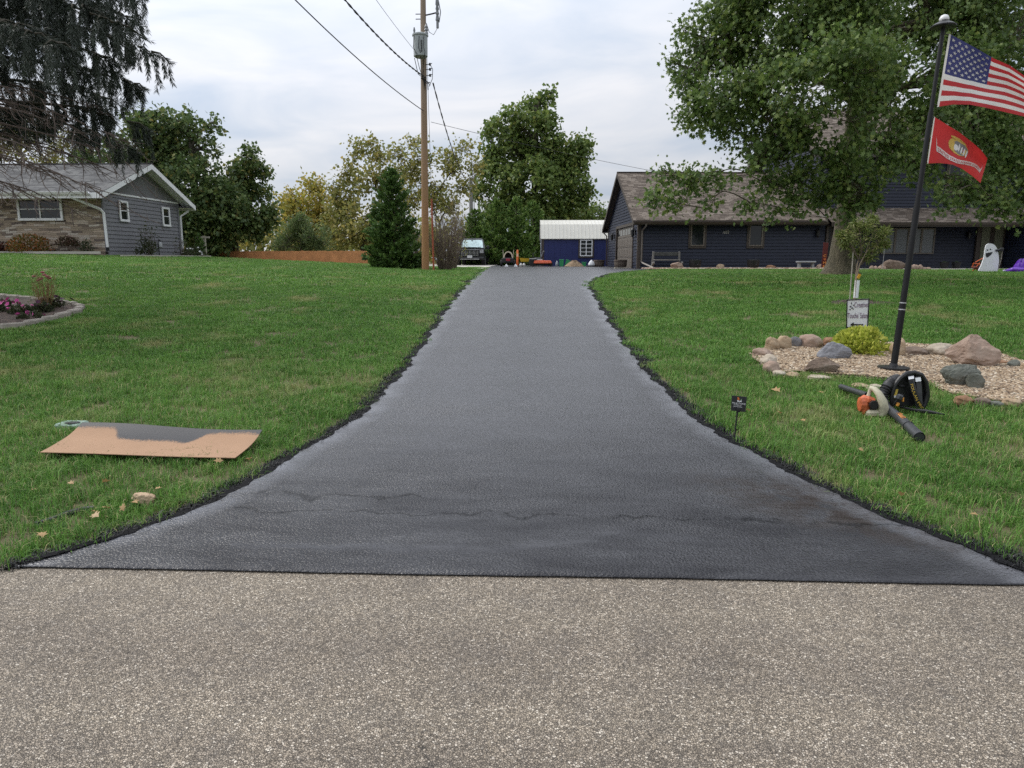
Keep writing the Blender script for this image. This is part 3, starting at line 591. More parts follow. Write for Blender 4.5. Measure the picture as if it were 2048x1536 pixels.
# ---------------------------------------------------------------- grey ranch house
LH = thing('ranch_house', 'low grey ranch house with stone front, white trim and gable end beside the lawn', 'house', (-17.69, 29, 1.72))
mb = MB(); mb.box((-6.5, .15, 1.36), (13, .3, 2.72)); mb.build('stone_wall', M_STONE, LH)
mb = MB(); D_ = 6.2
siding(mb, 'x', 0, 1, 0, 2.56, .04, .168, lambda z: (.09, D_)); mb.quad((-13, D_, 0), (0, D_, 0), (0, D_, 2.7), (-13, D_, 2.7)); mb.build('siding_wall', M_GREYS, LH, fix=False)
mb = MB(); mb.add([(.012, 0, 2.5), (.012, D_, 2.5), (.012, D_, 2.74), (.012, D_/2, 3.98), (.012, 0, 2.74)], [(0, 1, 2, 3, 4)]); mb.build('gable_panel', M_STUC, LH, fix=False)
mb = MB(); mb.box((.03, D_/2, 2.57), (.05, D_, .07)); mb.build('band_board', M_WHITE, LH)
mb = MB(); mb.box((.022, .05, 1.26), (.06, .16, 2.5)); mb.build('corner_board', M_GREYS, LH); mb = MB(); mb.box((.022, D_-.05, 1.26), (.06, .12, 2.5)); mb.build('corner_board', M_GREYS, LH)
mb = MB(); mb.box((-6.5, 3.2, .0), (13.06, 6.6, .1)); mb.build('foundation', M_CONC, LH)
gable_roof(LH, -13, 0, 0, D_, 2.74, 1.24, .8, .75, M_SHING_G, M_WHITE, oh_x=(0, .55), soff=M_WHITE, fw=.22)
gutter(LH, -13, .05, -.815, 2.49, M_WHITE)
window(LH, 'y', 0, -1, -3.5, -1.62, 1.42, 2.34, M_WHITE, fw=.10, mull=(.5,), rails=(.5,))
window(LH, 'y', 0, -1, -9.5, -7.6, 1.42, 2.28, M_WHITE, fw=.07, mull=(.5,), rails=(.5,))
window(LH, 'x', 0, 1, 1.1, 1.78, 1.45, 2.32, M_WHITE, fw=.095, rails=(.52,)); window(LH, 'x', 0, 1, 4.58, 5.28, 1.40, 2.3, M_WHITE, fw=.095, rails=(.52,))
spout(LH, [(-.75, -.86, 2.4), (-.7, -.8, 2.28), (.02, -.14, 1.86), (.08, -.06, 1.72), (.1, -.05, .35)], M_WHITE, .055); spout(LH, [(.3, 6.85, 2.4), (.25, 6.7, 2.2), (.08, 6.28, 1.95), (.08, 6.26, .3)], M_WHITE, .055)
mb = MB(); mb.tube([(.1, -.05, .36), (.1, -.05, .2), (.14, -.2, .12)], .06, 8); mb.build('drain_boot', M_BLACK, LH)
# gas meter on the gable wall
GM = thing('gas_meter', 'grey gas meter with pipes low on the grey gable wall', 'meter', (-17.4, 32.7, 1.74))
mb = MB(); mb.lathe([(.06, -.14), (.12, -.1), (.13, .05), (.1, .12), (.04, .14)], (0, 0, .5), 12, sx=.8); mb.build('meter_body', M('meter_grey', (.35, .36, .37), .5, .1), GM, smooth=True)
mb = MB(); mb.tube([(.0, -.12, .0), (0, -.12, .68), (-.02, .0, .74), (-.02, .1, .7), (0, .1, .55)], .025, 8); mb.tube([(0, .12, .5), (-.1, .25, .55), (-.15, .25, .7)], .025, 8); mb.build('pipe', M_DKMET, GM, smooth=True)

# ---------------------------------------------------------------- blue barn-roofed shed
SH = thing('blue_shed', 'deep blue shed with cream metal barn roof and white window', 'shed', (.27, 46.5, 1.16), radians(1))
W_, D2 = 6.2, 3.6
prof = [(-.12, 1.70), (.55, 2.62), (1.8, 2.95), (3.05, 2.62), (3.72, 1.70)]
mb = MB(); mb.box((W_/2, D2/2, .87), (W_, D2, 1.75)); mb.prism([(0, 1.74), (.6, 2.56), (1.8, 2.88), (3.0, 2.56), (3.6, 1.74)], 0, .0, W_)
for i in range(1, 16): mb.box((i*W_/16, -.004, .87), (.012, .012, 1.7))
mb.build('wall', M_NAVY2, SH)
mb = MB()
for (y0, z0), (y1, z1) in zip(prof[:-1], prof[1:]):
    mb.add([(-.12, y0, z0), (W_+.12, y0, z0), (W_+.12, y1, z1), (-.12, y1, z1), (-.12, y0, z0+.03), (W_+.12, y0, z0+.03), (W_+.12, y1, z1+.03), (-.12, y1, z1+.03)], [(3, 2, 1, 0), (4, 5, 6, 7), (0, 1, 5, 4), (2, 3, 7, 6), (0, 4, 7, 3), (1, 2, 6, 5)])
    for i in range(28):
        x = -.1+i*(W_+.2)/27; mb.tube([(x, y0, z0+.035), (x, y1, z1+.035)], .016, 4)
mb.build('roof', M_TIN, SH)
for c, d in (((.03, -.02, .87), (.16, .05, 1.74)), ((-.02, .085, .87), (.05, .14, 1.74)), ((W_-.03, -.02, .87), (.14, .05, 1.74)), ((-.02, 1.8, 1.78), (.05, 3.5, .12))):
    mb = MB(); mb.box(c, d); mb.build('corner_board', M_BROWN, SH)
mb = MB(); mb.box((-.03, 1.7, .85), (.05, 1.5, 1.7)); mb.build('door', M_NAVY2, SH); mb = MB(); mb.box((-.06, 1.0, .9), (.03, .22, 1.6)); mb.build('door_trim', M_WHITE, SH)
window(SH, 'y', 0, -1, 2.42, 3.22, .62, 1.66, M_WHITE, fw=.06, mull=(.5,), rails=(.26, .5, .74), casing=M_BROWN)

# ---------------------------------------------------------------- board fence
FN = thing('board_fence', 'reddish cedar board fence running behind the left lawn', 'fence', (0, 0, 0))
a, b = at(412, 500, 42)[:2], at(738, 500, 40)[:2]; n = 150
mb = MB(); L = np.hypot(*(b-a)); ang = math.atan2(b[1]-a[1], b[0]-a[0])
for i in range(n):
    p = a+(b-a)*(i+.5)/n; mb.box((p[0], p[1]+random.uniform(-.006, .006), 1.10+random.uniform(-.012, .012)), (L/n*.93, .02, 1.9), (0, 0, ang), bev=.004)
mb.build('boards', M_CEDAR, FN)
for i in range(6):
    p = a+(b-a)*i/5+np.array([0, .08]); mb = MB(); mb.box((p[0], p[1], 1.1), (.1, .1, 1.95)); mb.build('post', M_CEDAR, FN)
mb = MB()
for z in (.5, 1.7): mb.box(((a[0]+b[0])/2, (a[1]+b[1])/2+.035, z), (L, .04, .09), (0, 0, ang))
mb.build('rail', M_CEDAR, FN)
# ---- clothes-line post
p = at(411, 512, 36); CP = thing('clothesline_post', 'pale wooden T-shaped clothesline post at the near end of the fence', 'post', (p[0], p[1], 1.3))
M_PALEW = M('weathered_wood', (.34, .31, .26), .85, .2, 8, bump=.5)
mb = MB(); mb.box((0, 0, .7), (.12, .12, 1.5)); mb.build('upright', M_PALEW, CP); mb = MB(); mb.box((0, -.07, 1.38), (.62, .06, .09)); mb.build('crossarm', M_PALEW, CP)

# ================================================================== UTILITY POLE AND LINES
t = NT('utility_pole_wood'); c = t.coord(); sc_ = t.n('Mapping', {0: c, 'Scale': (14, 14, .35)}).outputs[0]; g = t.noise(sc_, 2.2, 6, .7); f = t.noise(c, .5, 3)
z_ = t.n('SeparateXYZ', {0: c}).outputs[2]
wood = t.mix(t.n('MapRange', {0: z_, 1: 1.5, 2: 7.5}, clamp=True).outputs[0], (.44, .235, .10, 1), (.36, .28, .205, 1)); wood = t.mix(g, t.mix(.55, wood, (.05, .03, .02, 1)), wood)
M_POLE = t.bsdf(Base_Color=wood, Roughness=.85, Normal=t.bump(g, .6, .02))
M_TRANS = M('transformer_grey', (.33, .36, .36), .45, .08, 4)
M_PORC = M('porcelain_grey', (.20, .21, .22), .3, .1, 8)
pb = np.array([at(851, 540, 28)[0], 28, 0]); pb[2] = float(H(pb[0], 28))
UP = thing('utility_pole', 'tall brown wooden utility pole with grey transformer beside the drive', 'utility pole', pb)
mb = MB(); zz = np.linspace(-.2, 12.5, 14); mb.tube([(.012*z, 0, z) for z in zz], [.145-.0045*z for z in zz], 16); mb.build('pole', M_POLE, UP, smooth=True)
def zp(py): return float(at(853, py, 28)[2]-pb[2])
zt, zb_ = zp(76), zp(120); TX = .05
mb = MB(); mb.lathe([(.20, zb_-.02), (.255, zb_+.02), (.265, zt-.06), (.295, zt-.05), (.295, zt), (.2, zt+.05), (.0, zt+.07)], (TX, -.40, 0), 24); tr = mb.build('transformer', M_TRANS, UP, smooth=True)
for dx in (-.22, .22):
    mb = MB(); mb.lathe([(.03, zt+.02), (.075, zt+.05), (.05, zt+.12), (.075, zt+.16), (.05, zt+.23), (.07, zt+.27), (.03, zt+.33), (.015, zt+.4)] if dx > 0 else [(.03, zt), (.045, zt+.04), (.03, zt+.1), (.045, zt+.14), (.02, zt+.26)], (TX+dx, -.38, 0), 10)
    mb.build('bushing', M_PORC, tr, smooth=True)
mb = MB()
for dx, zz2 in ((-.17, .9), (0, 1.05), (.17, .95)): mb.tube([(TX+dx, -.67, zt-.12), (TX+dx*1.1-.03, -.69, zt-.5), (TX+dx+.03, -.66, zb_+.1), (TX+dx*.4, -.35, zb_-.35), (TX+.1, -.16, zb_-zz2)], .012, 5)
mb.build('lead_wire', M_BLACK, tr)
mb = MB(); mb.box((TX+.07, -.672, zt-.45), (.02, .012, .42))
for k_ in range(5): mb.box((TX+.085, -.668, zt-.28-.085*k_), (.06, .012, .022))
mb.build('stencil_mark', M_BLACK, tr)
mb = MB(); zc = zp(28); mb.tube([(.15, 0, zc-.05), (.45, -.02, zc), (.62, -.02, zc+.04)], .028, 6); mb.build('cutout_arm', M_DKMET, UP)
mb = MB(); mb.lathe([(.05, -.55), (.05, -.3), (.075, -.28), (.045, -.1), (.07, -.06), (.045, .05), (.07, .1), (.045, .2), (.07, .26), (.05, .5), (.02, .55)], (.64, -.03, zc+.05), 9); mb.tube([(.70, -.03, zc-.3), (.76, -.03, zc+.05), (.68, -.03, zc+.48)], .018, 6); mb.build('fuse_cutout', M_PORC, UP, smooth=True)
mb = MB(); mb.tube([(.64, -.05, zc-.5), (.5, -.1, zc-.75), (.35, -.2, zc-.68), (.28, -.36, zt+.4)], .011, 5); mb.build('jumper_wire', M_BLACK, UP)
mb = MB()
for q in (130, 140, 152): mb.tube([(.13, -.05, zp(q)), (.3, -.08, zp(q)), (.42, -.1, zp(q)+.03)], .014, 5); mb.lathe([(.02, -.05), (.05, -.03), (.03, 0), (.05, .03), (.02, .05)], (.34, -.09, zp(q)), 8)
mb.tube([(.34, -.09, zp(130)), (.44, -.1, zp(140)), (.42, -.12, zp(160)), (.3, -.14, zp(175))], .012, 5); mb.tube([(-.2, -.3, zb_), (-.1, -.16, zp(150)), (.2, -.14, zp(163)), (.34, -.1, zp(172))], .013, 5); mb.tube([(.0, -.15, zp(158)), (.25, -.15, zp(166)), (.26, -.15, zp(182))], .02, 5)
mb.tube([(.06, -.13, zp(160)), (.2, -.12, zp(168)), (.33, -.10, zp(166))], .02, 5); mb.build('insulator_bracket', M_DKMET, UP)
mb = MB()
for q in (28, 38): mb.cyl((-.17, 0, zp(q)), (.19, 0, zp(q)), .016, n=6)
mb.build('through_bolt', M_DKMET, UP)
M_CABLE = M('black_cable', (.02, .02, .022), .6, .2, 5)
def cable(label, A, B, sag, r, twist=0):
    A, B = np.array(A, float), np.array(B, float); n = 60; P = []
    for i in range(n+1):
        s = i/n; p = A+(B-A)*s; p[2] -= sag*4*s*(1-s); P.append(p)
    mb = MB()
    if twist:
        for ph in (0, pi):
            mb.tube([p+np.array([r*cos(i*1.3+ph), 0, r*sin(i*1.3+ph)]) for i, p in enumerate(P)], r*.9, 5)
    else: mb.tube(P, r, 6)
    return tag(mb.build('power_line', M_CABLE, None, smooth=True), label, 'power line', 'overhead lines at the utility pole')
pw = lambda px, py, dy=-.1: at(px, py, 28+dy)
cable('plain black cable meeting the wooden pole lowest, from the upper left sky', pw(846, 221), at(445, -150, 16), .25, .016)
cable('thick twisted black cable meeting the pole just under the transformer', pw(852, 156), at(600, -110, 16), .25, .016, 1)
cable('hair-thin wire reaching the transformer from the sky above', pw(842, 116), at(690, -90, 17), .08, .006)
cable('thin wire crossing the sky from the pole to the navy house', pw(862, 244), at(1420, 362, 37), .12, .008)
cable('twisted service cable dropping from the pole to the grey pole behind', pw(866, 166), at(942, 366, 57), .9, .017, 1)
p2 = at(943, 500, 57); gp = thing('utility_pole', 'shorter weathered grey utility pole behind the truck', 'utility pole', (p2[0], 57, 1.05))
mb = MB(); mb.tube([(0, 0, -.2), (0, 0, 6.8)], [.17, .14], 12); mb.build('pole', M('silver_wood', (.24, .235, .225), .9, .2, 6, bump=.5), gp, smooth=True)
mb = MB(); mb.tube([(.17, 0, 0), (.24, 0, 4.0), (.24, 0, 5.2)], .035, 6); mb.build('conduit', M('conduit_grey', (.45, .46, .47), .5), gp)
p3 = at(867, 520, 27.6); gm = thing('guy_marker', 'thin rust-red guy wire marker rod standing beside the wooden pole', 'marker', (p3[0], 27.6, float(H(p3[0], 27.6))))
mb = MB(); mb.tube([(0, 0, 0), (-.03, 0, 2.7)], .035, 8); mb.build('sleeve', M('rust_red_sleeve', (.30, .07, .03), .6, .2, 8), gm); mb = MB(); mb.tube([(-.03, 0, 2.68), (-.12, .1, 8.2)], .008, 5); mb.build('guy_wire', M_CABLE, gm)

# ================================================================== TREES AND SHRUBS
def leaf_mat(name, stops, tr=.4, rough=.5):
    t = NT(name); rnd = t.n('Attribute', attribute_name='rnd').outputs['Fac']; c = t.pos()
    k = t.ramp(t.math('ADD', t.math('MULTIPLY', rnd, .8), t.math('MULTIPLY', t.noise(c, .7, 3), .25)), stops)
    b = t.n('BsdfPrincipled', {'Base Color': k, 'Roughness': rough, 'Specular IOR Level': .4}); tl = t.n('BsdfTranslucent', {0: k}); mx = t.n('MixShader', {0: tr, 1: b.outputs[0], 2: tl.outputs[0]})
    t.t.links.new(mx.outputs[0], t.out.inputs[0]); return t.m
def bark(name, lo, hi, sz=.25):
    t = NT(name); c = t.coord(); v = t.noise(t.n('Mapping', {0: c, 'Scale': (9, 9, 1.3)}).outputs[0], 1.6, 6, .7, .6); g = t.noise(c, 1.1, 3)
    k = t.mix(t.ramp(v, [(.35, (0, 0, 0)), (.62, (1, 1, 1))]), lo, hi); k = t.mix(t.math('MULTIPLY', g, .4), k, (.09, .10, .05, 1))
    return t.bsdf(Base_Color=k, Roughness=.95, Normal=t.bump(v, 1.0, .05))
M_BARK = bark('oak_bark', (.035, .028, .019, 1), (.155, .125, .085, 1)); M_BARKD = bark('dark_bark', (.025, .02, .016, 1), (.085, .07, .055, 1)); M_TWIG = M('bare_twigs', (.10, .075, .06), .9, .3, 3)
M_TWIGG = M('grey_twigs', (.15, .115, .085), .9, .3, 3)
ML_OAK = leaf_mat('oak_leaf', [(.1, (0.060, 0.106, 0.027)), (.4, (0.100, 0.166, 0.040)), (.7, (0.153, 0.226, 0.057)), (.88, (0.226, 0.293, 0.080)), (.975, (0.266, 0.293, 0.080)), (1, (0.399, 0.120, 0.040))])
ML_DARK = leaf_mat('dark_leaf', [(.1, (0.059, 0.101, 0.035)), (.5, (0.101, 0.158, 0.049)), (.85, (0.176, 0.228, 0.070)), (1, (0.386, 0.281, 0.088))])
ML_COT = leaf_mat('cottonwood_leaf', [(.1, (0.078, 0.130, 0.031)), (.5, (0.143, 0.215, 0.052)), (.85, (0.234, 0.299, 0.078)), (1, (0.390, 0.351, 0.104))])
ML_YEL = leaf_mat('yellowing_leaf', [(.1, (0.189, 0.200, 0.042)), (.5, (0.336, 0.315, 0.063)), (.8, (0.483, 0.378, 0.074)), (1, (0.609, 0.399, 0.095))], .5)
ML_OLV = leaf_mat('olive_leaf', [(.1, (0.143, 0.165, 0.044)), (.5, (0.242, 0.253, 0.072)), (.85, (0.374, 0.330, 0.099)), (1, (0.506, 0.385, 0.132))], .5)
ML_WIL = leaf_mat('willow_leaf', [(.1, (.08, .13, .045)), (.6, (.14, .20, .07)), (1, (.23, .28, .11))])
ML_CED = leaf_mat('cedar_spray', [(.1, (0.037, 0.083, 0.018)), (.5, (0.071, 0.138, 0.032)), (.85, (0.132, 0.218, 0.052)), (1, (0.196, 0.287, 0.081))], .25)
ML_CEDL = leaf_mat('hedge_spray', [(.1, (0.055, 0.113, 0.022)), (.5, (0.110, 0.200, 0.041)), (.85, (0.207, 0.304, 0.069)), (1, (0.290, 0.373, 0.097))], .25)
ML_SPR = leaf_mat('spruce_needle', [(.1, (.024, .034, .024)), (.5, (.042, .056, .040)), (.9, (.075, .092, .070)), (1, (.11, .13, .105))], .15)
ML_GOLD = leaf_mat('golden_leaf', [(.1, (0.221, 0.276, 0.041)), (.5, (0.414, 0.469, 0.068)), (.85, (0.607, 0.620, 0.124)), (1, (0.773, 0.718, 0.221))], .4)
ML_ORN = leaf_mat('salix_leaf', [(.1, (0.081, 0.115, 0.023)), (.5, (0.149, 0.196, 0.046)), (.8, (0.241, 0.265, 0.081)), (1, (0.380, 0.299, 0.172))], .4)
ML_RUST = leaf_mat('rust_leaf', [(.1, (.10, .10, .02)), (.45, (.16, .13, .03)), (.7, (.28, .12, .04)), (1, (.40, .13, .05))], .4)
ML_PLUM = leaf_mat('plum_leaf', [(.1, (.05, .045, .02)), (.5, (.07, .05, .03)), (.8, (.11, .05, .04)), (1, (.10, .10, .03))], .3)
ML_ROSE = leaf_mat('rose_leaf', [(.1, (.03, .045, .02)), (.5, (.05, .065, .03)), (1, (.10, .10, .05))], .3)

SHAPES = {'kite': ([(0, 0, 0), (.42, .45, .06), (0, 1, -.02), (-.42, .45, .06)], [[0, 1, 2, 3]]),
 'oak': ([(0, 0, 0), (.16, .22, .03), (.48, .34, .08), (.22, .48, .03), (.42, .74, .06), (.12, .74, .0), (0, 1.05, -.06), (-.12, .74, 0), (-.42, .74, .06), (-.22, .48, .03), (-.48, .34, .08), (-.16, .22, .03)], [[0, 1, 2, 3, 9, 10, 11], [3, 4, 5, 6, 7, 8, 9]]),
 'long': ([(0, 0, 0), (.14, .4, .03), (0, 1, -.05), (-.14, .4, .03)], [[0, 1, 2, 3]]),
 'needle': ([(0, 0, 0), (.055, .4, .02), (0, 1, -.03), (-.055, .4, .02)], [[0, 1, 2, 3]]),
 'spray': ([(0, 0, 0), (.22, .28, .05), (.12, .62, .02), (.30, .8, .05), (0, 1, -.08), (-.30, .8, .05), (-.12, .62, .02), (-.22, .28, .05)], [[0, 1, 2, 6, 7], [2, 3, 4, 5, 6]])}
def leaves(name, P, D, S, shape, mat, parent, R=None, jit=1.0):
    """one mesh of many leaves: P points, D growing directions, S sizes"""
    n = len(P); D = D/(np.linalg.norm(D, axis=1, keepdims=True)+1e-9)
    a = rng.normal(size=(n, 3)); X = np.cross(D, a); X /= np.linalg.norm(X, axis=1, keepdims=True)+1e-9; Z = np.cross(X, D)
    sv, sf = SHAPES[shape]; sv = np.array(sv)
    V = P[:, None]+S[:, None, None]*(sv[None, :, :1]*X[:, None]+sv[None, :, 1:2]*D[:, None]+sv[None, :, 2:]*Z[:, None])
    base = (np.arange(n)*len(sv))[:, None]; Ls = np.concatenate([base+np.array(f)[None] for f in sf], 1); sizes = np.tile([len(f) for f in sf], n)
    r = rng.random(n) if R is None else R
    return link(name, np_mesh(name, V.reshape(-1, 3), Ls.ravel(), sizes, np.repeat(r, len(sf))), mat, parent)
def vnoise(P, f, s): 
    q = P*f; return (np.sin(q[:, 0]+s+1.7*np.sin(q[:, 1]*.8+s))+np.sin(q[:, 1]*1.13+2*s+1.5*np.sin(q[:, 2]))+np.sin(q[:, 2]*1.07+3*s+1.6*np.sin(q[:, 0]*.9)))/3
def bend(A, B, k=6, up=.15, wob_=.06):
    A, B = np.array(A, float), np.array(B, float); L = np.linalg.norm(B-A); j = np.array([random.gauss(0, wob_*L) for _ in range(3)]); P = []
    for i in range(k+1):
        s = i/k; P.append(A+(B-A)*s+j*sin(pi*s)+np.array([0, 0, up*L*sin(pi*s)*.5]))
    return P
def tree(name, label, base, top, r0, blobs, ntips, per, size, shape, lmat, bmat, group=None, spread=.35, droop=.35, gap=-.15, flare=1.35, forks=None, kind=None, cat='tree', twigs=22, bias=2.4):
    """trunk with limbs reaching into every clump (blob: centre and radii) and leaves at the twig tips of the clumps; all relative to the base"""
    T = thing(name, label, cat, base, group=group); base = np.array(base, float)
    B = [(np.array(c, float)-base, np.array(r, float)*np.ones(3)) for c, r in blobs]
    mb = MB(); H_ = top; zz = np.linspace(-.15, H_, 9)
    ax = lambda z: np.array([.10*r0*sin(z*.8), .10*r0*cos(z*.7), z])
    rad = [r0*((1+(flare-1)*math.exp(-max(z, 0)/(.9*r0+.05)))*(1-.62*max(z, 0)/H_)) for z in zz]
    zs = np.concatenate([[-.15, 0, .3*r0, .8*r0, 1.6*r0], zz[2:]]) if flare > 1.2 else zz; zs = np.unique(zs)
    rad = [r0*((1+(flare-1)*math.exp(-max(z, 0)/(.8*r0+.02)))*(1-.62*max(z, 0)/H_)) for z in zs]
    mb.tube([ax(z) for z in zs], rad, 14); tr = mb.build('trunk', bmat, T, smooth=True)
    mb = MB(); P = []; D = []; vol = np.array([r.prod() for _, r in B])**.72; vol /= vol.sum()
    # limbs branch outward: every clump hangs on the nearest clump (or trunk point) already reached
    nodes = [(ax(z), 0) for z in np.linspace(H_*.42, H_*.97, 7)]; order = sorted(range(len(B)), key=lambda i: np.linalg.norm(B[i][0]-ax(min(H_*.9, max(H_*.45, B[i][0][2]*.8)))))
    for i_ in order:
        (c, r), wgt = B[i_], vol[i_]
        cost = [np.linalg.norm(c-p)+(.9*max(0, p[2]-c[2]))+.25*dp for p, dp in nodes]; k_ = int(np.argmin(cost)); A, dp = nodes[k_]; nodes.append((c, dp+1))
        limb = bend(A, c, 7, .10, .06); rr = max(.018, r0*.36*(.62**dp)*min(1, .5+r.mean()/2)); mb.tube(limb, list(np.linspace(rr, rr*.5, len(limb))), 7)
        m = max(3, int(ntips*wgt)); q = rng.normal(size=(m*3, 3)); q /= np.linalg.norm(q, axis=1, keepdims=True); q *= (rng.random((m*3, 1)))**(1/bias)
        w_ = c+q*r; w_ = w_[vnoise(w_+base, 2.1/max(.5, r.mean()), len(P)*.7) > gap][:m]
        for k_, tp in enumerate(w_[:twigs]):
            s0 = limb[random.choice([4, 5, 6, 7])] if len(limb) > 7 else limb[-1]; b_ = bend(s0, tp, 4, .1, .07); mb.tube(b_, list(np.linspace(rr*.32, .008, 5)), 4, caps=False)
        out = w_-c*1.0; out = out/(np.linalg.norm(out, axis=1, keepdims=True)+.05)
        tdir = out*.7+rng.normal(size=w_.shape)*.55+np.array([0, 0, -droop*.35]); tdir /= np.linalg.norm(tdir, axis=1, keepdims=True)     # leaves sit along little twigs
        sp_ = tdir[:, None]*(rng.uniform(-1.3, 1.3, (len(w_), per, 1)))*spread+rng.normal(size=(len(w_), per, 3))*spread*.36
        P.append((w_[:, None]+sp_).reshape(-1, 3)); D.append((tdir[:, None]*.7+rng.normal(size=sp_.shape)*.6+np.array([0, 0, -droop])).reshape(-1, 3))
    mb.build('limbs', bmat, tr, smooth=True)
    P = np.concatenate(P); D = np.concatenate(D); S = size*rng.uniform(.5, 1.35, len(P))
    leaves('crown', P, D, S, shape, lmat, T); return T
def blobs_at(lst, Y, dz=1.0):
    """clumps of a crown: (x, y, radius) as seen, at the distance Y plus a depth of their own"""
    out = []
    for q in lst:
        px, py, r = q[:3]; dy = q[3] if len(q) > 3 else random.uniform(-.5, .5)*r*2*Y/FPX; ry = q[4] if len(q) > 4 else r
        c = at(px, py, Y+dy); out.append((c, np.array([r, max(r, ry), ry if len(q) > 4 else r*.85])*(Y+dy)/FPX))
    return out

# ---- the big oak on the right lawn
ob = gnd(1681, 550)
oakb = [(1390, 140, 52), (1440, 80, 72), (1410, 215, 55), (1500, 50, 85), (1480, 160, 85, -1), (1545, 130, 90, 1), (1465, 245, 52), (1530, 235, 70, -1.5), (1600, 60, 95), (1610, 180, 90, -2.5), (1590, 280, 52, -2), (1690, 20, 95, -1),
 (1690, 130, 95, -3), (1680, 240, 75, -3), (1660, 330, 58, -2.2), (1720, 370, 48, -2.0), (1770, 60, 95), (1780, 180, 90, -2), (1775, 290, 65, -2), (1700, 405, 40, -1.6), (1650, 395, 36, -1), (1740, 415, 26, -1.6), (1580, 345, 32, -1), (1515, 318, 34, -1.6), (1565, 300, 38, -1.6), (1610, 345, 32, -1.6), (1500, 290, 30, -1),
 (1860, 40, 95, 1), (1870, 150, 90, 0), (1865, 250, 75, -1.5), (1830, 330, 45, -1), (1950, 40, 100, 1), (1960, 160, 95, 1), (1950, 270, 80), (1945, 370, 50, -1), (1985, 400, 42, -1.5), (1905, 390, 26, -1.8), (2040, 80, 100, 2), (2050, 220, 95, 1), (2040, 340, 80, 0), (2060, 400, 46, -.5), (2130, 150, 110), (2130, 320, 90),
 (1560, -60, 95), (1690, -80, 95), (1820, -80, 95), (1960, -80, 95), (1470, -40, 70),
 (1330, 345, 27, -1.6), (1385, 365, 33, -1.7), (1440, 385, 30, -1.8), (1480, 340, 26, -1.2), (1500, 405, 24, -1.5), (1305, 400, 25, -1.8), (1350, 405, 22, -1.9), (1420, 418, 18, -1.9), (1545, 370, 32, -1.4), (1560, 415, 22, -1.6), (1600, 395, 26, -1.5), (1360, 230, 18, 0), (1365, 60, 22), (1345, 125, 20), (1490, 425, 15, -1.8), (1430, 350, 20, -1.5), (1590, 430, 14, -1.6)]
OAK = tree('oak_tree', 'huge dark green oak with a thick ridged trunk on the right lawn', ob, 6.3, .365, blobs_at(oakb, 20.3), 8200, 12, .122, 'oak', ML_OAK, M_BARK, spread=.25, droop=.6, gap=.06, flare=1.75, twigs=26, bias=2.2)

# ---- background trees behind the ranch house
gz = lambda x, y: float(H(x, y))
def bt(px, Y): p = at(px, 515, Y); return np.array([p[0], Y, gz(p[0], Y)])
tree('maple_tree', 'tall dark tree rising directly behind the ranch house gable', bt(400, 41), 6.5, .32, blobs_at([(300, 225, 26), (318, 262, 46), (372, 245, 34), (420, 252, 20), (340, 310, 55), (290, 320, 52), (400, 300, 34), (390, 355, 52), (330, 375, 52), (440, 400, 55), (400, 430, 58), (370, 440, 55), (430, 470, 42), (455, 450, 45), (390, 490, 30), (430, 495, 25), (240, 310, 45), (180, 330, 40), (270, 260, 36)], 41), 3300, 7, .22, 'kite', ML_DARK, M_BARKD, spread=.30, gap=-.2, group='trees behind the ranch house')
tree('maple_tree', 'dark open-limbed tree leaning right over the fence end', bt(470, 43), 4.4, .26, blobs_at([(508, 318, 26), (490, 340, 32), (525, 345, 18), (475, 365, 34), (520, 385, 24), (470, 405, 40), (500, 430, 38), (530, 430, 26), (535, 450, 20), (465, 445, 38), (500, 375, 20), (505, 465, 22), (450, 480, 26)], 43), 1250, 7, .22, 'kite', ML_DARK, M_BARKD, spread=.28, gap=-.1, group='trees behind the ranch house')
tree('birch_tree', 'yellow-green tree showing through the bare spruce boughs', bt(20, 52), 6.5, .2, blobs_at([(15, 255, 35), (40, 290, 38), (0, 300, 45), (60, 270, 22), (120, 290, 34), (90, 320, 30)], 52), 420, 7, .22, 'kite', ML_OLV, M_BARKD, spread=.4, gap=-.1, group='trees behind the ranch house')
# ---- autumn trees behind the fence
tree('ash_tree', 'golden yellow tree behind the middle of the fence', bt(610, 60), 5, .2, blobs_at([(590, 395, 26), (625, 375, 26), (600, 430, 40), (640, 420, 34), (575, 440, 26), (655, 455, 30), (640, 395, 16), (570, 410, 14)], 60), 800, 6, .26, 'kite', ML_YEL, M_BARKD, spread=.45, droop=.1, group='autumn trees behind the fence')
tree('ash_tree', 'tall olive-yellow tree left of the dark conifer', bt(725, 55), 3.6, .22, blobs_at([(690, 345, 26), (720, 300, 24), (740, 285, 16), (700, 395, 40), (745, 360, 36), (680, 430, 36), (730, 440, 45), (665, 470, 30), (765, 310, 24), (780, 360, 34), (700, 470, 35), (740, 480, 30), (672, 380, 20), (770, 420, 40)], 55), 1350, 6, .25, 'kite', ML_OLV, M_BARKD, spread=.42, droop=.15, group='autumn trees behind the fence')
tree('ash_tree', 'thin-leaved pale tree crossing behind the wooden pole', bt(880, 50), 3.0, .2, blobs_at([(800, 310, 24), (830, 285, 20), (850, 310, 28), (820, 350, 30), (895, 310, 24), (925, 295, 22), (940, 330, 24), (905, 345, 26), (880, 380, 26), (930, 375, 24), (860, 400, 34), (900, 420, 30), (845, 360, 26), (950, 355, 18), (820, 400, 30)], 50), 760, 6, .21, 'kite', ML_OLV, M_BARKD, spread=.42, droop=.15, gap=-.05, twigs=40, group='autumn trees behind the fence')
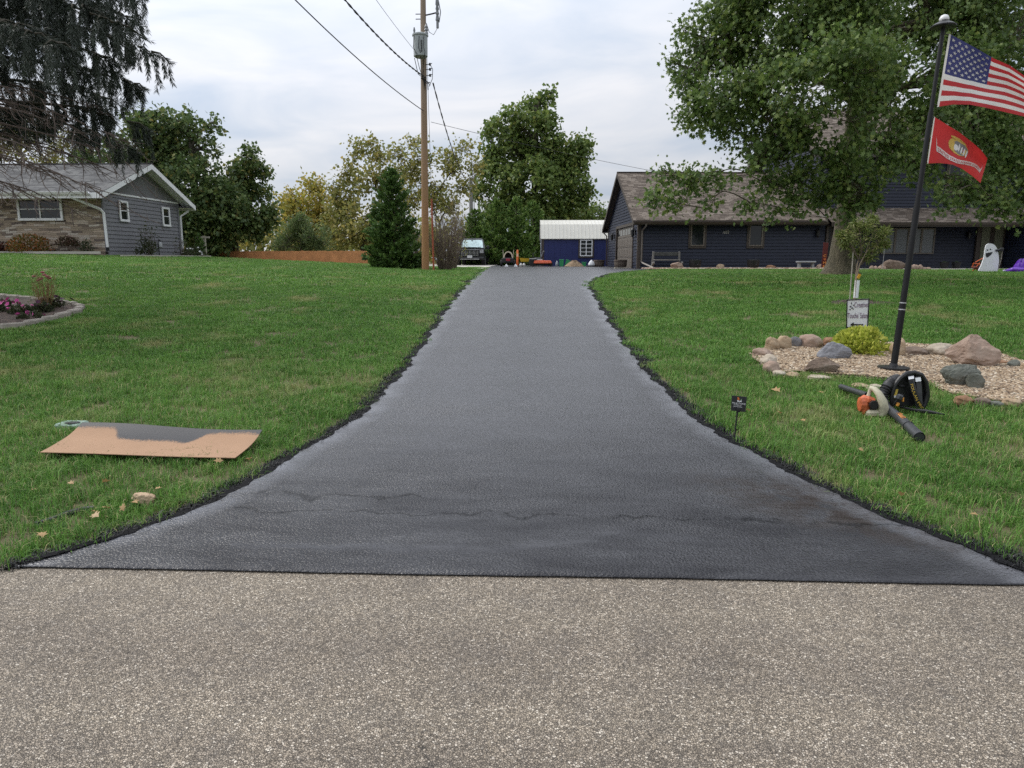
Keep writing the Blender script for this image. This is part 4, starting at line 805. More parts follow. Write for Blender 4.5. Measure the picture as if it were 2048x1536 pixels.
tree('ash_tree', 'bushy yellowish tree beyond the shed roof', bt(1180, 66), 4.5, .2, blobs_at([(1170, 425, 26), (1195, 420, 20), (1150, 440, 26), (1205, 440, 18), (1130, 450, 26), (1180, 455, 30)], 66), 520, 6, .26, 'kite', ML_COT, M_BARKD, spread=.4)
tree('ash_tree', 'small rusty tree with bare forked stems at the fence end', bt(475, 52), 2.6, .10, blobs_at([(470, 440, 14), (500, 450, 16), (530, 460, 16), (455, 470, 14), (490, 475, 14), (548, 440, 12)], 52), 130, 6, .18, 'kite', ML_YEL, M_TWIG, spread=.4, twigs=36, flare=1.2, group='autumn trees behind the fence')
tree('willow_bush', 'rounded grey-green willow bush behind the fence', bt(603, 46), 1.6, .12, blobs_at([(600, 465, 32), (575, 480, 26), (632, 475, 28), (610, 440, 18), (590, 450, 20), (650, 490, 18), (560, 495, 14), (605, 490, 34)], 46), 1000, 7, .20, 'long', ML_WIL, M_TWIG, spread=.2, droop=-.5, flare=1.1, cat='bush')
# ---- cottonwood
cb = [(1085, 200, 20), (1060, 215, 22), (1105, 190, 12), (1030, 225, 22), (990, 240, 14), (985, 265, 22), (1040, 260, 34), (1085, 250, 32), (1100, 235, 14), (985, 310, 26), (1030, 310, 44), (1080, 300, 38), (975, 340, 24), (1010, 360, 44), (1070, 360, 46), (1120, 330, 32), (1155, 300, 28), (1175, 285, 14), (1140, 350, 34), (1165, 375, 20), (970, 385, 26), (1020, 410, 46), (1080, 420, 46), (1130, 400, 40), (1172, 400, 16), (1155, 330, 22), (1112, 285, 26), (1128, 310, 26), (1098, 340, 30), (990, 430, 34), (1110, 450, 40)]
tree('cottonwood_tree', 'tallest broad cottonwood between the truck and the shed', bt(1070, 62), 13, .42, blobs_at(cb, 62), 3900, 7, .30, 'kite', ML_COT, M_BARKD, spread=.42, droop=.4, gap=-.16, twigs=14)
# ---- distant woods closing the view
def woods(name, label, Y, x0, x1, n, hmin, hmax, mat, size):
    P = []; D = []
    for _ in range(n):
        c = np.array([random.uniform(x0, x1), Y+random.uniform(-6, 6), 1.0]); h = random.uniform(hmin, hmax); m = 150
        q = rng.normal(size=(m, 3)); q /= np.linalg.norm(q, axis=1, keepdims=True); q *= rng.random((m, 1))**.4
        P.append(c+np.array([0, 0, h*.5])+q*np.array([h*.36, h*.36, h*.52])); D.append(q+rng.normal(size=q.shape)*.6)
    o = leaves(name, np.concatenate(P), np.concatenate(D), size*rng.uniform(.6, 1.3, n*150), 'kite', mat, None); return tag(o, label, 'woods', kind='stuff')
woods('distant_woods', 'far line of hazy autumn woods beyond the fence', 105, -75, -8, 60, 3.5, 7.5, ML_OLV, .75)
woods('distant_woods', 'far line of green woods behind the houses', 95, -8, 75, 60, 3.5, 7, ML_COT, .75)
woods('distant_woods', 'far dark woods behind the ranch house', 80, -95, -40, 40, 4, 8, ML_DARK, .7)

# ---- conifers made of flat sprays
def conifer(name, label, base, h, r, mat, n=2600, size=.30, group=None, cat='conifer', skirt=.05, power=.85, lump=.25, tip=.9):
    T = thing(name, label, cat, base, group=group); mb = MB(); mb.tube([(0, 0, -.1), (.02, 0, h*.5), (0, 0, h*.97)], [r*.10+.03, r*.06+.02, .01], 8); tr = mb.build('trunk', M_BARKD, T, smooth=True)
    npl = max(40, n//55); P = []; D = []; S_ = []; mb = MB()
    for k in range(npl):                       # plumes: each a feathery, upswept spray on its own branch
        z = (k+random.random())/npl; z = z**1.15; a = k*2.39996+random.gauss(0, .5); R = r*(1-z)**power*random.uniform(.72, 1.0+lump*1.6)*min(1, .72+z*3); up = random.uniform(.25, .75)*(.5+R)
        zb0 = skirt*h+z*h*(.96-skirt); A = np.array([0, 0, max(.02, zb0-R*.25)]); E = np.array([R*cos(a), R*sin(a), zb0+up*(.12+.35*z)]); M_ = (A+E)/2+np.array([0, 0, -.10*R]); mb.tube([A, M_, E], [.02, .014, .006], 4, caps=False)
        m = int(n/npl*(1.25-.6*z)); s = rng.random(m)**.65; q = (A*(1-s)[:, None]**2+2*M_*((1-s)*s)[:, None]+E*(s**2)[:, None]); w2 = (.10+.20*(R/r))*r*.62*(1.15-s)[:, None]
        P.append(q+rng.normal(size=(m, 3))*w2*np.array([.75, .75, .6])); d = E-M_; d = d/np.linalg.norm(d); D.append(d+rng.normal(size=(m, 3))*.45+np.array([0, 0, .25])); S_.append(size*rng.uniform(.55, 1.2, m)*(1.05-.45*z))
    mb.build('branches', M_BARKD, tr); P = np.concatenate(P); P[:, 2] = np.maximum(P[:, 2], .02); leaves('crown', P, np.concatenate(D), np.concatenate(S_), 'spray', mat, T); return T
p = gnd(788, 530); p[1] = 29.5; q = at(788, 527, 29.5); conifer('conifer_tree', 'dark green pyramid conifer left of the wooden pole', (q[0], 29.5, 1.12), 4.1, 1.15, ML_CED, 11000, .20, power=.50, skirt=.0, lump=.16)
for px_, Y_, h_, r_, l_ in ((952, 55.5, 4.3, 1.35, 'dark cedar at the far left of the hedge row'), (992, 54, 5.0, 1.5, 'cedar of the hedge row standing behind the garden cart'), (1032, 54.5, 5.2, 1.5, 'cedar of the hedge row standing behind the orange post'), (1066, 56.5, 5.0, 1.5, 'cedar of the hedge row touching the blue shed')):
    q = at(px_, 520, Y_); conifer('cedar_tree', l_, (q[0], Y_, 1.0), h_, r_, ML_CEDL, 5200, .33, group='cedar hedge behind the cart', power=.5, skirt=.0, lump=.16)
q = at(401, 512, 35.5); conifer('arborvitae', 'narrow dark arborvitae beside the clothesline post', (q[0], 35.5, 1.45), 1.35, .30, ML_CED, 1500, .15, power=.5, skirt=0)
# ---- bare grey shrubs by the pole
def bare_shrub(name, label, base, h, r, n, mat, group=None, th=.012, leaf=None):
    T = thing(name, label, 'shrub', base, group=group); mb = MB()
    for _ in range(n):
        a = random.uniform(0, 2*pi); q = r*sqrt(random.random()); b0 = np.array([.25*q*cos(a), .25*q*sin(a), 0]); e = np.array([q*cos(a), q*sin(a), h*random.uniform(.55, 1.05)*(1-.25*(q/r)**2)])
        st = bend(b0, e, 5, .12, .05); mb.tube(st, list(np.linspace(th, th*.35, 6)), 4, caps=False)
        for _k in range(5):
            s = random.choice(st[2:]); d = np.array([random.gauss(0, .25), random.gauss(0, .25), random.uniform(.05, .45)])*h*.28; mb.tube([s, s+d*.5+np.array([0, 0, .02]), s+d], [th*.45, th*.35, th*.2], 3, caps=False)
    mb.build('stems', mat, T)
    if leaf:
        m, nl, sz, shp = leaf; a = rng.uniform(0, 2*pi, nl); q = r*np.sqrt(rng.random(nl)); z = h*(.15+.85*rng.random(nl)**.7)*(1-.3*(q/r)**2)
        leaves('foliage', np.stack([q*np.cos(a), q*np.sin(a), z], 1), rng.normal(size=(nl, 3))+np.array([0, 0, .3]), sz*rng.uniform(.6, 1.2, nl), shp, m, T)
    return T
for px_, Y_, h_, r_, n_, l_ in ((890, 29.5, 2.5, 1.0, 120, 'bushy bare grey-brown shrub between the pole and the truck'), (828, 31, 2.3, .8, 60, 'bare twiggy shrub between the conifer and the pole'), (905, 33, 3.4, .8, 50, 'taller bare shrub rising behind the grey-brown one')):
    q = at(px_, 530, Y_); bare_shrub('bare_shrub', l_, (q[0], Y_, gz(q[0], Y_)), h_, r_, n_, M_TWIGG, 'bare shrubs beside the pole', leaf=(ML_OLV, 220, .07, 'kite'))

# ---- the old spruce at the upper left: trunk out of the picture, boughs reaching in
sx, sy = -13.6, 12.5; SB = np.array([sx, sy, gz(sx, sy)])
SP = thing('spruce_tree', 'old blue-green spruce with drooping boughs and bare dead branches at the left edge', 'spruce', SB)
mb = MB(); mb.tube([(0, 0, -.2), (0, 0, .3), (0, 0, 5), (0, 0, 10), (0, 0, 14)], [.55, .42, .34, .2, .03], 14); tr = mb.build('trunk', M_BARKD, SP, smooth=True)
tw_P, tw_D = [], []; mb = MB(); md_ = MB()
def bough(A, B, sag, r, green, dens):
    A, B = np.array(A, float), np.array(B, float); n = 14; P = [A+(B-A)*s+np.array([0, 0, -sag*sin(pi*min(1, s*1.1)*.9)+.25*sag*s*s]) for s in np.linspace(0, 1, n)]
    (mb if green else md_).tube(P, list(np.linspace(r, r*.2, n)), 6, caps=False); d0 = (B-A)/np.linalg.norm(B-A); side = np.cross(d0, [0, 0, 1]); side /= np.linalg.norm(side)
    for i in range(3, n):
        s = i/n
        for sg in (-1, 1):
            for _ in range(dens):
                L = random.uniform(.35, .95)*(1.15-.65*s); st = P[i]+(P[i]-P[i-1])*random.random()
                if green:      # side shoot, then needles hanging in tassels
                    e = st+side*sg*L*random.uniform(.4, .9)+d0*L*.55+np.array([0, 0, -.12*L]); mb.tube([st, (st+e)/2+np.array([0, 0, .05]), e], [r*.25, .012, .006], 4, caps=False)
                    for j in range(4):
                        o = st+(e-st)*((j+.6)/4); ln = random.uniform(.18, .75)*(1.2-.5*s); tw_P.append(o); tw_D.append(np.array([random.gauss(0, .10), random.gauss(0, .10), -1])*ln+side*sg*.05)
                    tw_P.append(st); tw_D.append((e-st)*1.12)
                else:
                    e = st+side*sg*L*random.uniform(.2, .9)+d0*L*random.uniform(.4, 1.1)+np.array([0, 0, random.uniform(-.7, .05)*L]); b_ = bend(st, e, 4, -.1, .05); md_.tube(b_, list(np.linspace(r*.12+.003, .003, 5)), 4, caps=False)
                    for _2 in range(3):
                        o = random.choice(b_[1:]); f_ = o+np.array([random.gauss(.1, .16), random.gauss(0, .16), random.gauss(-.12, .14)])*L*1.1; md_.tube([o, f_], [.004, .0025], 3, caps=False)
    if green: tw_P.append(P[-2]); tw_D.append((P[-1]-P[-2])*1.6+np.array([0, 0, .12]))
def spx(px, py, Y): return at(px, py, Y)-SB
for (px, py, Y, zz, sag) in [(240, 78, 11.6, 6.9, .35), (215, 15, 12.6, 7.6, .3), (185, -50, 11.8, 8.6, .3), (222, 150, 12.3, 6.0, .45), (205, 225, 12.0, 5.2, .5), (170, 180, 13.4, 5.6, .5), (205, 270, 14.2, 5.4, .4), (150, 90, 11.0, 6.6, .4), (170, 20, 10.6, 7.3, .3), (100, -10, 10.2, 7.6, .3), (200, -60, 10.8, 9, .3), (60, 60, 9.8, 6.8, .4), (240, -110, 13, 9.6, .3)]:
    bough((0, 0, zz), spx(px, py, Y), sag, .07, True, 2)
for k in range(26):            # the far and hidden sides of the same tree
    a = random.uniform(radians(70), radians(290)); zz = random.uniform(4, 11); L = 3.9*(1-zz/15); bough((0, 0, zz), (L*cos(a), L*sin(a), zz-.9), .4, .06, True, 1)
for (px, py, Y, zz) in [(235, 345, 11.5, 5.2), (200, 300, 11.0, 5.1), (185, 375, 10.6, 4.8), (215, 265, 12.2, 5.4), (120, 345, 10.2, 4.6), (80, 300, 10.0, 4.7), (170, 245, 10.8, 5.4), (30, 375, 9.8, 4.0), (100, 240, 10.4, 5.2), (150, 310, 12.5, 5.1), (190, 215, 12.0, 5.8), (20, 300, 9.6, 4.3), (70, 190, 10.2, 5.4), (110, 400, 11.2, 4.3)]:
    bough((0, 0, zz), spx(px, py, Y), .35, .038, False, 2)
mb.build('boughs', M_BARKD, tr); md_.build('dead_branches', M_TWIG, tr)
tw_P = np.array(tw_P); tw_D = np.array(tw_D); nn = 120; N_ = len(tw_P); s = rng.random((N_, nn)); ln = np.linalg.norm(tw_D, axis=1)[:, None]
PP = tw_P[:, None]+tw_D[:, None]*s[..., None]; ax_ = tw_D/(ln+1e-9); rad_ = rng.normal(size=(N_, nn, 3)); rad_ -= ax_[:, None]*(rad_*ax_[:, None]).sum(-1, keepdims=True); rad_ /= np.linalg.norm(rad_, axis=-1, keepdims=True)
DD = rad_*.6+ax_[:, None]*.9; R_ = np.repeat(rng.random(N_), nn)*.6+rng.random(N_*nn)*.4
leaves('needles', PP.reshape(-1, 3), DD.reshape(-1, 3), (.085*rng.uniform(.7, 1.2, N_*nn)), 'needle', ML_SPR, SP, R=R_)

# ---- shrubs and flowers against the ranch house
def leaf_shrub(name, label, base, r, h, n, size, mat, shape='kite', cat='shrub', up=.4, group=None, stems=14, low=.1):
    T = thing(name, label, cat, base, group=group); mb = MB()
    q = rng.normal(size=(n, 3)); q /= np.linalg.norm(q, axis=1, keepdims=True); q *= rng.random((n, 1))**.38; q[:, 2] = np.abs(q[:, 2])
    P = q*np.array([r, r, h*(1-low)])+np.array([0, 0, h*low]); k = vnoise(P+np.array(base), 3.2/r, r*9) > -.35; P = P[k]
    for tp in P[:stems]: mb.tube(bend((tp[0]*.2, tp[1]*.2, 0), tp, 4, .1, .05), [.016, .013, .01, .008, .005], 4, caps=False)
    st = mb.build('stems', M_TWIG, T); D = P/np.array([r, r, h])+rng.normal(size=P.shape)*.5+np.array([0, 0, up])
    leaves('foliage', P, D, size*rng.uniform(.6, 1.25, len(P)), shape, mat, T); return T
def hb(px, Y): x = at(px, 508, Y)[0]; return (x, Y, gz(x, Y))
leaf_shrub('spirea_shrub', 'rounded shrub turning from green to rust under the stone wall window', hb(62, 28.2), .82, .78, 1700, .085, ML_RUST, group='shrubs along the ranch house')
leaf_shrub('barberry_shrub', 'dark plum-leaved shrub near the stone corner', hb(134, 28.3), .52, .72, 750, .085, ML_PLUM, low=.45, group='shrubs along the ranch house')
leaf_shrub('barberry_shrub', 'small thin olive shrub between the plum shrub and the downspout', hb(174, 28.4), .28, .6, 260, .08, ML_ROSE, group='shrubs along the ranch house')
leaf_shrub('barberry_shrub', 'deep purple low shrub cut by the left picture edge', hb(4, 28.3), .35, .45, 500, .08, leaf_mat('purple_leaf', [(.1, (.03, .012, .012)), (.6, (.06, .025, .022)), (1, (.25, .09, .05))]), group='shrubs along the ranch house')
T = leaf_shrub('rose_bush', 'leggy dark rose bush before the grey gable wall', (-16.9, 30.6, 1.72), .5, .75, 700, .075, ML_ROSE, group='shrubs along the ranch house')
T2 = leaf_shrub('rose_bush', 'white-flowering bush at the back gable corner', (-16.9, 34.9, 1.62), .6, .6, 800, .075, ML_ROSE, group='shrubs along the ranch house')
mb = MB()
for _ in range(9): a = random.uniform(0, 6.28); mb.lathe([(.01, -.03), (.05, 0), (.04, .03), (.01, .035)], (.5*cos(a), -.25+.3*sin(a), random.uniform(.2, .55)), 7)
mb.build('blossoms', M_WHITE, T2)
bare_shrub('rose_bush', 'tall sparse rose canes reaching up the grey siding', (-16.95, 30.9, 1.72), 1.5, .45, 9, M_TWIG, 'shrubs along the ranch house', .012, (ML_ROSE, 150, .09, 'kite'))
bare_shrub('rose_bush', 'short thin bare canes right of the gas meter', (-16.95, 33.7, 1.66), 1.0, .35, 9, M_TWIG, 'shrubs along the ranch house', .010, (ML_ROSE, 60, .08, 'kite'))
mb = MB(); mb.box((-22.4, 27.75, gz(-22, 27.7)+.03), (10.4, .14, .1)); mb.box((-16.35, 31.6, gz(-16.3, 31.6)+.03), (.14, 7.6, .1)); tag(mb.build('bed_edging', M_CONC), 'pale concrete edging strip along the ranch house beds', 'edging')
# ---- small grafted tree with the white guard, and the golden bush in the rock bed
p = gnd(1708, 606); tp = at(1728, 482, p[1])
sb = [(1696, 472, 17), (1735, 452, 20), (1762, 470, 15), (1722, 482, 22), (1752, 492, 15), (1690, 488, 12), (1738, 512, 13), (1716, 448, 14), (1772, 462, 8), (1770, 488, 8), (1684, 470, 8), (1712, 505, 11), (1745, 438, 9)]
OT = thing('ornamental_tree', 'small grafted tree with a ball crown and white trunk guard in front of the oak', 'tree', p); mb = MB(); hT = float(tp[2]-p[2])
for k, (dx, dy) in enumerate(((-.02, 0), (.05, .02), (.0, -.03))): mb.tube([(dx*.2, dy, -.05), (dx*.3, dy, hT*.45), (dx+.02, dy*2, hT*.62), (dx*3.2+.12, dy*4, hT*.86)], [.018, .016, .012, .008], 6)
tr = mb.build('trunk', M('pale_bark', (.27, .21, .15), .9, .2, 20), OT, smooth=True)
P = []; D = []
for (c, r) in blobs_at([(x, y, r_, random.uniform(-.15, .15)) for x, y, r_ in sb], p[1]):
    c = c-p; q = rng.normal(size=(210, 3)); q /= np.linalg.norm(q, axis=1, keepdims=True); q *= rng.random((210, 1))**.6; P.append(c+q*r); D.append(q+rng.normal(size=q.shape)*.6+np.array([0, 0, -.35]))
leaves('crown', np.concatenate(P), np.concatenate(D), .085*rng.uniform(.6, 1.25, 210*len(sb)), 'long', ML_ORN, OT)
mb = MB()
for k in range(26): tq = np.concatenate(P)[k*100 % 2700]; mb.tube(bend((.08, 0, hT*.62), tq, 4, .1, .04), [.008, .007, .006, .004, .003], 4, caps=False)
mb.build('twigs', M_TWIGG, tr)
mb = MB(); mb.tube([(.02, -.01, .10), (.025, -.01, .44)], .045, 10); mb.build('trunk_guard', M_WHITE, OT); mb = MB(); mb.tube([(-.10, -.03, -.05), (-.105, -.02, 1.0)], .012, 6); mb.build('stake', M_PALEW, OT); mb = MB(); mb.box((.03, -.05, .52), (.05, .02, .09), (.2, .3, .2)); mb.build('ribbon', M('yellow_ribbon', (.7, .36, .03), .6), OT)
mu = MB(); V = [(p[0]+.1+.66*cos(2*pi*i/40)*(1+.16*sin(i*1.7)), p[1]+.42*sin(2*pi*i/40)*(1+.16*sin(i*2.3))) for i in range(40)]
mu.add([(x, y, gz(x, y)+.012) for x, y in V], [tuple(range(40))]); 
t = NT('bark_mulch'); c = t.pos(); v_ = t.n('TexVoronoi', {'Vector': t.n('Mapping', {0: c, 'Scale': (28, 60, 40)}).outputs[0], 'Scale': 1}); cc = t.n('SeparateColor', {0: v_.outputs['Color']}).outputs[0]
M_MULCH = t.bsdf(Base_Color=t.ramp(cc, [(0, (.018, .012, .009)), (.6, (.058, .036, .026)), (1, (.14, .095, .07))]), Roughness=.95, Normal=t.bump(cc, 1, .03))
tag(mu.build('mulch_ring', M_MULCH, fix=False), 'thin ring of dark mulch around the small grafted tree', 'mulch', kind='stuff')
p = gnd(1733, 712); leaf_shrub('golden_shrub', 'low bright yellow-green shrub beside the flagpole', (p[0]+.02, p[1]+.22, p[2]), .38, .33, 3600, .052, ML_GOLD, up=.8, stems=30, low=.0)

# ================================================================== ROCK BED ON THE RIGHT
def sheet(name, poly, mat, dz, label=None, cat=None, kind=None, sub=.25):
    """a patch laid on the land: fan of rings so that it follows the slope"""
    poly = np.array(poly); c = poly.mean(0); V = []; F = []; K = 7; n = len(poly)
    for k in range(K+1):
        s = k/K; q = c+(poly-c)*s
        for x, y in q: V.append((x, y, float(H(x, y))+dz*(1 if s < .9 else .15)+.012*sin(x*9)*sin(y*8)*(s < .9)))
    for k in range(K):
        for i in range(n): F.append((k*n+i, k*n+(i+1) % n, (k+1)*n+(i+1) % n, (k+1)*n+i))
    me = bpy.data.meshes.new(name); me.from_pydata(V, [], F); o = link(name, me, mat, None, True); return tag(o, label, cat, kind=kind)
def pebble_mat(name, stops, sc):
    t = NT(name); c = t.pos(); v = t.n('TexVoronoi', {'Vector': c, 'Scale': sc}); e_ = t.n('TexVoronoi', {'Vector': c, 'Scale': sc}, feature='DISTANCE_TO_EDGE').outputs[0]; cc = t.n('SeparateColor', {0: v.outputs['Color']}).outputs[0]
    k = t.ramp(cc, stops); k = t.mix(t.ramp(e_, [(0, (1, 1, 1)), (.1, (0, 0, 0))]), k, (.05, .04, .03, 1)); return t.bsdf(Base_Color=k, Roughness=.8, Normal=t.bump(e_, 1, .03))
PEB = [(0, (.09, .06, .04)), (.3, (.22, .15, .09)), (.6, (.34, .245, .15)), (.85, (.46, .36, .245)), (1, (.60, .53, .42))]
M_PEB = pebble_mat('pea_gravel_bed', PEB, 30)
def smooth_poly(P, n=60):
    P = np.array(P); m = len(P); s = np.linspace(0, m, n, endpoint=False); i = s.astype(int); f = (s-i)[:, None]; f = f*f*(3-2*f); return P[i % m]*(1-f)+P[(i+1) % m]*f
sheet('gravel_bed', smooth_poly(BED_R), M_PEB, .03, kind='structure')
t = NT('pea_gravel'); rn = t.n('ObjectInfo').outputs['Random']; M_PG = t.bsdf(Base_Color=t.ramp(rn, PEB), Roughness=.75)
def pebble(seed, r, mat):
    q = np.random.default_rng(seed); V = []; F = []; n = 7
    for k, (rr, zz) in enumerate(((.55, -.6), (1, 0), (.6, .6))):
        for j in range(n): a = 2*pi*j/n; V.append((r*rr*cos(a)*q.uniform(.85, 1.15)*1.25, r*rr*sin(a)*q.uniform(.85, 1.15), r*zz*.7))
    for k in range(2):
        for j in range(n): F += [k*n+j, k*n+(j+1) % n, (k+1)*n+(j+1) % n, (k+1)*n+j]
    F += list(range(2*n, 3*n)); return bpy.data.objects.new('pebble', np_mesh('pebble', V, F, [4]*(2*n)+[n])), mat
def pts_in(poly, n, dz):
    lo, hi = poly.min(0), poly.max(0); x = rng.uniform(lo[0], hi[0], n); y = rng.uniform(lo[1], hi[1], n); k = inside(x, y, poly); x, y = x[k], y[k]; return np.stack([x, y, H(x, y)+dz], 1)
g = grass_field('pea_gravel', pts_in(BED_R*np.array([1, 1]), 32000, .032), [pebble(i, .0128, M_PG) for i in range(6)], .55, 1.3); tag(g, 'loose tan pea gravel filling the rock bed', 'gravel', kind='stuff')

def rock_mat(name, c1, c2, c3, band=0, sc=5):
    t = NT(name); c = t.coord(); a = t.noise(c, sc, 6, .65); b = t.noise(c, sc*6, 4, .6)
    if band: a = t.math('ADD', t.math('MULTIPLY', a, .5), t.math('MULTIPLY', t.noise(t.n('Mapping', {0: c, 'Scale': (1, 1, band)}).outputs[0], 5, 3), .5))
    k = t.ramp(a, [(.3, c1), (.5, c2), (.72, c3)]); k = t.mix(t.math('MULTIPLY', b, .3), k, (.06, .05, .045, 1))
    return t.bsdf(Base_Color=k, Roughness=.85, Normal=t.bump(t.math('ADD', a, t.math('MULTIPLY', b, .4)), .7, .03))
RM = {'tan': rock_mat('tan_rock', (.28, .19, .11), (.40, .29, .18), (.48, .38, .26)), 'pink': rock_mat('pink_rock', (.26, .17, .125), (.35, .25, .19), (.44, .345, .275), 0, 3.5), 'grey': rock_mat('grey_rock', (.10, .10, .105), (.17, .17, .18), (.26, .25, .25)), 'band': rock_mat('banded_rock', (.10, .105, .12), (.20, .205, .225), (.34, .34, .35), 16, 3),
 'brown': rock_mat('brown_rock', (.085, .06, .045), (.17, .12, .085), (.25, .20, .16)), 'green': rock_mat('green_grey_rock', (.075, .085, .07), (.14, .15, .125), (.21, .21, .18)), 'pale': rock_mat('pale_rock', (.34, .28, .21), (.46, .39, .30), (.55, .49, .41)), 'rust': rock_mat('rust_rock', (.17, .085, .04), (.29, .155, .08), (.36, .22, .13))}
import bmesh
from mathutils import noise as mno, Vector
def rock(label, px, py, w_, h_, mat, ang=0.0, Y=None, depth=.8, seed=None, grp=None, name='rock', sink=.18, peak=0.0):
    p = gnd(px, py) if Y is None else np.array([at(px, py, Y)[0], Y, gz(at(px, py, Y)[0], Y)]); s = np.hypot(p[1], p[0]*.3)/FPX
    W, Hh = w_*s, h_*s*1.15; q = np.random.default_rng(seed if seed is not None else int(px*7+py)); bm = bmesh.new(); bmesh.ops.create_icosphere(bm, subdivisions=5 if w_ > 55 else 4 if w_ > 18 else 3, radius=1)
    planes = [(v/np.linalg.norm(v), q.uniform(.72-.30*ang, .92-.22*ang)) for v in q.normal(size=(int(5+ang*8), 3))*np.array([1, 1, .8])]; ph = q.uniform(0, 6, 3)
    for v in bm.verts:
        c = np.array(v.co); f = 1+.10*sin(3.1*c[0]+ph[0]+2*c[1])+.08*sin(4.3*c[1]+ph[1])+.07*sin(5.2*c[2]+ph[2]+2*c[0])
        c = c*f
        if ang > 0:
            for nn_, dd in planes:
                k = c@nn_-dd
                if k > 0: c = c-nn_*k*min(1, ang)*.95
        nv = Vector(c)+Vector(ph); c = c*(1+.10*mno.noise(nv*2.2)+.06*mno.noise(nv*5)+(.035+.03*ang)*mno.noise(nv*11)+.02*mno.noise(nv*23))
        if peak: k = 1-peak*max(0, c[2]+.25); c = c*np.array([k, k, 1.0])
        v.co = (c[0]*W*.52, c[1]*W*.5*depth, c[2]*Hh*.62)
    me = bpy.data.meshes.new(name); bm.to_mesh(me); bm.free(); o = link(name, me, RM[mat], None, True)
    if ang > .5: me.set_sharp_from_angle(angle=radians(28))
    o.location = (p[0], p[1]+W*.3*depth, p[2]+Hh*(.62-sink)); o.rotation_euler = (0, 0, q.uniform(-.25, .25)); return tag(o, label, 'rock', grp)
G1 = 'rocks edging the gravel bed'
for a in [('small tan rock at the far left corner of the gravel bed ring', 1546, 704, 25, 24, 'tan'), ('tan rounded rock just left of the dark grey one', 1566, 702, 32, 23, 'tan'), ('small dark grey pointed rock in the back of the ring', 1594, 698, 27, 21, 'grey', .6), ('large pinkish tan round rock next to the dark grey one', 1626, 699, 42, 25, 'pink'), ('rust-brown rock touching the golden shrub', 1662, 698, 30, 18, 'rust'),
 ('tall tan rock directly behind the flagpole', 1797, 716, 27, 30, 'tan'), ('flat grey-brown rock right of the flagpole', 1838, 714, 54, 15, 'brown', .4), ('pale rounded rock left of the pink boulder', 1886, 715, 43, 22, 'pale'), ('little pale rock tucked against the pink boulder', 1916, 716, 16, 13, 'pale'), ('thin brown slab sticking out right of the pink boulder', 2006, 732, 30, 9, 'rust', .4), ('small grey-green rock at the right edge', 2031, 738, 24, 14, 'green', .4), ('tan rock cut by the right picture edge', 2056, 744, 24, 14, 'tan'),
 ('low reddish rock on the left tip of the bed', 1527, 716, 36, 15, 'pink'), ('whitish rock on the left rim, above the pinkish one', 1539, 733, 32, 18, 'pale'), ('pinkish rock on the left rim, below the whitish one', 1545, 749, 32, 21, 'pink'), ('flat cream stone at the front left rim', 1560, 755, 28, 11, 'pale'), ('low tan stone sunk in the front left rim', 1587, 757, 30, 9, 'tan'), ('long flat cream stone sunk in the front rim', 1640, 760, 44, 7, 'pale'), ('flat yellowish stone behind the black blower tube', 1724, 778, 36, 8, 'tan'), ('flat cream stone behind the cream engine', 1752, 782, 30, 10, 'pale'),
 ('orange-tan stone on the front rim below the green boulder', 1931, 812, 36, 15, 'rust'), ('brown stone on the front rim, next to the orange-tan one', 1968, 814, 32, 15, 'brown'), ('dark grey-green stone on the front rim', 1996, 817, 24, 12, 'green'), ('pale tan stone at the right end of the front rim', 2028, 814, 36, 12, 'tan')]:
    rock(*a[:6], ang=a[6] if len(a) > 6 else 0, grp=G1)
G2 = 'boulders inside the gravel bed'
rock('grey striped dome boulder left of the golden shrub', 1670, 722, 64, 30, 'band', .4, peak=.3, grp=G2, name='boulder', depth=.7)
rock('flat angular brown and rust boulder at the front left of the bed', 1645, 752, 96, 28, 'brown', .9, peak=.35, grp=G2, name='boulder', seed=5, depth=.5)
rock('big pink pyramid boulder, the largest of the bed', 1957, 738, 118, 56, 'pink', .8, grp=G2, name='boulder', seed=24, depth=.6, peak=.42)
rock('angular dark green-grey boulder split by a crack', 1928, 778, 68, 44, 'green', .9, grp=G2, name='boulder', seed=33, depth=.6); rock('smaller green-grey block leaning on the cracked boulder', 1955, 784, 44, 28, 'green', .9, grp=G2, name='boulder', seed=12, depth=.7)

# ================================================================== FLOWER BED ON THE LEFT
sheet('mulch_bed', smooth_poly(BED_L), M_MULCH, .04, kind='structure')
M_EDGE = M('pale_edging_stone', (.30, .27, .23), .9, .25, 9, bump=.5, fine=80)
EP = np.array([gnd(*p) for p in [(-60, 597), (0, 596), (60, 601), (105, 607), (145, 612), (163, 619), (150, 628), (118, 637), (84, 646), (45, 654), (0, 660)]])
dd_ = np.concatenate([[0], np.cumsum(np.linalg.norm(np.diff(EP[:, :2], axis=0), axis=1))]); ns_ = int(dd_[-1]/.34)
for i in range(ns_):
    s0 = (i+.5)*dd_[-1]/ns_; x = np.interp(s0, dd_, EP[:, 0]); y = np.interp(s0, dd_, EP[:, 1]); x2 = np.interp(s0+.05, dd_, EP[:, 0]); y2 = np.interp(s0+.05, dd_, EP[:, 1])
    mb = MB(); mb.box((0, 0, .03), (.325, .12, .11), (random.uniform(-.06, .06), random.uniform(-.05, .05), 0), bev=.02); o = mb.build('edging_stone', M_EDGE); o.location = (x, y, gz(x, y)); o.rotation_euler = (0, 0, math.atan2(y2-y, x2-x)+random.uniform(-.08, .08))
    tag(o, 'pale curb stone of the ring around the left flower bed', 'edging stone', 'curb stones around the flower bed')
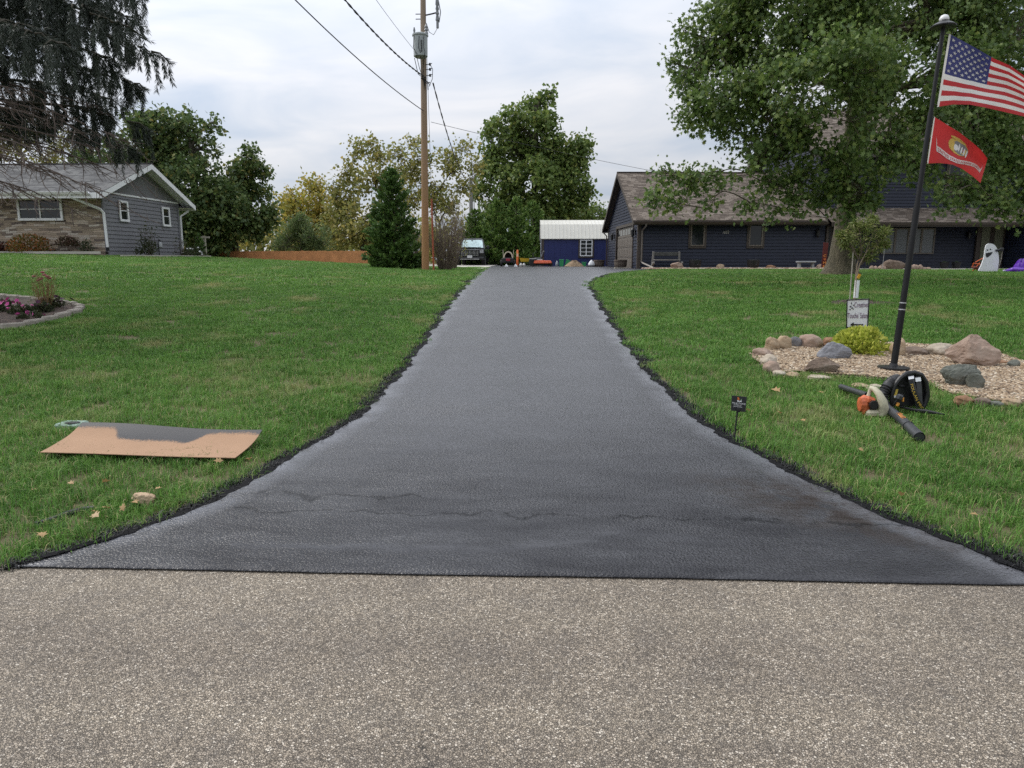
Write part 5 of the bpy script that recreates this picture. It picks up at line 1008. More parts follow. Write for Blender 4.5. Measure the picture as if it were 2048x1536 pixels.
def flowers(name, label, px, py, r, h, mat_f, n, fs, lm=ML_ROSE, nl=420):
    p = gnd(px, py); T = leaf_shrub(name, label, p, r, h, nl, .055, lm, cat='flowers', group='flowers in the left bed', stems=10); mb = MB()
    for _ in range(n):
        a = random.uniform(0, 6.28); q = r*random.random()**.5; z = h*(1.05-.35*(q/r)**2)+random.uniform(-.03, .03); c = np.array([q*cos(a), q*sin(a), z]); tl = rotm(random.gauss(.5, .4), random.gauss(0, .4), random.uniform(0, 6))
        pts = [c]+[c+tl@np.array([fs*(1 if k % 2 else .72)*cos(k*pi/5), fs*(1 if k % 2 else .72)*sin(k*pi/5), .012]) for k in range(10)]; mb.add(pts, [(0, k, k % 10+1) for k in range(1, 11)])
    mb.build('blossoms', mat_f, T, fix=False); return T
M_PINK = M('hot_pink_petal', (.62, .10, .34), .6, .25, 9); M_PURP = M('dark_purple_petal', (.06, .008, .035), .6, .3, 9)
flowers('petunia', 'hot pink petunias at the left picture edge', 8, 625, .30, .20, M_PINK, 15, .045); flowers('petunia', 'hot pink petunias nearer the grass-like tall flower', 45, 630, .20, .16, M_PINK, 7, .04); flowers('petunia', 'deep purple petunias right of the tall flower', 112, 618, .26, .20, M_PURP, 16, .045); flowers('petunia', 'deep purple petunias at the foot of the tall flower', 85, 628, .16, .18, M_PURP, 7, .045); flowers('petunia', 'magenta petunias at the front of the bed', 62, 640, .18, .13, M_PINK, 5, .04)
p = gnd(92, 621); T = bare_shrub('cosmos', 'tall thin-stemmed plant with faded pink flowers in the left bed', p, .66, .25, 46, M('straw_stems', (.26, .17, .08), .9, .25, 9), None, .006, (ML_ORN, 200, .05, 'long')); T['category'] = 'flower'
mb = MB()
for q_ in [(-.16, .02, .60), (-.02, .05, .67), (.06, -.03, .63), (.10, .04, .57), (-.10, .03, .53), (.02, -.06, .56), (.12, -.04, .6)]: mb.lathe([(.005, -.02), (.03, -.012), (.038, 0), (.025, .016), (.004, .02)], q_, 8, R=None)
mb.build('blossoms', M('dusty_rose_petal', (.34, .09, .10), .7, .3, 20), T)

# ================================================================== THINGS ON THE LAWN
# ---- cardboard sheet with a sealer-coated back edge
t = NT('overspray_cardboard'); c = t.coord('UV'); sp_ = t.n('SeparateXYZ', {0: c}); ob_ = t.coord(); nz_ = t.noise(ob_, 70, 6, .85)
u_, v_ = sp_.outputs[0], sp_.outputs[1]
edge = t.math('ADD', .56, t.math('MULTIPLY', t.n('MapRange', {0: t.math('ABSOLUTE', t.math('SUBTRACT', u_, .47)), 1: .17, 2: .27}, clamp=True, interpolation_type='SMOOTHSTEP').outputs[0], .30))
edge = t.math('ADD', edge, t.math('MULTIPLY', t.math('SUBTRACT', t.noise(ob_, 3, 3), .5), .22)); s_ = t.math('ADD', t.math('SUBTRACT', v_, edge), t.math('MULTIPLY', t.math('SUBTRACT', nz_, .5), .34))
st_ = t.ramp(s_, [(.0, (0, 0, 0)), (.06, (1, 1, 1))]); cb_ = t.mix(t.noise(ob_, 5, 4), (.31, .185, .108, 1), (.385, .235, .14, 1))
M_CARD = t.bsdf(Base_Color=t.mix(st_, cb_, (.018, .0185, .022, 1)), Roughness=t.math('MULTIPLY_ADD', st_, -.28, .85), Normal=t.bump(nz_, .25, .004))
A, B, C_, D_ = gnd(80, 905, .055), gnd(470, 917, .055), gnd(525, 866, .10), gnd(165, 853, .09)
V = []; UV = []; n1, n2 = 24, 14
for j in range(n2+1):
    for i in range(n1+1):
        u, v = i/n1, j/n2; q = (A*(1-u)+B*u)*(1-v)+(D_*(1-u)+C_*u)*v; q = q+np.array([0, 0, .03*max(0, v-.55)**2*4+.010*sin(u*5.5+.6)*(.3+v)-.012*sin(pi*v)]); V.append(q); UV.append((u, v))
m_ = len(V); V += [q-np.array([0, 0, .005]) for q in V]; UV += UV; F = []
for j in range(n2):
    for i in range(n1): a = j*(n1+1)+i; F += [(a, a+1, a+n1+2, a+n1+1), (m_+a+n1+1, m_+a+n1+2, m_+a+1, m_+a)]
rim_ = [i for i in range(n1+1)]+[j*(n1+1)+n1 for j in range(1, n2+1)]+[n2*(n1+1)+i for i in range(n1-1, -1, -1)]+[j*(n1+1) for j in range(n2-1, 0, -1)]
F += [(rim_[k], m_+rim_[k], m_+rim_[(k+1) % len(rim_)], rim_[(k+1) % len(rim_)]) for k in range(len(rim_))]
me = bpy.data.meshes.new('cardboard_sheet'); me.from_pydata([tuple(v) for v in V], [], F); uvl = me.uv_layers.new(name='UVMap'); uvl.data.foreach_set('uv', np.array([UV[l.vertex_index] for l in me.loops], np.float32).ravel())
tag(link('cardboard_sheet', me, M_CARD), 'long brown cardboard sheet with a black coated back edge lying on the left lawn', 'cardboard')
p = gnd(141, 855); GL = thing('utility_box', 'pale green utility box lid set in the lawn behind the cardboard', 'lid', p); mb = MB(); mb.box((0, .02, .012), (.22, .17, .06), bev=.015); mb.build('lid', M('pale_green_plastic', (.24, .33, .27), .6, .1, 9), GL); mb = MB(); mb.lathe([(.045, 0), (.045, .012), (.02, .014)], (.03, -.01, .036), 14, sx=1.4); mb.build('grip', M_DKMET, GL)
RM['sand'] = rock_mat('sandstone', (.36, .24, .14), (.50, .36, .23), (.58, .44, .30)); rock('flat tan stone in the grass near the drive mouth', 284, 1012, 64, 22, 'sand', .5, depth=.45, seed=3, sink=.25)
mb = MB(); P = [gnd(*q) for q in ((70, 1052), (100, 1043), (135, 1030), (165, 1022), (192, 1019))]; mb.tube([p+np.array([0, 0, .004]) for p in P], .020, 8)
tag(mb.build('drain_pipe', M_BLACK, None, smooth=True), 'short black pipe half hidden in the grass left of the flat tan stone', 'pipe')
M_LEAF = leaf_mat('fallen_leaf', [(.1, (.30, .19, .08)), (.6, (.42, .27, .12)), (1, (.50, .36, .2))], .2)
sv, sf = SHAPES['oak']; lv = np.array(sv); lv = lv*np.array([1, 1, 1.8])
me = np_mesh('fallen_leaf', lv, np.concatenate([np.array(f) for f in sf]), [len(f) for f in sf], [.4, .5]); me.materials.append(M_LEAF)
lp = [(150, 985), (205, 983), (180, 1040), (200, 1052), (222, 1035), (430, 938), (447, 937), (500, 935), (250, 1040), (88, 1095), (310, 995), (265, 1022), (60, 1000), (1560, 795), (1634, 795), (1610, 855), (1560, 840), (1500, 835), (1800, 1010), (1925, 895), (1715, 910), (1955, 1050)]
for k, q in enumerate(lp):
    p = gnd(*q); o = bpy.data.objects.new('fallen_leaf', me); COL.objects.link(o); s = random.uniform(.045, .07)*(1.7 if k == 13 else 1); o.scale = (s*.9, s, s); o.location = (p[0], p[1], p[2]+.055); o.rotation_euler = (random.gauss(.2, .3), random.gauss(0, .3), random.uniform(0, 6.28)); tag(o, 'dry tan leaf fallen on the lawn', 'leaf', 'leaves fallen on the lawn')
# ---- salon yard sign
p0 = gnd(1700, 692); Ys = float(p0[1]); tl, tr_, bl, br = at(1694, 600, Ys), at(1738, 598, Ys+.02), at(1693, 655, Ys), at(1735, 656, Ys+.02)
YS = thing('yard_sign', 'white metal-framed yard sign with purple lettering and a left arrow behind the golden shrub', 'sign', p0); b0 = np.array(p0)
def qd(u, v, o=0): return tl*(1-u)*(1-v)+tr_*u*(1-v)+bl*(1-u)*v+br*u*v-b0+np.array([0, -o, 0])
mb = MB(); mb.add([qd(0, 0), qd(1, 0), qd(1, 1), qd(0, 1), qd(0, 0, -.012), qd(1, 0, -.012), qd(1, 1, -.012), qd(0, 1, -.012)], [(0, 1, 2, 3), (7, 6, 5, 4), (0, 4, 5, 1), (1, 5, 6, 2), (2, 6, 7, 3), (3, 7, 4, 0)]); mb.build('panel', M('sign_white', (.72, .74, .76), .5, .04), YS)
mb = MB()
for a, b in (((0, 0), (1, 0)), ((0, 1), (1, 1))): mb.cyl(qd(*a, .004), qd(*b, .004), .008, n=6)
for u in (0, 1): mb.cyl(qd(u, -.02, .004), qd(u, 1.75, .004), .008, n=6)
mb.build('stand', M_BLACK, YS)
sw = np.linalg.norm(tr_-tl); sh = np.linalg.norm(bl-tl)
mb = MB(); put_text(mb, 'Creative', .62, .19, lambda u, v: qd(.645+u, .185-v, .008)); put_text(mb, "Touche' Salon", .92, .2, lambda u, v: qd(.50+u, .56-v, .008)); mb.build('lettering', M('purple_ink', (.09, .012, .075), .5), YS, fix=False)
mb = MB(); mb.quad(qd(.32, .865, .008), qd(.78, .865, .008), qd(.78, .915, .008), qd(.32, .915, .008)); mb.add([qd(.16, .89, .008), qd(.33, .80, .008), qd(.33, .98, .008)], [(0, 1, 2)])
for (u, v, a, b) in ((.15, .24, .10, .03), (.22, .29, .10, .025), (.20, .13, .05, .05), (.29, .20, .05, .03), (.13, .35, .08, .015), (.28, .33, .06, .015)): mb.add([qd(u+a*cos(k)*.5, v+b*sin(k)*.8+.02*sin(k*2), .008) for k in np.linspace(0, 2*pi, 9)[:-1]], [tuple(range(8))])
mb.build('arrow', M('black_ink', (.012, .012, .013), .5), YS, fix=False)
# ---- small black contractor sign on a stake, leaning
p0 = gnd(1467, 884); Ys = float(p0[1]); c4 = [at(*q, Ys) for q in ((1464, 791), (1494, 794), (1491, 824), (1462, 821))]
CS = thing('stake_sign', 'little black square contractor sign on a leaning stake by the drive', 'sign', p0); tl, tr_, br, bl = c4; b0 = np.array(p0)
mb = MB(); mb.add([qd(0, 0), qd(1, 0), qd(1, 1), qd(0, 1), qd(0, 0, -.006), qd(1, 0, -.006), qd(1, 1, -.006), qd(0, 1, -.006)], [(0, 1, 2, 3), (7, 6, 5, 4), (0, 4, 5, 1), (1, 5, 6, 2), (2, 6, 7, 3), (3, 7, 4, 0)]); mb.build('panel', M('sign_black', (.022, .022, .026), .45, .05), CS)
mb = MB(); mb.cyl((0, 0, -.08), qd(.48, .88, -.012), .0065, n=6); mb.build('stake', M_BLACK, CS); mb = MB(); mb.lathe([(.02, 0), (.02, .01), (.008, .012)], qd(.47, .9, .002), 12, R=rotm(pi/2)); mb.build('clip', M_BLACK, CS)
M_INK = M('white_ink', (.78, .78, .78), .5, .03)
mb = MB(); put_text(mb, 'MILESTONE', .90, .105, lambda u, v: qd(.49+u, .475-v, .004)); put_text(mb, 'OUTDOOR', .54, .065, lambda u, v: qd(.40+u, .595-v, .004)); put_text(mb, '309-750-4542', .6, .065, lambda u, v: qd(.44+u, .70-v, .004)); mb.add([qd(.37, .36, .004), qd(.66, .36, .004), qd(.66, .24, .004), qd(.52, .32, .004), qd(.37, .24, .004)], [(0, 1, 2, 3, 4)]); mb.build('lettering', M_INK, CS, fix=False)
mb = MB(); mb.add([qd(.37, .07, .004), qd(.46, .07, .004), qd(.52, .28, .004), qd(.37, .22, .004)], [(0, 1, 2, 3)]); mb.build('logo', M('logo_orange', (.62, .17, .05), .5), CS, fix=False)
mb = MB(); mb.add([qd(.55, .28, .004), qd(.65, .12, .004), qd(.66, .22, .004)], [(0, 1, 2)]); mb.build('logo', M('logo_green', (.25, .36, .22), .5), CS, fix=False)

# ================================================================== FLAGPOLE AND FLAGS
pf = gnd(1786, 742); Yf = float(pf[1]); FP = thing('flagpole', 'black flagpole with a round light cap, leaning right out of the gravel bed', 'flagpole', pf); top_ = at(1887, 52, Yf+.2)-pf; L_ = np.linalg.norm(top_); d_ = top_/L_
mb = MB(); mb.tube([d_*s*L_ for s in (0, .2, .2, .50)], [.037, .037, .033, .033], 14); mb.tube([d_*s*L_ for s in (.5, .5, .76)], [.034, .027, .027], 12); mb.tube([d_*s*L_ for s in (.76, .76, 1)], [.027, .021, .021], 12); mb.build('pole', M('black_powder_coat', (.008, .008, .009), .5, .2, 9, spec=.3), FP, smooth=True)
mb = MB()
for s in (.185, .205): mb.cyl(d_*(s*L_), d_*(s*L_+.012), .0385, n=14)
mb.build('ring', M('silver_band', (.5, .5, .5), .35, .1, metal=.7), FP)
mb = MB(); mb.lathe([(.17, 0), (.17, .018), (.05, .03), (.04, .06)], (0, 0, .03), 24); mb.build('base_plate', M_DKMET, FP)
mb = MB(); mb.lathe([(.02, -.03), (.125, -.012), (.128, .0), (.09, .025), (.05, .045), (.045, .06)], top_, 24); mb.build('light_cap', M_BLACK, FP, smooth=True); mb = MB(); mb.lathe([(.02, .03), (.045, .05), (.05, .075), (.035, .105), (.012, .115)], top_, 16); mb.build('finial', M('pearl_white', (.7, .7, .7), .3, .04), FP, smooth=True)
def cloth_mat(name, col):
    t = NT(name); c = t.coord(); n_ = t.noise(c, 9, 3); wv_ = t.noise(c, 400, 1); k = t.mix(t.math('MULTIPLY', n_, .25), col+(1,), tuple(v*.72 for v in col)+(1,)); b = t.n('BsdfPrincipled', {'Base Color': k, 'Roughness': .75, 'Normal': t.bump(wv_, .2, .001)}); tl = t.n('BsdfTranslucent', {0: k}); mx = t.n('MixShader', {0: .3, 1: b.outputs[0], 2: tl.outputs[0]}); t.t.links.new(mx.outputs[0], t.out.inputs[0]); return t.m
C_RED, C_WHT, C_BLU, C_SCA, C_GLD = cloth_mat('flag_red', (.46, .035, .04)), cloth_mat('flag_white', (.74, .72, .68)), cloth_mat('flag_blue', (.045, .05, .16)), cloth_mat('flag_scarlet', (.52, .035, .035)), cloth_mat('flag_gold', (.62, .45, .10)); C_GRY = cloth_mat('flag_grey', (.22, .22, .21))
def lerp_pts(P, s): P = np.array(P, float); k = np.linspace(0, 1, len(P)); return np.array([np.interp(s, k, P[:, 0]), np.interp(s, k, P[:, 1])])
US_T = [(1898, 67), (1926, 82), (1955, 98), (1988, 117), (2020, 131), (2050, 152), (2085, 178), (2118, 200)]; US_B = [(1874, 214), (1905, 209), (1938, 209), (1970, 215), (2005, 223), (2040, 231), (2078, 240), (2112, 252)]
def us(u, v, o=0):
    q = lerp_pts(US_T, u)*(1-v)+lerp_pts(US_B, u)*v; q = q+np.array([0, 5*sin(u*7)*sin(pi*v)]); Y = Yf+.2+(.09*sin(u*8.5+1.2*v)+.05*sin(u*15+3*v)*(1-v))*min(1, u*3)+.22*u*sin(pi*(1-v)**1.5)-.10*u*(v > 2); return at(q[0], q[1], Y-o)
US = thing('american_flag', 'stars and stripes flag streaming from the top of the black pole', 'flag', us(0, 0)); ub = np.array(us(0, 0))
def flag_part(name, mat, par, S, base, u0, u1, v0, v1, nu, nv, o=0):
    mb = MB(); V = [S(u0+(u1-u0)*i/nu, v0+(v1-v0)*j/nv, o)-base for j in range(nv+1) for i in range(nu+1)]; mb.add(V, [(j*(nu+1)+i, j*(nu+1)+i+1, (j+1)*(nu+1)+i+1, (j+1)*(nu+1)+i) for j in range(nv) for i in range(nu)]); return mb.build(name, mat, par, smooth=True, fix=False)
mb = MB(); nu = 48; V = [us(.02+.98*i/nu, j/26)-ub for j in range(27) for i in range(nu+1)]; mb.v = [tuple(v) for v in V]
for j in range(26):
    for i in range(nu):
        u = .02+.98*(i+.5)/nu; st = j//2
        if u < .40 and st < 7: continue
        mb.f.append((j*(nu+1)+i, j*(nu+1)+i+1, (j+1)*(nu+1)+i+1, (j+1)*(nu+1)+i)); mb.m.append(0 if st % 2 == 0 else 1)
mb.build('stripes', [C_RED, C_WHT], US, smooth=True, fix=False)
ca = flag_part('canton', C_BLU, US, us, ub, .02, .408, 0, 7/13, 20, 14)
mb = MB()
for r_ in range(9):
    for c_ in range(6 if r_ % 2 == 0 else 5):
        cu, cv = .02+.388*((c_*2+(1 if r_ % 2 == 0 else 2))/12), 7/13*(r_+1)/10
        for o in (.004, -.004): mb.add([us(cu, cv, o)-ub]+[us(cu+(.021 if k % 2 == 0 else .0085)*sin(k*pi/5), cv-(.030 if k % 2 == 0 else .012)*cos(k*pi/5), o)-ub for k in range(10)], [(0, k, k % 10+1) for k in range(1, 11)])
mb.build('stars', C_WHT, ca, fix=False); flag_part('header', C_WHT, US, us, ub, -.025, .02, 0, 1, 1, 12)
MC_T = [(1868, 233), (1890, 247), (1918, 264), (1945, 285), (1962, 300), (1975, 317)]; MC_B = [(1854, 327), (1880, 326), (1905, 329), (1925, 338), (1945, 352), (1961, 366)]
def mc(u, v, o=0):
    q = lerp_pts(MC_T, u)*(1-v)+lerp_pts(MC_B, u)*v; Y = Yf+.19+.07*sin(u*7+1.5*v)*min(1, u*3)+.12*u*sin(pi*(1-v)**2); return at(q[0], q[1], Y-o)
MF = thing('military_flag', 'scarlet flag with a gold and grey emblem and white scroll below the striped flag', 'flag', mc(0, 0)); mbb = np.array(mc(0, 0))
fl = flag_part('field', C_SCA, MF, mc, mbb, .02, 1, 0, 1, 26, 18); flag_part('header', C_WHT, MF, mc, mbb, -.025, .02, 0, 1, 1, 10)
def disc(mb, cu, cv, ru, rv, o, rot=0, a0=0, a1=2*pi, n=22, r_in=0):
    P = []
    for k in range(n+1):
        a = a0+(a1-a0)*k/n; P.append((a, 1))
    f = lambda a, s: mc(cu+ru*s*cos(a), cv+rv*s*sin(a), o)-mbb
    for (a, _), (b, _) in zip(P[:-1], P[1:]): mb.quad(f(a, r_in), f(b, r_in), f(b, 1), f(a, 1))
mb = MB(); disc(mb, .44, .42, .155, .235, .004, r_in=.62); mb.build('emblem', C_GLD, fl, fix=False)
mb = MB(); disc(mb, .47, .43, .125, .19, .005); mb.build('emblem', C_GRY, fl, fix=False)
mb = MB()
for k in range(4): disc(mb, .45+.042*k, .42+.02*k, .013, .13, .007, n=10)
disc(mb, .40, .47, .04, .09, .007, n=10); mb.build('emblem', C_WHT, fl, fix=False)
mb = MB(); disc(mb, .37, .48, .05, .13, .008, n=12, a0=1.2, a1=4.8); disc(mb, .42, .22, .12, .05, .008, n=12); mb.build('emblem', C_GLD, fl, fix=False)
def scroll(s): return (.12+.80*s, .74+.11*sin(s*2*pi-.9)-.02*s)
mb = MB(); K = 30
for k in range(K):
    (a, b), (c_, d_2) = scroll(k/K), scroll((k+1)/K); mb.quad(mc(a, b-.065, .005)-mbb, mc(c_, d_2-.065, .005)-mbb, mc(c_, d_2+.065, .005)-mbb, mc(a, b+.065, .005)-mbb)
for s, sg in ((0, -1), (1, 1)): a, b = scroll(s); mb.add([mc(a, b-.065, .005)-mbb, mc(a, b+.065, .005)-mbb, mc(a+sg*.02, b-.12, .005)-mbb, mc(a+sg*.03, b-.28, .005)-mbb], [(0, 1, 2, 3)])
mb.build('scroll', C_WHT, fl, fix=False)
mb = MB(); put_text(mb, 'UNITED STATES MARINE CORPS', .94, .075, lambda u, v: mc(scroll(.5+u)[0], scroll(.5+u)[1]-v, .008)-mbb); mb.build('lettering', C_SCA, fl, fix=False)
mb = MB()
for S_, b_ in ((us, None), (mc, None)):
    for v in (0.02, .98): q = S_(-.02, v)-pf; s = q@d_; mb.tube([d_*s+d_*.01, q], .006, 5)
mb.build('snap_hook', M_DKMET, FP)

# ================================================================== THE TWO LEAF BLOWERS
M_TUBE = M('blower_tube', (.032, .034, .037), .45, .2, 14); M_STRAP = M('charcoal_webbing', (.055, .055, .057), .8, .15, 30); M_ORG = M('engine_orange', (.50, .115, .04), .55, .35, 22); M_CREAM = M('dirty_cream_plastic', (.42, .39, .28), .6, .32, 16)
p0 = gnd(1800, 822); Yb = float(p0[1]); BP = thing('backpack_blower', 'black backpack leaf blower with shoulder straps and a long tube pointing at the road', 'leaf blower', p0); p0 = np.array(p0)
def lb(px, py, dy=0): return at(px, py, Yb+dy)-p0
out = [(1784, 812), (1783, 790), (1789, 772), (1800, 757), (1813, 747), (1828, 745), (1843, 750), (1852, 764), (1855, 785), (1850, 808), (1842, 818)]
def plate(out, y0, y1, inner=.93):
    mb = MB(); c = np.mean([np.array(q) for q in out], 0); n = len(out); V = [lb(*q, y0) for q in [tuple(c+(np.array(q)-c)*inner) for q in out]]+[lb(*q, y0+.03) for q in out]+[lb(*q, y1) for q in out]
    F = [tuple(range(n)), tuple(range(3*n-1, 2*n-1, -1))]
    for k in range(2): F += [(k*n+i, k*n+(i+1) % n, (k+1)*n+(i+1) % n, (k+1)*n+i) for i in range(n)]
    mb.add(V, F); return mb
plate(out, .02, .10).build('back_frame', M_BLACK, BP)
mb = MB(); P = [lb(x, y, .0) for x, y in out]; mb.tube(P, .022, 8); mb.build('carry_frame', M_BLACK, BP, smooth=True)
mb = MB(); 
for (x, y, a, b) in ((1803, 772, .06, .025), (1803, 790, .05, .03), (1840, 780, .03, .05)): mb.box(lb(x, y, .015), (a, .03, b), bev=.012)
mb.build('pad', M('black_foam', (.02, .02, .021), .9, .2, 30), BP)
mb = MB(); q0 = lb(1815, 790, .2); mb.lathe([(.05, -.10), (.15, -.09), (.16, 0), (.15, .08), (.05, .1)], q0+np.array([.03, .02, 0]), 18, R=rotm(pi/2)); mb.build('fan_housing', M_BLACK, BP, smooth=True)
def strap(name, P, w, mat, par, dy=(0,)):
    mb = MB(); pr = []
    for k, (x, y, d) in enumerate(P):
        a = np.array(P[max(k-1, 0)][:2], float); b = np.array(P[min(k+1, len(P)-1)][:2], float); t_ = (b-a)/np.linalg.norm(b-a); nrm = np.array([t_[1], -t_[0]])*w/2
        pr.append([lb(x+nrm[0], y+nrm[1], d), lb(x-nrm[0], y-nrm[1], d), lb(x-nrm[0], y-nrm[1], d+.012), lb(x+nrm[0], y+nrm[1], d+.012)])
    for a, b in zip(pr[:-1], pr[1:]): mb.add(a+b, [(0, 1, 5, 4), (2, 3, 7, 6), (1, 2, 6, 5), (3, 0, 4, 7)])
    mb.add(pr[0], [(0, 1, 2, 3)]); mb.add(pr[-1], [(3, 2, 1, 0)]); return mb.build(name, mat, par)
s1 = [(1822, 751, -.01), (1824, 765, -.045), (1828, 782, -.06), (1834, 800, -.06), (1838, 816, -.05)]; s2 = [(1836, 753, -.01), (1838, 768, -.03), (1839, 785, -.04), (1840, 802, -.04), (1841, 814, -.035)]
st1 = strap('shoulder_strap', s1, 11, M_STRAP, BP); strap('shoulder_strap', s2, 10, M_STRAP, BP)
s3 = [(1822, 762, -.06), (1827, 782, -.075), (1835, 802, -.075), (1848, 822, -.06)]; st3 = strap('chest_strap', s3, 9, M_BLACK, BP)
for P_ in ([(1822, 752.5, -.022), (1823, 758, -.040)], [(1836, 755, -.024), (1837, 763, -.036)]): strap('reflector', P_, 11, M_WHITE, BP)
def along(P, s, w): 
    P = np.array(P, float); k = np.linspace(0, 1, len(P)); x, y, d = [np.interp(s, k, P[:, i]) for i in range(3)]; e = .02; tx, ty = np.interp(min(1, s+e), k, P[:, 0])-np.interp(max(0, s-e), k, P[:, 0]), np.interp(min(1, s+e), k, P[:, 1])-np.interp(max(0, s-e), k, P[:, 1]); l = np.hypot(tx, ty); return lb(x+ty/l*w, y-tx/l*w, d-.006)
mb = MB(); put_text(mb, 'POULAN PRO', .86, 5.5, lambda u, v: along(s3, .53+u, v)); mb.build('lettering', M('strap_yellow', (.62, .42, .06), .6), st3, fix=False)
mb = MB(); mb.box(lb(1788, 787, .0), (.055, .008, .085), (0, .12, 0)); mb.build('warning_label', M('label_yellow', (.55, .40, .07), .5, .1, 60), BP); mb = MB(); mb.box(lb(1787.2, 793, -.006), (.045, .004, .02), (0, .12, 0)); mb.build('warning_label', M_WHITE, BP)
hose = [lb(1796, 758, .12), lb(1785, 762, .06), lb(1775, 772, .02), lb(1767, 786, 0), lb(1766, 800, -.02)]; hs = []
for i in range(25): s = i/24*4; k = min(3, int(s)); hs.append(hose[k]+(hose[k+1]-hose[k])*(s-k))
mb = MB(); mb.tube(hs, [.052 if i % 2 else .043 for i in range(25)], 14); mb.build('corrugated_hose', M_BLACK, BP, smooth=True)
tb = [lb(1764, 797, -.01), lb(1772, 815, -.1), gnd(1795, 847)-p0+np.array([0, 0, .06]), gnd(1838, 888)-p0+np.array([0, 0, .05])]
mb = MB(); mb.tube(tb[:3], [.045, .042, .038], 16, caps=False); mb.tube([tb[2], tb[2]+(tb[3]-tb[2])*.5, tb[3]], [.039, .041, .043], 16, caps=False); e_ = tb[2]+(tb[3]-tb[2])*.97; mb.tube([tb[3], e_], [.036, .036], 16); mb.tube([tb[2]+(tb[3]-tb[2])*.48, tb[2]+(tb[3]-tb[2])*.5], .046, 16); tu = mb.build('blower_tube', M_TUBE, BP, smooth=True)
dt = (tb[3]-tb[2])/np.linalg.norm(tb[3]-tb[2]); up_ = np.array([0, -.25, 1.]); up_ -= dt*(up_@dt); up_ /= np.linalg.norm(up_); sd_ = np.cross(dt, up_)
mb = MB(); put_text(mb, 'Poulan', .155, .05, lambda u, v: tb[2]+dt*(.09+u)+(up_*cos(v/.041)-sd_*sin(v/.041))*.0425); mb.build('lettering', M('tube_orange', (.75, .27, .03), .5), tu, fix=False)
mb = MB(); mb.tube([lb(1783, 815, -.05), lb(1792, 803, -.10), lb(1797, 797, -.12)], .008, 6); mb.box(lb(1799, 795, -.12), (.06, .05, .06), (0, .4, 0), bev=.015); hd = mb.build('throttle_handle', M_TUBE, BP); mb = MB(); mb.box(lb(1795.5, 809, -.10), (.026, .02, .036), (0, .3, 0), bev=.006); mb.box(lb(1805.5, 799, -.125), (.012, .03, .04), bev=.004); mb.build('switch', M('switch_orange', (.75, .33, .05), .5), hd)
mb = MB(); mb.tube([gnd(1800, 825)-p0+np.array([0, 0, .05]), gnd(1830, 832)-p0+np.array([0, 0, .05]), gnd(1850, 836)-p0+np.array([0, 0, .06]), gnd(1888, 842)-p0+np.array([0, 0, .055])], [.009, .016, .018, .006], 6); mb.build('waist_strap', M_BLACK, BP)
p1 = gnd(1748, 836); Yh = float(p1[1])+.06; HB = thing('handheld_blower', 'orange and dirty cream handheld leaf blower with its black tube pointing left', 'leaf blower', p1); p0 = np.array(p1); Yb = Yh
mb = MB(); mb.lathe([(.03, -.045), (.052, -.04), (.06, 0), (.05, .045), (.03, .05)], lb(1728, 808, 0), 12, R=rotm(0, pi/2), sx=1.25); mb.box(lb(1736, 800, .0), (.10, .12, .07), (0, .25, .1), bev=.02); mb.box(lb(1729, 820, 0), (.06, .1, .08), bev=.015); mb.build('engine_cover', M_ORG, HB)
mb = MB(); mb.box(lb(1746, 810, -.04), (.07, .08, .09), bev=.018); mb.lathe([(.034, -.02), (.036, .02)], lb(1746, 809, -.07), 14, R=rotm(pi/2)); mb.build('air_filter', M_BLACK, HB)
mb = MB(); mb.tube([lb(1742, 776, .05), lb(1750, 779, 0), lb(1758, 788, -.05), lb(1765, 803, -.07), lb(1767, 818, -.07), lb(1763, 832, -.05)], [.022, .025, .03, .04, .046, .045], 12); mb.tube([lb(1742, 776, .05), lb(1738, 787, .05), lb(1735, 796, .04)], [.02, .016, .02], 8); mb.build('handle', M_CREAM, HB, smooth=True)
mb = MB(); mb.box(lb(1742, 826, -.03), (.12, .12, .07), bev=.022); mb.box(lb(1760, 829, -.05), (.06, .1, .06), bev=.02); mb.box(lb(1748, 836, -.02), (.10, .1, .02), bev=.006); mb.build('fuel_tank', M_CREAM, HB)
a_, b_ = lb(1735, 791, .10), gnd(1690, 787)-p0+np.array([0, .1, .05]); mb = MB(); mb.tube([a_, a_+(b_-a_)*.5, b_], [.03, .028, .030], 14, caps=False); mb.tube([b_, b_+(a_-b_)*.05], [.026, .026], 14); mb.build('nozzle_tube', M_TUBE, HB, smooth=True)

# ================================================================== IN FRONT OF THE NAVY HOUSE
def onf(x, y): return (4.82+x*cos(radians(3))-y*sin(radians(3)), 35+x*sin(radians(3))+y*cos(radians(3)))
xs = np.arange(5.0, 14.6, .4); strip = [(x, h_stone(x)+.1*sin(x*3)) for x in xs]+[(x, 35.05+(x-4.8)*.052) for x in xs[::-1]]
M_RIV = pebble_mat('river_stone_bed', [(0, (.13, .085, .06)), (.3, (.28, .19, .13)), (.6, (.38, .27, .19)), (.85, (.46, .37, .28)), (1, (.5, .45, .38))], 9)
def strip_sheet(name, pts_lo, pts_hi, mat, dz):
    V = [(x, y, gz(x, y)+dz) for x, y in pts_lo]+[(x, y, gz(x, y)+dz) for x, y in pts_hi]; n = len(pts_lo); me = bpy.data.meshes.new(name); me.from_pydata(V, [], [(i, i+1, n+i+1, n+i) for i in range(n-1)]); o = link(name, me, mat); return tag(o, kind='structure')
strip_sheet('stone_strip', [(x, h_stone(x)+.1*sin(x*3)) for x in xs], [(x, 35.05+(x-4.8)*.052) for x in xs], M_RIV, .03)
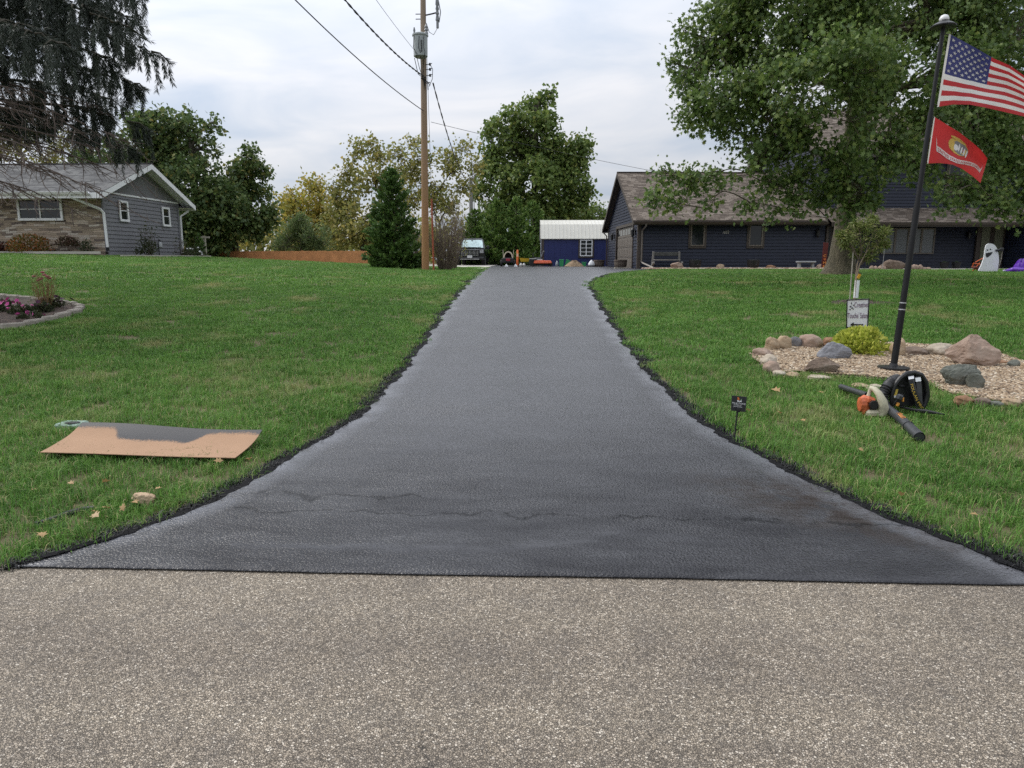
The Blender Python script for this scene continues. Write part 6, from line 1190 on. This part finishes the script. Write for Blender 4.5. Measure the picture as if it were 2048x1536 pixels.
xs2 = np.arange(14.4, 28.1, .4); strip_sheet('walkway', [(x, max(31.6, 33.0-.03*(x-14))-.05*sin(x)) for x in xs2], [(x, 36.4+(x-14)*.05) for x in xs2], M_CONC, .025)
t = NT('river_stone'); M_RS = t.bsdf(Base_Color=t.ramp(t.n('ObjectInfo').outputs['Random'], [(0, (.14, .09, .065)), (.4, (.30, .2, .14)), (.8, (.43, .33, .25)), (1, (.52, .46, .38))]), Roughness=.8)
pts = np.array([(x, random.uniform(h_stone(x)+.02, 34.95+(x-4.8)*.05)) for x in rng.uniform(5.0, 14.4, 1500)]); g = grass_field('river_stones', np.column_stack([pts, H(pts[:, 0], pts[:, 1])+.04]), [pebble(40+i, .075, M_RS) for i in range(5)], .5, 1.3); tag(g, 'loose river stones along the navy house wall', 'stones', kind='stuff')
G3 = 'stones along the navy house wall'
rock('pinkish wedge-shaped boulder at the wooden bench foot', 1354, 534, 25, 13, 'pink', .7, 33.6, grp=G3, seed=4); rock('squat tan stone block with a dark spigot near the house number', 1441, 533, 17, 8, 'tan', .6, 34.0, grp=G3); rock('brown flat stone between black planter and stone bench', 1543, 535, 18, 7, 'rust', .3, 33.9, grp=G3); rock('pale pink stone by the foot of the welcome board', 1642, 533, 14, 8, 'pink', .3, 34.0, grp=G3)
rock('large grey-brown mound boulder under the wide window', 1790, 537, 46, 16, 'brown', .5, 33.4, grp=G3, seed=8, depth=.5); rock('light grey wedge stone standing on the mound boulder', 1793, 529, 14, 10, 'grey', .7, 33.9, grp=G3)
for k, px in enumerate((1744, 1752, 1761, 1768)): rock('small red-brown stone in the left heap under the wide window', px, 536, 8, 6, 'pink', .2, 33.2, grp='red-brown stones left of the mound boulder')
for k, px in enumerate((1823, 1829, 1835, 1842, 1850, 1858)): rock('small red-brown stone in the heap right of the flagpole', px, 535, 9, 8 if k < 4 else 4, 'pink', .2, 33.0, grp='red-brown stones right of the flagpole')
# weathered plank bench
q = at(1333, 534, 34.2); BN = thing('plank_bench', 'weathered grey plank bench against the navy wall', 'bench', (q[0], 34.2, 1.14)); M_WW = M('grey_old_wood', (.20, .19, .175), .9, .2, 9, bump=.5); M_WD = M('dark_old_wood', (.075, .075, .07), .9, .25, 9, bump=.5)
for s in (-1, 1): mb = MB(); mb.box((s*.62, .22, .40), (.09, .09, .82), (.1, s*-.04, 0), bev=.01); mb.box((s*.66, -.12, .22), (.09, .5, .09), (-.35, 0, 0), bev=.01); mb.build('leg', M_WW, BN)
mb = MB(); mb.box((0, .20, .70), (1.2, .05, .17), (.1, 0, 0), bev=.008); mb.build('backrest', M_WD, BN); mb = MB(); mb.box((0, 0, .42), (1.2, .42, .05), bev=.008); mb.build('seat', M_WW, BN)
# black fabric planters
for px, l in ((1390, 'black fabric planter under the left garage window'), (1506, 'black fabric planter under the right garage window')):
    q = at(px, 534, 33.9); PL = thing('planter', l, 'planter', (q[0], 33.9, 1.14), group='black planters along the navy wall'); mb = MB(); mb.lathe([(.22, 0), (.27, .2), (.285, .42), (.27, .43), (.25, .36), (.05, .35)], n=18); mb.build('pot', M_BLACK, PL, smooth=True); mb = MB(); mb.lathe([(.24, .36), (.1, .39), (.01, .4)], n=14); mb.build('soil', M_MULCH, PL); mb = MB(); mb.tube([(-.1, -.285, .28), (-.05, -.295, .16), (.03, -.293, .18), (.1, -.28, .3)], .012, 5); mb.build('handle', M_DKMET, PL)
# stone bench
q = at(1611, 535, 33.8); SBn = thing('stone_bench', 'low grey concrete bench left of the oak trunk', 'bench', (q[0], 33.8, 1.14), .06); M_GC = M('grey_cast_stone', (.27, .28, .285), .85, .12, 9, bump=.3); mb = MB(); mb.box((0, 0, .33), (.84, .34, .075), bev=.02); mb.build('seat', M_GC, SBn)
for s in (-1, 1): mb = MB(); mb.prism([(-.11, 0), (.11, 0), (.08, .29), (-.08, .29)], 0, s*.31-.05, s*.31+.05); mb.build('leg', M_GC, SBn)
# welcome board
q = at(1648, 531, 33.9); WB = thing('welcome_board', 'tall narrow red board with orange letters spelling welcome, beside the oak trunk', 'sign', (q[0], 33.9, 1.14)); mb = MB(); mb.box((0, 0, .61), (.22, .03, 1.2), (.06, 0, 0), bev=.005); mb.build('board', M('dark_red_board', (.10, .012, .010), .6, .2, 8), WB)
mb = MB()
for k, ch in enumerate('WELC_ME'):
    if ch != '_': put_text(mb, ch, .13, .115, lambda u, v, z=1.09-.16*k: (u, -.024-.06*(z-.6)*0-.0, z+v) if False else (u, -.022+(-(z-.61))*(-.06)*-1*-1+0, z+v))
mb.build('lettering', M('orange_letter', (.75, .28, .05), .6), WB, fix=False)
mb = MB(); mb.lathe([(.055, -.012), (.055, .012)], (0, -.03, 1.09-.16*4), 12, R=rotm(pi/2)); mb.build('pumpkin_ornament', M('pumpkin_orange', (.42, .10, .02), .6), WB)
# shepherd hook
q = at(1765, 533, 33.0); SHK = thing('shepherd_hook', 'thin pale shepherd hook before the wide window', 'hook', (q[0], 33.0, 1.13)); mb = MB(); mb.tube([(0, 0, 0), (.03, 0, 1.05), (.06, 0, 1.2), (.12, 0, 1.26), (.18, 0, 1.2), (.19, 0, 1.1)], .010, 6); mb.build('rod', M('galvanised_rod', (.3, .3, .3), .5), SHK); mb = MB(); mb.lathe([(.02, -.02), (.05, 0), (.05, .12), (.02, .15)], (.19, 0, .95), 8); mb.build('lantern', M_BLACK, SHK)
# ghost board
q = gnd(1977, 546); Yg = 27.0; q = np.array([at(1977, 546, Yg)[0], Yg, gz(22, Yg)]); GH_ = thing('ghost_cutout', 'white smiling ghost board standing on the lawn by the entrance', 'decoration', q)
go = [(1957, 543), (1963, 530), (1969, 515), (1972, 500), (1975, 491), (1981, 487), (1989, 488), (1995, 494), (1998, 505), (1999, 520), (1996, 535), (1993, 545), (1985, 545.5), (1972, 544.5)]
def gp_(x, y, o=0): c = at(x, y, Yg)-q; return np.array([c[0], -o+.10*c[2], c[2]])
def dense(P, k=4):
    P = np.array(P, float); n = len(P); o_ = []
    for i in range(n):
        p0_, p1_, p2_, p3_ = P[i-1], P[i], P[(i+1) % n], P[(i+2) % n]
        for j in range(k): s = j/k; o_.append(.5*((2*p1_)+(-p0_+p2_)*s+(2*p0_-5*p1_+4*p2_-p3_)*s*s+(-p0_+3*p1_-3*p2_+p3_)*s**3))
    return o_
mb = MB(); go_ = dense(go); n = len(go_); mb.add([gp_(*g_, .02) for g_ in go_]+[gp_(*g_, -.02) for g_ in go_], [tuple(range(n)), tuple(range(2*n-1, n-1, -1))]+[(i, i+n, (i+1) % n+n, (i+1) % n) for i in range(n)]); gb = mb.build('board', M('ghost_white', (.74, .75, .77), .6, .03, 4), GH_)
mb = MB()
for P_ in ([(1973, 507), (1978, 505.5), (1985, 504), (1987, 504), (1984, 509), (1979, 513), (1974, 514.5)],): mb.add([gp_(*g_, .026) for g_ in dense(P_, 3)], [tuple(range(len(P_)*3))])
for (x, y) in ((1977, 500), (1983, 498.5)): mb.add([gp_(x+1.7*cos(k), y+1.5*sin(k), .026) for k in np.linspace(0, 6.28, 13)[:-1]], [tuple(range(12))])
mb.build('painted_face', M('black_paint', (.012, .012, .014), .6), gb, fix=False)
mb = MB(); mb.tube([gp_(1993, 501, .03), gp_(2000, 500, .05), gp_(2005, 500, .05)], .04, 8); mb.box(gp_(2004, 499, .06), (.12, .1, .12), bev=.02); mb.build('spotlight', M_BLACK, GH_); mb = MB(); mb.tube([gp_(2006, 501, .05), gp_(2003, 520, .02), gp_(1996, 540, 0)], .012, 6); mb.build('cord', M_PALEW, GH_)
# orange folded chair, purple deflated ornament
q = at(1956, 541, 27.8); OC = thing('folding_chair', 'tangled orange folding chair left of the ghost', 'chair', (q[0], 27.8, gz(21, 27.8))); M_OR = M('orange_frame', (.55, .10, .02), .5, .15, 8)
mb = MB(); mb.tube([(-.2, 0, .32), (0, -.05, .28), (.12, 0, .22)], .022, 6); mb.tube([(-.1, .05, .36), (.18, .05, .52)], .018, 6); mb.tube([(-.2, 0, .32), (-.2, .02, .2), (.02, -.02, .05)], .02, 6); mb.tube([(-.22, 0, 0), (.1, .1, .34)], .018, 6); mb.tube([(-.15, -.1, .1), (.2, -.05, .16)], .018, 6); mb.build('frame', M_OR, OC); mb = MB(); mb.box((-.04, .02, .13), (.36, .25, .10), (.2, .3, .2), bev=.03); mb.build('fabric_seat', M('dark_red_fabric', (.10, .02, .012), .8), OC)
q = at(2040, 545, 26.6); PO = thing('inflatable_ornament', 'shiny purple deflated yard ornament at the right picture edge', 'decoration', (q[0], 26.6, gz(24, 26.6)))
M_PU = M('purple_vinyl', (.11, .025, .36), .25, .15, 4); mb = MB(); mb.lathe([(.55, .03), (.50, .09), (.34, .12), (.27, .16), (.26, .26), (.2, .36), (.09, .43), (.01, .44)], (.05, 0, 0), 24, sy=.8); 
for v_i in range(len(mb.v)): x, y, z = mb.v[v_i]; a = math.atan2(y, x); mb.v[v_i] = (x*(1+.12*sin(5*a)), y, z*(1+.18*sin(4*a+x*5)))
mb.build('crown', M_PU, PO, smooth=True); mb = MB(); mb.tube([(-.5, 0, .05), (-.4, -.2, .1), (-.1, -.35, .08), (.3, -.35, .1), (.5, -.1, .06)], [.06, .09, .1, .09, .05], 10); mb.build('brim', M_PU, PO, smooth=True); mb = MB(); mb.lathe([(.03, -.05), (.055, 0), (.03, .05)], (-.62, -.1, .06), 10); mb.build('weight', M('lavender_vinyl', (.3, .27, .42), .4), PO, smooth=True)
# small pots by the entrance
for px, l in ((1888, 'low dark pot left of the entrance'), (1912, 'low dark pot with a pale rim nearest the entrance')):
    q = at(px, 533, 35.2); o = thing('flower_pot', l, 'pot', (q[0], 35.2, 1.15), group='pots by the entrance'); mb = MB(); mb.lathe([(.14, 0), (.2, .28), (.21, .3), (.18, .3), (.1, .25)], n=16); mb.build('pot', M_DKMET, o, smooth=True); mb = MB(); mb.lathe([(.19, .27), (.08, .33), (.01, .36)], n=10); mb.build('plant', ML_ROSE, o)

# ================================================================== AT THE HEAD OF THE DRIVE
def barrel(name, label, x, y, r, h):
    T = thing(name, label, 'planter', (x, y, gz(x, y)+.02), group='half barrel planters at the garage'); mb = MB(); n = 18
    for k in range(n):
        a0, a1 = 2*pi*(k+.06)/n, 2*pi*(k+.94)/n; pr = [(r*.86, 0), (r*.96, h*.4), (r, h*.8), (r*1.0, h)]
        for (ra, za), (rb, zb2) in zip(pr[:-1], pr[1:]): mb.quad((ra*cos(a0), ra*sin(a0), za), (ra*cos(a1), ra*sin(a1), za), (rb*cos(a1), rb*sin(a1), zb2), (rb*cos(a0), rb*sin(a0), zb2))
        mb.quad((r*cos(a0), r*sin(a0), h), (r*cos(a1), r*sin(a1), h), (r*.9*cos(a1), r*.9*sin(a1), h), (r*.9*cos(a0), r*.9*sin(a0), h))
    mb.build('staves', M('barrel_wood', (.12, .095, .075), .9, .35, 7, bump=.5), T, fix=False); mb = MB(); mb.lathe([(r*.84, .0), (r*.93, h*.35), (r*.955, h*.6), (r*.88, h*.9), (.02, h*.88)], n=20); mb.build('soil', M_MULCH, T)
    for z, q in ((.14, .905), (.72, .99)): mb = MB(); mb.lathe([(r*q+.002, h*z), (r*(q+.014)+.004, h*(z+.03)), (r*(q+.02)+.003, h*(z+.11)), (r*q, h*(z+.12))], n=24); mb.build('hoop', M('rusty_hoop', (.06, .04, .03), .7, .3, 9), T)
    return T
q = at(1241, 530, 36.6); bA = barrel('half_barrel', 'half whisky barrel in front of the garage door', q[0], 36.6, .33, .37); mb = MB(); mb.box((0, 0, .0), (.6, .5, .05)); tag(mb.build('paver', M('cream_paver', (.5, .47, .36), .85, .1)), 'cream slab under the front half barrel', 'slab').location = (q[0], 36.6, 1.145); bA.location.z += .05
q = at(1198, 530, 43.0); barrel('half_barrel', 'half whisky barrel beyond the garage, beside the white bag', q[0], 43.0, .33, .40)
q = at(1181, 529, 42.8); o = thing('feed_bag', 'slumped white sack on a black tray left of the far barrel', 'bag', (q[0], 42.8, 1.16)); mb = MB(); mb.lathe([(.16, 0), (.2, .08), (.15, .2), (.07, .3), (.02, .36)], (.06, 0, .04), 9, sx=1.1); mb.build('sack', M('white_sack', (.68, .69, .70), .6, .1, 20, bump=.6, fine=20), o); mb = MB(); mb.box((0, 0, .03), (.5, .4, .06), bev=.015); mb.build('tray', M_BLACK, o)
q = at(1148, 528, 44.0); mb = MB(); nr, na = 10, 26; V = [(0, 0, .34)]
for i in range(1, nr+1):
    for j in range(na): a = 2*pi*j/na; r = .62*i/nr; V.append((r*cos(a)*1.0, r*sin(a)*.7, max(-.03, .34*(1-(i/nr)**1.5)*(1+.2*sin(3*a+1))+random.uniform(-.03, .03))))
mb.add(V, [(0, 1+j, 1+(j+1) % na) for j in range(na)]+[(1+i*na+j, 1+i*na+(j+1) % na, 1+(i+1)*na+(j+1) % na, 1+(i+1)*na+j) for i in range(nr-1) for j in range(na)])
o = mb.build('dirt_pile', M('sandy_soil', (.24, .17, .105), .95, .3, 9, bump=.9, fine=25), None, smooth=True); o.location = (q[0], 44, 1.15); tag(o, 'low heap of sandy brown soil before the blue shed', 'dirt pile')
M_GRN = M('green_plastic', (.03, .30, .11), .45, .1, 5)
for px, w_, h_, tilt, l in ((1123, .26, .40, 0, 'upright bright green bin nearest the mower'), (1133, .26, .38, .3, 'tilted bright green bin leaning beside the soil heap'), (1168, .24, .24, .05, 'low green bin on the right of the soil heap')):
    q = at(px, 528, 44.8); o = thing('green_bin', l, 'bin', (q[0], 44.8, 1.16), group='green bins before the shed', rot=(0, tilt, 0)); mb = MB(); s = w_/2
    mb.add([(-s*.85, -s*.85, 0), (s*.85, -s*.85, 0), (s*.85, s*.85, 0), (-s*.85, s*.85, 0), (-s, -s, h_), (s, -s, h_), (s, s, h_), (-s, s, h_)], [(0, 3, 2, 1), (0, 1, 5, 4), (1, 2, 6, 5), (2, 3, 7, 6), (3, 0, 4, 7), (4, 5, 6, 7)]); mb.build('tub', M_GRN, o); mb = MB(); mb.box((0, 0, h_), (w_+.03, w_+.03, .035), bev=.01); mb.build('rim', M_GRN, o)
q = at(1114, 528, 45); o = thing('water_jug', 'clear bluish jug between the mower and the green bin', 'jug', (q[0], 45, 1.16)); M_CLR = M('cloudy_plastic', (.30, .32, .36), .3, .2, 20); mb = MB(); mb.lathe([(.07, 0), (.09, .03), (.09, .2), (.05, .26), (.03, .3)], n=12); mb.build('bottle', M_CLR, o, smooth=True); mb = MB(); mb.lathe([(.035, .3), (.035, .33)], n=10); mb.build('cap', M_WHITE, o)
# riding mower, seen from its side
q = at(1080, 529, 43.5); MW = thing('riding_mower', 'orange riding mower with black seat before the shed', 'mower', (q[0], 43.5, 1.16)); M_MO = M('mower_orange', (.60, .10, .03), .4, .1, 5)
mb = MB(); mb.box((.16, -.15, .30), (1.0, .75, .12), bev=.04); mb.box((.16, -.54, .24), (1.05, .05, .12), (-.3, 0, 0), bev=.015); mb.build('deck', M_MO, MW)
mb = MB(); mb.box((.16, -.1, .14), (.95, .6, .16), bev=.03); mb.build('underframe', M_BLACK, MW); mb = MB(); mb.box((-.12, 0, .46), (.5, .5, .14), bev=.05); mb.box((.16, 0, .70), (.14, .46, .48), (0, .35, 0), bev=.05); mb.build('seat', M('black_vinyl', (.035, .037, .042), .4, .2, 8), MW)
mb = MB(); mb.box((-.05, -.1, .40), (.4, .5, .07), bev=.02); mb.build('seat_base', M('light_grey_plastic', (.45, .46, .47), .5), MW)
for x, y, r in ((-.42, -.38, .24), (-.42, .38, .24), (.62, -.34, .15), (.62, .34, .15)):
    mb = MB(); mb.lathe([(r*.6, -.09), (r*.95, -.09), (r, -.05), (r, .05), (r*.95, .09), (r*.6, .09)], (x, y, r), 18, R=rotm(pi/2)); wq = mb.build('wheel', M('rubber', (.02, .02, .02), .85, .2, 20), MW, smooth=True); mb = MB(); mb.lathe([(r*.58, -.085), (r*.3, -.06), (.02, -.05)], (x, y, r), 14, R=rotm(pi/2)); mb.build('rim', M('rim_grey', (.3, .3, .3), .5), wq)
mb = MB(); mb.box((-.42, -.2, .44), (.45, .6, .10), bev=.04); mb.build('fender', M('fender_grey', (.16, .16, .155), .5), MW); mb = MB(); mb.tube([(-.35, -.2, .5), (-.45, -.15, .75), (-.3, -.1, .8)], .02, 6); mb.build('lever', M_BLACK, MW)
q = at(1049, 529, 43.9); o = thing('yellow_cart', 'low yellow garden tub on a dark frame left of the orange mower', 'cart', (q[0], 43.9, 1.16)); mb = MB(); mb.add([(-.22, -.2, .28), (.22, -.2, .28), (.22, .2, .28), (-.22, .2, .28), (-.30, -.28, .52), (.32, -.28, .47), (.32, .28, .47), (-.30, .28, .52)], [(0, 3, 2, 1), (0, 1, 5, 4), (1, 2, 6, 5), (2, 3, 7, 6), (3, 0, 4, 7), (4, 5, 6, 7)]); mb.build('tub', M('yellow_plastic', (.68, .44, .03), .45, .1), o); mb = MB(); mb.tube([(-.2, -.15, .28), (-.25, -.15, 0)], .02, 6); mb.tube([(.2, -.15, .28), (.3, -.15, 0)], .02, 6); mb.tube([(-.2, .15, .28), (-.25, .15, 0)], .02, 6); mb.tube([(-.25, -.15, .14), (.28, -.15, .14)], .02, 6); mb.build('frame', M_DKMET, o)
q = at(1035, 529, 44); o = thing('channelizer_post', 'slim orange and white traffic post before the hedge', 'traffic post', (q[0], 44, 1.16)); M_TO = M('traffic_orange', (.72, .16, .04), .55, .15, 6)
mb = MB(); mb.lathe([(.075, 0), (.07, .3), (.062, .6), (.055, .96), (.03, 1.0)], n=12); mb.build('tube', M_TO, o, smooth=True)
for z in (.36, .68): mb = MB(); mb.lathe([(.073-.014*z, z-.09), (.0735-.014*z-.0025, z+.09)], n=12); mb.build('reflective_band', M('pale_orange_band', (.72, .42, .3), .5), o, smooth=True)
mb = MB(); mb.lathe([(.17, 0), (.17, .04), (.08, .07)], n=8); mb.build('base', M_BLACK, o)
for px, l in ((1042, 'cloudy plastic jug nearest the traffic post'), (1048, 'cloudy plastic jug nearest the mower wheel')):
    q = at(px, 529.5, 42.6); o = thing('plastic_jug', l, 'jug', (q[0], 42.6, 1.15), group='jugs by the traffic post'); mb = MB(); mb.lathe([(.08, 0), (.095, .03), (.095, .13), (.05, .18), (.03, .2)], n=12); mb.build('body', M('milky_plastic', (.42, .41, .38), .4, .15, 15), o, smooth=True); mb = MB(); mb.lathe([(.033, .2), (.033, .225)], n=10); mb.build('cap', M_WHITE, o)
for px, l in ((1012.5, 'white paper scrap on the asphalt before the black cart'), (1031, 'white paper scrap between the cart and the traffic post')):
    q = at(px, 530, 42); mb = MB(); mb.add([(-.09, 0, 0), (.09, -.03, 0), (.12, .1, .03), (0, .06, .16), (-.1, .1, .02), (-.02, -.03, .1)], [(0, 1, 5), (1, 2, 3), (1, 3, 5), (0, 5, 3), (0, 3, 4)]); o = mb.build('paper_scrap', M_WHITE); o.location = (q[0], 42, 1.16); tag(o, l, 'scrap', 'white scraps on the asphalt')
# black garden cart carrying a cream-rimmed arched shelter
q = at(1016, 530, 44.5); GC = thing('garden_cart', 'black garden cart with a red plate and two wheels', 'cart', (q[0], 44.5, 1.16)); mb = MB(); mb.box((0, 0, .36), (.72, .9, .30), bev=.03); mb.build('box', M_BLACK, GC)
for s in (-1, 1): mb = MB(); mb.lathe([(.1, -.07), (.19, -.07), (.2, 0), (.19, .07), (.1, .07)], (s*.40, -.2, .2), 18, R=rotm(0, pi/2)); wq = mb.build('wheel', M('rubber', (.02, .02, .02)), GC, smooth=True); mb = MB(); mb.lathe([(.1, -.06), (.03, -.05)], (s*.40, -.2, .2), 12, R=rotm(0, pi/2)); mb.build('rim', M_DKMET, wq)
mb = MB(); mb.box((.02, -.46, .40), (.27, .02, .15), bev=.004); mb.build('plate', M('red_plate', (.30, .02, .035), .5), GC); mb = MB(); mb.tube([(-.05, -.45, .2), (-.05, -.9, .05)], .025, 6); mb.build('tongue', M_DKMET, GC)
AS = thing('arched_shelter', 'cream-rimmed arched hood with dark inside standing on the black cart', 'shelter', (q[0]+.02, 44.5, 1.16+.51)); mb = MB(); pr = [(.29*cos(a), .40*sin(a)) for a in np.linspace(0, pi, 17)]; pi_ = [(.23*cos(a), .33*sin(a)) for a in np.linspace(0, pi, 17)]
for k in range(16):
    a, b, c_, d_2 = pr[k], pr[k+1], pi_[k+1], pi_[k]; mb.add([(a[0], -.3, a[1]), (b[0], -.3, b[1]), (c_[0], -.3, c_[1]), (d_2[0], -.3, d_2[1]), (a[0], .3, a[1]), (b[0], .3, b[1]), (c_[0], .3, c_[1]), (d_2[0], .3, d_2[1])], [(0, 1, 2, 3), (7, 6, 5, 4), (0, 4, 5, 1), (3, 2, 6, 7)])
mb.build('hoop', M('cream_rim', (.58, .50, .38), .6, .1), AS, fix=False); mb = MB(); mb.add([(x, .25, z) for x, z in pi_], [tuple(range(17))]); mb.build('back_panel', M('dark_liner', (.05, .035, .03), .8, .3, 8), AS, fix=False); mb = MB()
for s in (-1, 1): mb.tube([(s*.30, 0, .0), (s*.33, 0, .5)], .018, 6)
mb.build('side_rod', M_PALEW, AS)
# ---- black pickup truck, head on
q = at(940, 530, 49); TK = thing('pickup_truck', 'black pickup truck facing the road with a silver sunshade in its windscreen', 'truck', (q[0], 49, 1.19), 0)
t = NT('black_car_paint'); M_CAR = t.bsdf(Base_Color=(.010, .011, .014, 1), Roughness=.22, Coat_Weight=.6, Specular_IOR_Level=.55)
M_CHR = M('chrome', (.5, .5, .52), .2, .05, 5, metal=.9)
mb = MB(); sec = [(-.98, .50), (-1.0, .75), (-.98, 1.02), (-.92, 1.10), (.92, 1.10), (.98, 1.02), (1.0, .75), (.98, .50)]
mb.prism(sec, 1, .10, 5.6); bd = mb.build('body', M_CAR, TK)
mb = MB(); mb.prism([(-.93, 1.09), (-.88, 1.17), (-.35, 1.21), (.35, 1.21), (.88, 1.17), (.93, 1.09)], 1, .05, 1.55); mb.build('hood', M_CAR, TK)
cab = [(-.92, 1.10), (.92, 1.10), (.74, 1.78), (.60, 1.86), (-.60, 1.86), (-.74, 1.78)]
mb = MB(); n = 6; fr = [(x, 1.45+(z-1.10)*1.05, z) for x, z in cab]; bk = [(x, 3.7-(z-1.1)*.3, z) for x, z in cab]; mb.add(fr+bk, [tuple(range(6)), tuple(range(11, 5, -1))]+[(i, i+6, (i+1) % 6+6, (i+1) % 6) for i in range(6)]); cb2 = mb.build('cab', M_CAR, TK)
ws = [(-.80, 1.17), (.80, 1.17), (.68, 1.74), (-.68, 1.74)]
mb = MB(); mb.add([(x, 1.45+(z-1.10)*1.05-.015, z) for x, z in ws], [(0, 1, 2, 3)]); wd = mb.build('windscreen', M('silver_sunshade', (.62, .78, .80), .25, .25, 3), TK, fix=False)
mb = MB(); mb.tube([(0, 1.8, 1.70), (0, 1.78, 1.66)], .05, 8); mb.tube([(-.6, 1.5, 1.17), (-.1, 1.53, 1.24)], .012, 5); mb.tube([(.1, 1.5, 1.17), (.6, 1.53, 1.24)], .012, 5); mb.build('wiper', M_BLACK, wd)
mb = MB(); mb.box((0, .05, .80), (1.30, .10, .46), bev=.05); gr = mb.build('grille', M_BLACK, TK); mb = MB()
for z in (.66, .76, .86, .95): mb.box((0, -.015, z), (1.16, .03, .022))
for x in (-.55, -.28, 0, .28, .55): mb.box((x, -.012, .80), (.03, .028, .36))
mb.build('grille_bars', M_CHR, gr); mb = MB(); mb.box((0, .02, 1.055), (1.86, .06, .035), bev=.01); mb.build('hood_trim', M_CHR, TK)
for s in (-1, 1):
    mb = MB(); mb.box((s*.80, .06, .90), (.30, .12, .22), bev=.03); hl = mb.build('headlight', M('smoked_lens', (.09, .095, .10), .12), TK); mb = MB()
    for z in (.84, .91, .98): mb.box((s*.80, -.005, z), (.25, .02, .03))
    mb.build('lamp_strip', M('lamp_silver', (.55, .56, .58), .2), hl)
    mb = MB(); mb.box((s*1.10, 1.75, 1.22), (.20, .10, .24), bev=.04); mb.box((s*1.0, 1.78, 1.14), (.14, .05, .05)); mb.build('mirror', M_BLACK, TK)
    for y in (1.0, 4.5):
        mb = MB(); mb.lathe([(.22, -.13), (.38, -.13), (.405, -.08), (.405, .08), (.38, .13), (.22, .13)], (s*.86, y, .40), 22, R=rotm(0, pi/2)); wq = mb.build('wheel', M('rubber', (.02, .02, .02)), TK, smooth=True); mb = MB(); mb.lathe([(.23, -.11), (.1, -.09), (.02, -.1)] if s < 0 else [(.23, .11), (.1, .09), (.02, .1)], (s*.86, y, .40), 16, R=rotm(0, pi/2)); mb.build('rim', M_CHR, wq)
mb = MB(); mb.box((0, .0, .46), (1.96, .26, .20), bev=.06); mb.build('bumper', M_BLACK, TK); mb = MB(); mb.box((0, -.135, .40), (1.3, .03, .05), bev=.01); mb.build('skid_trim', M_CHR, TK); mb = MB(); mb.box((0, -.145, .57), (.34, .015, .17), bev=.004); mb.build('number_plate', M('plate_white', (.55, .56, .56), .5, .1, 30), TK)
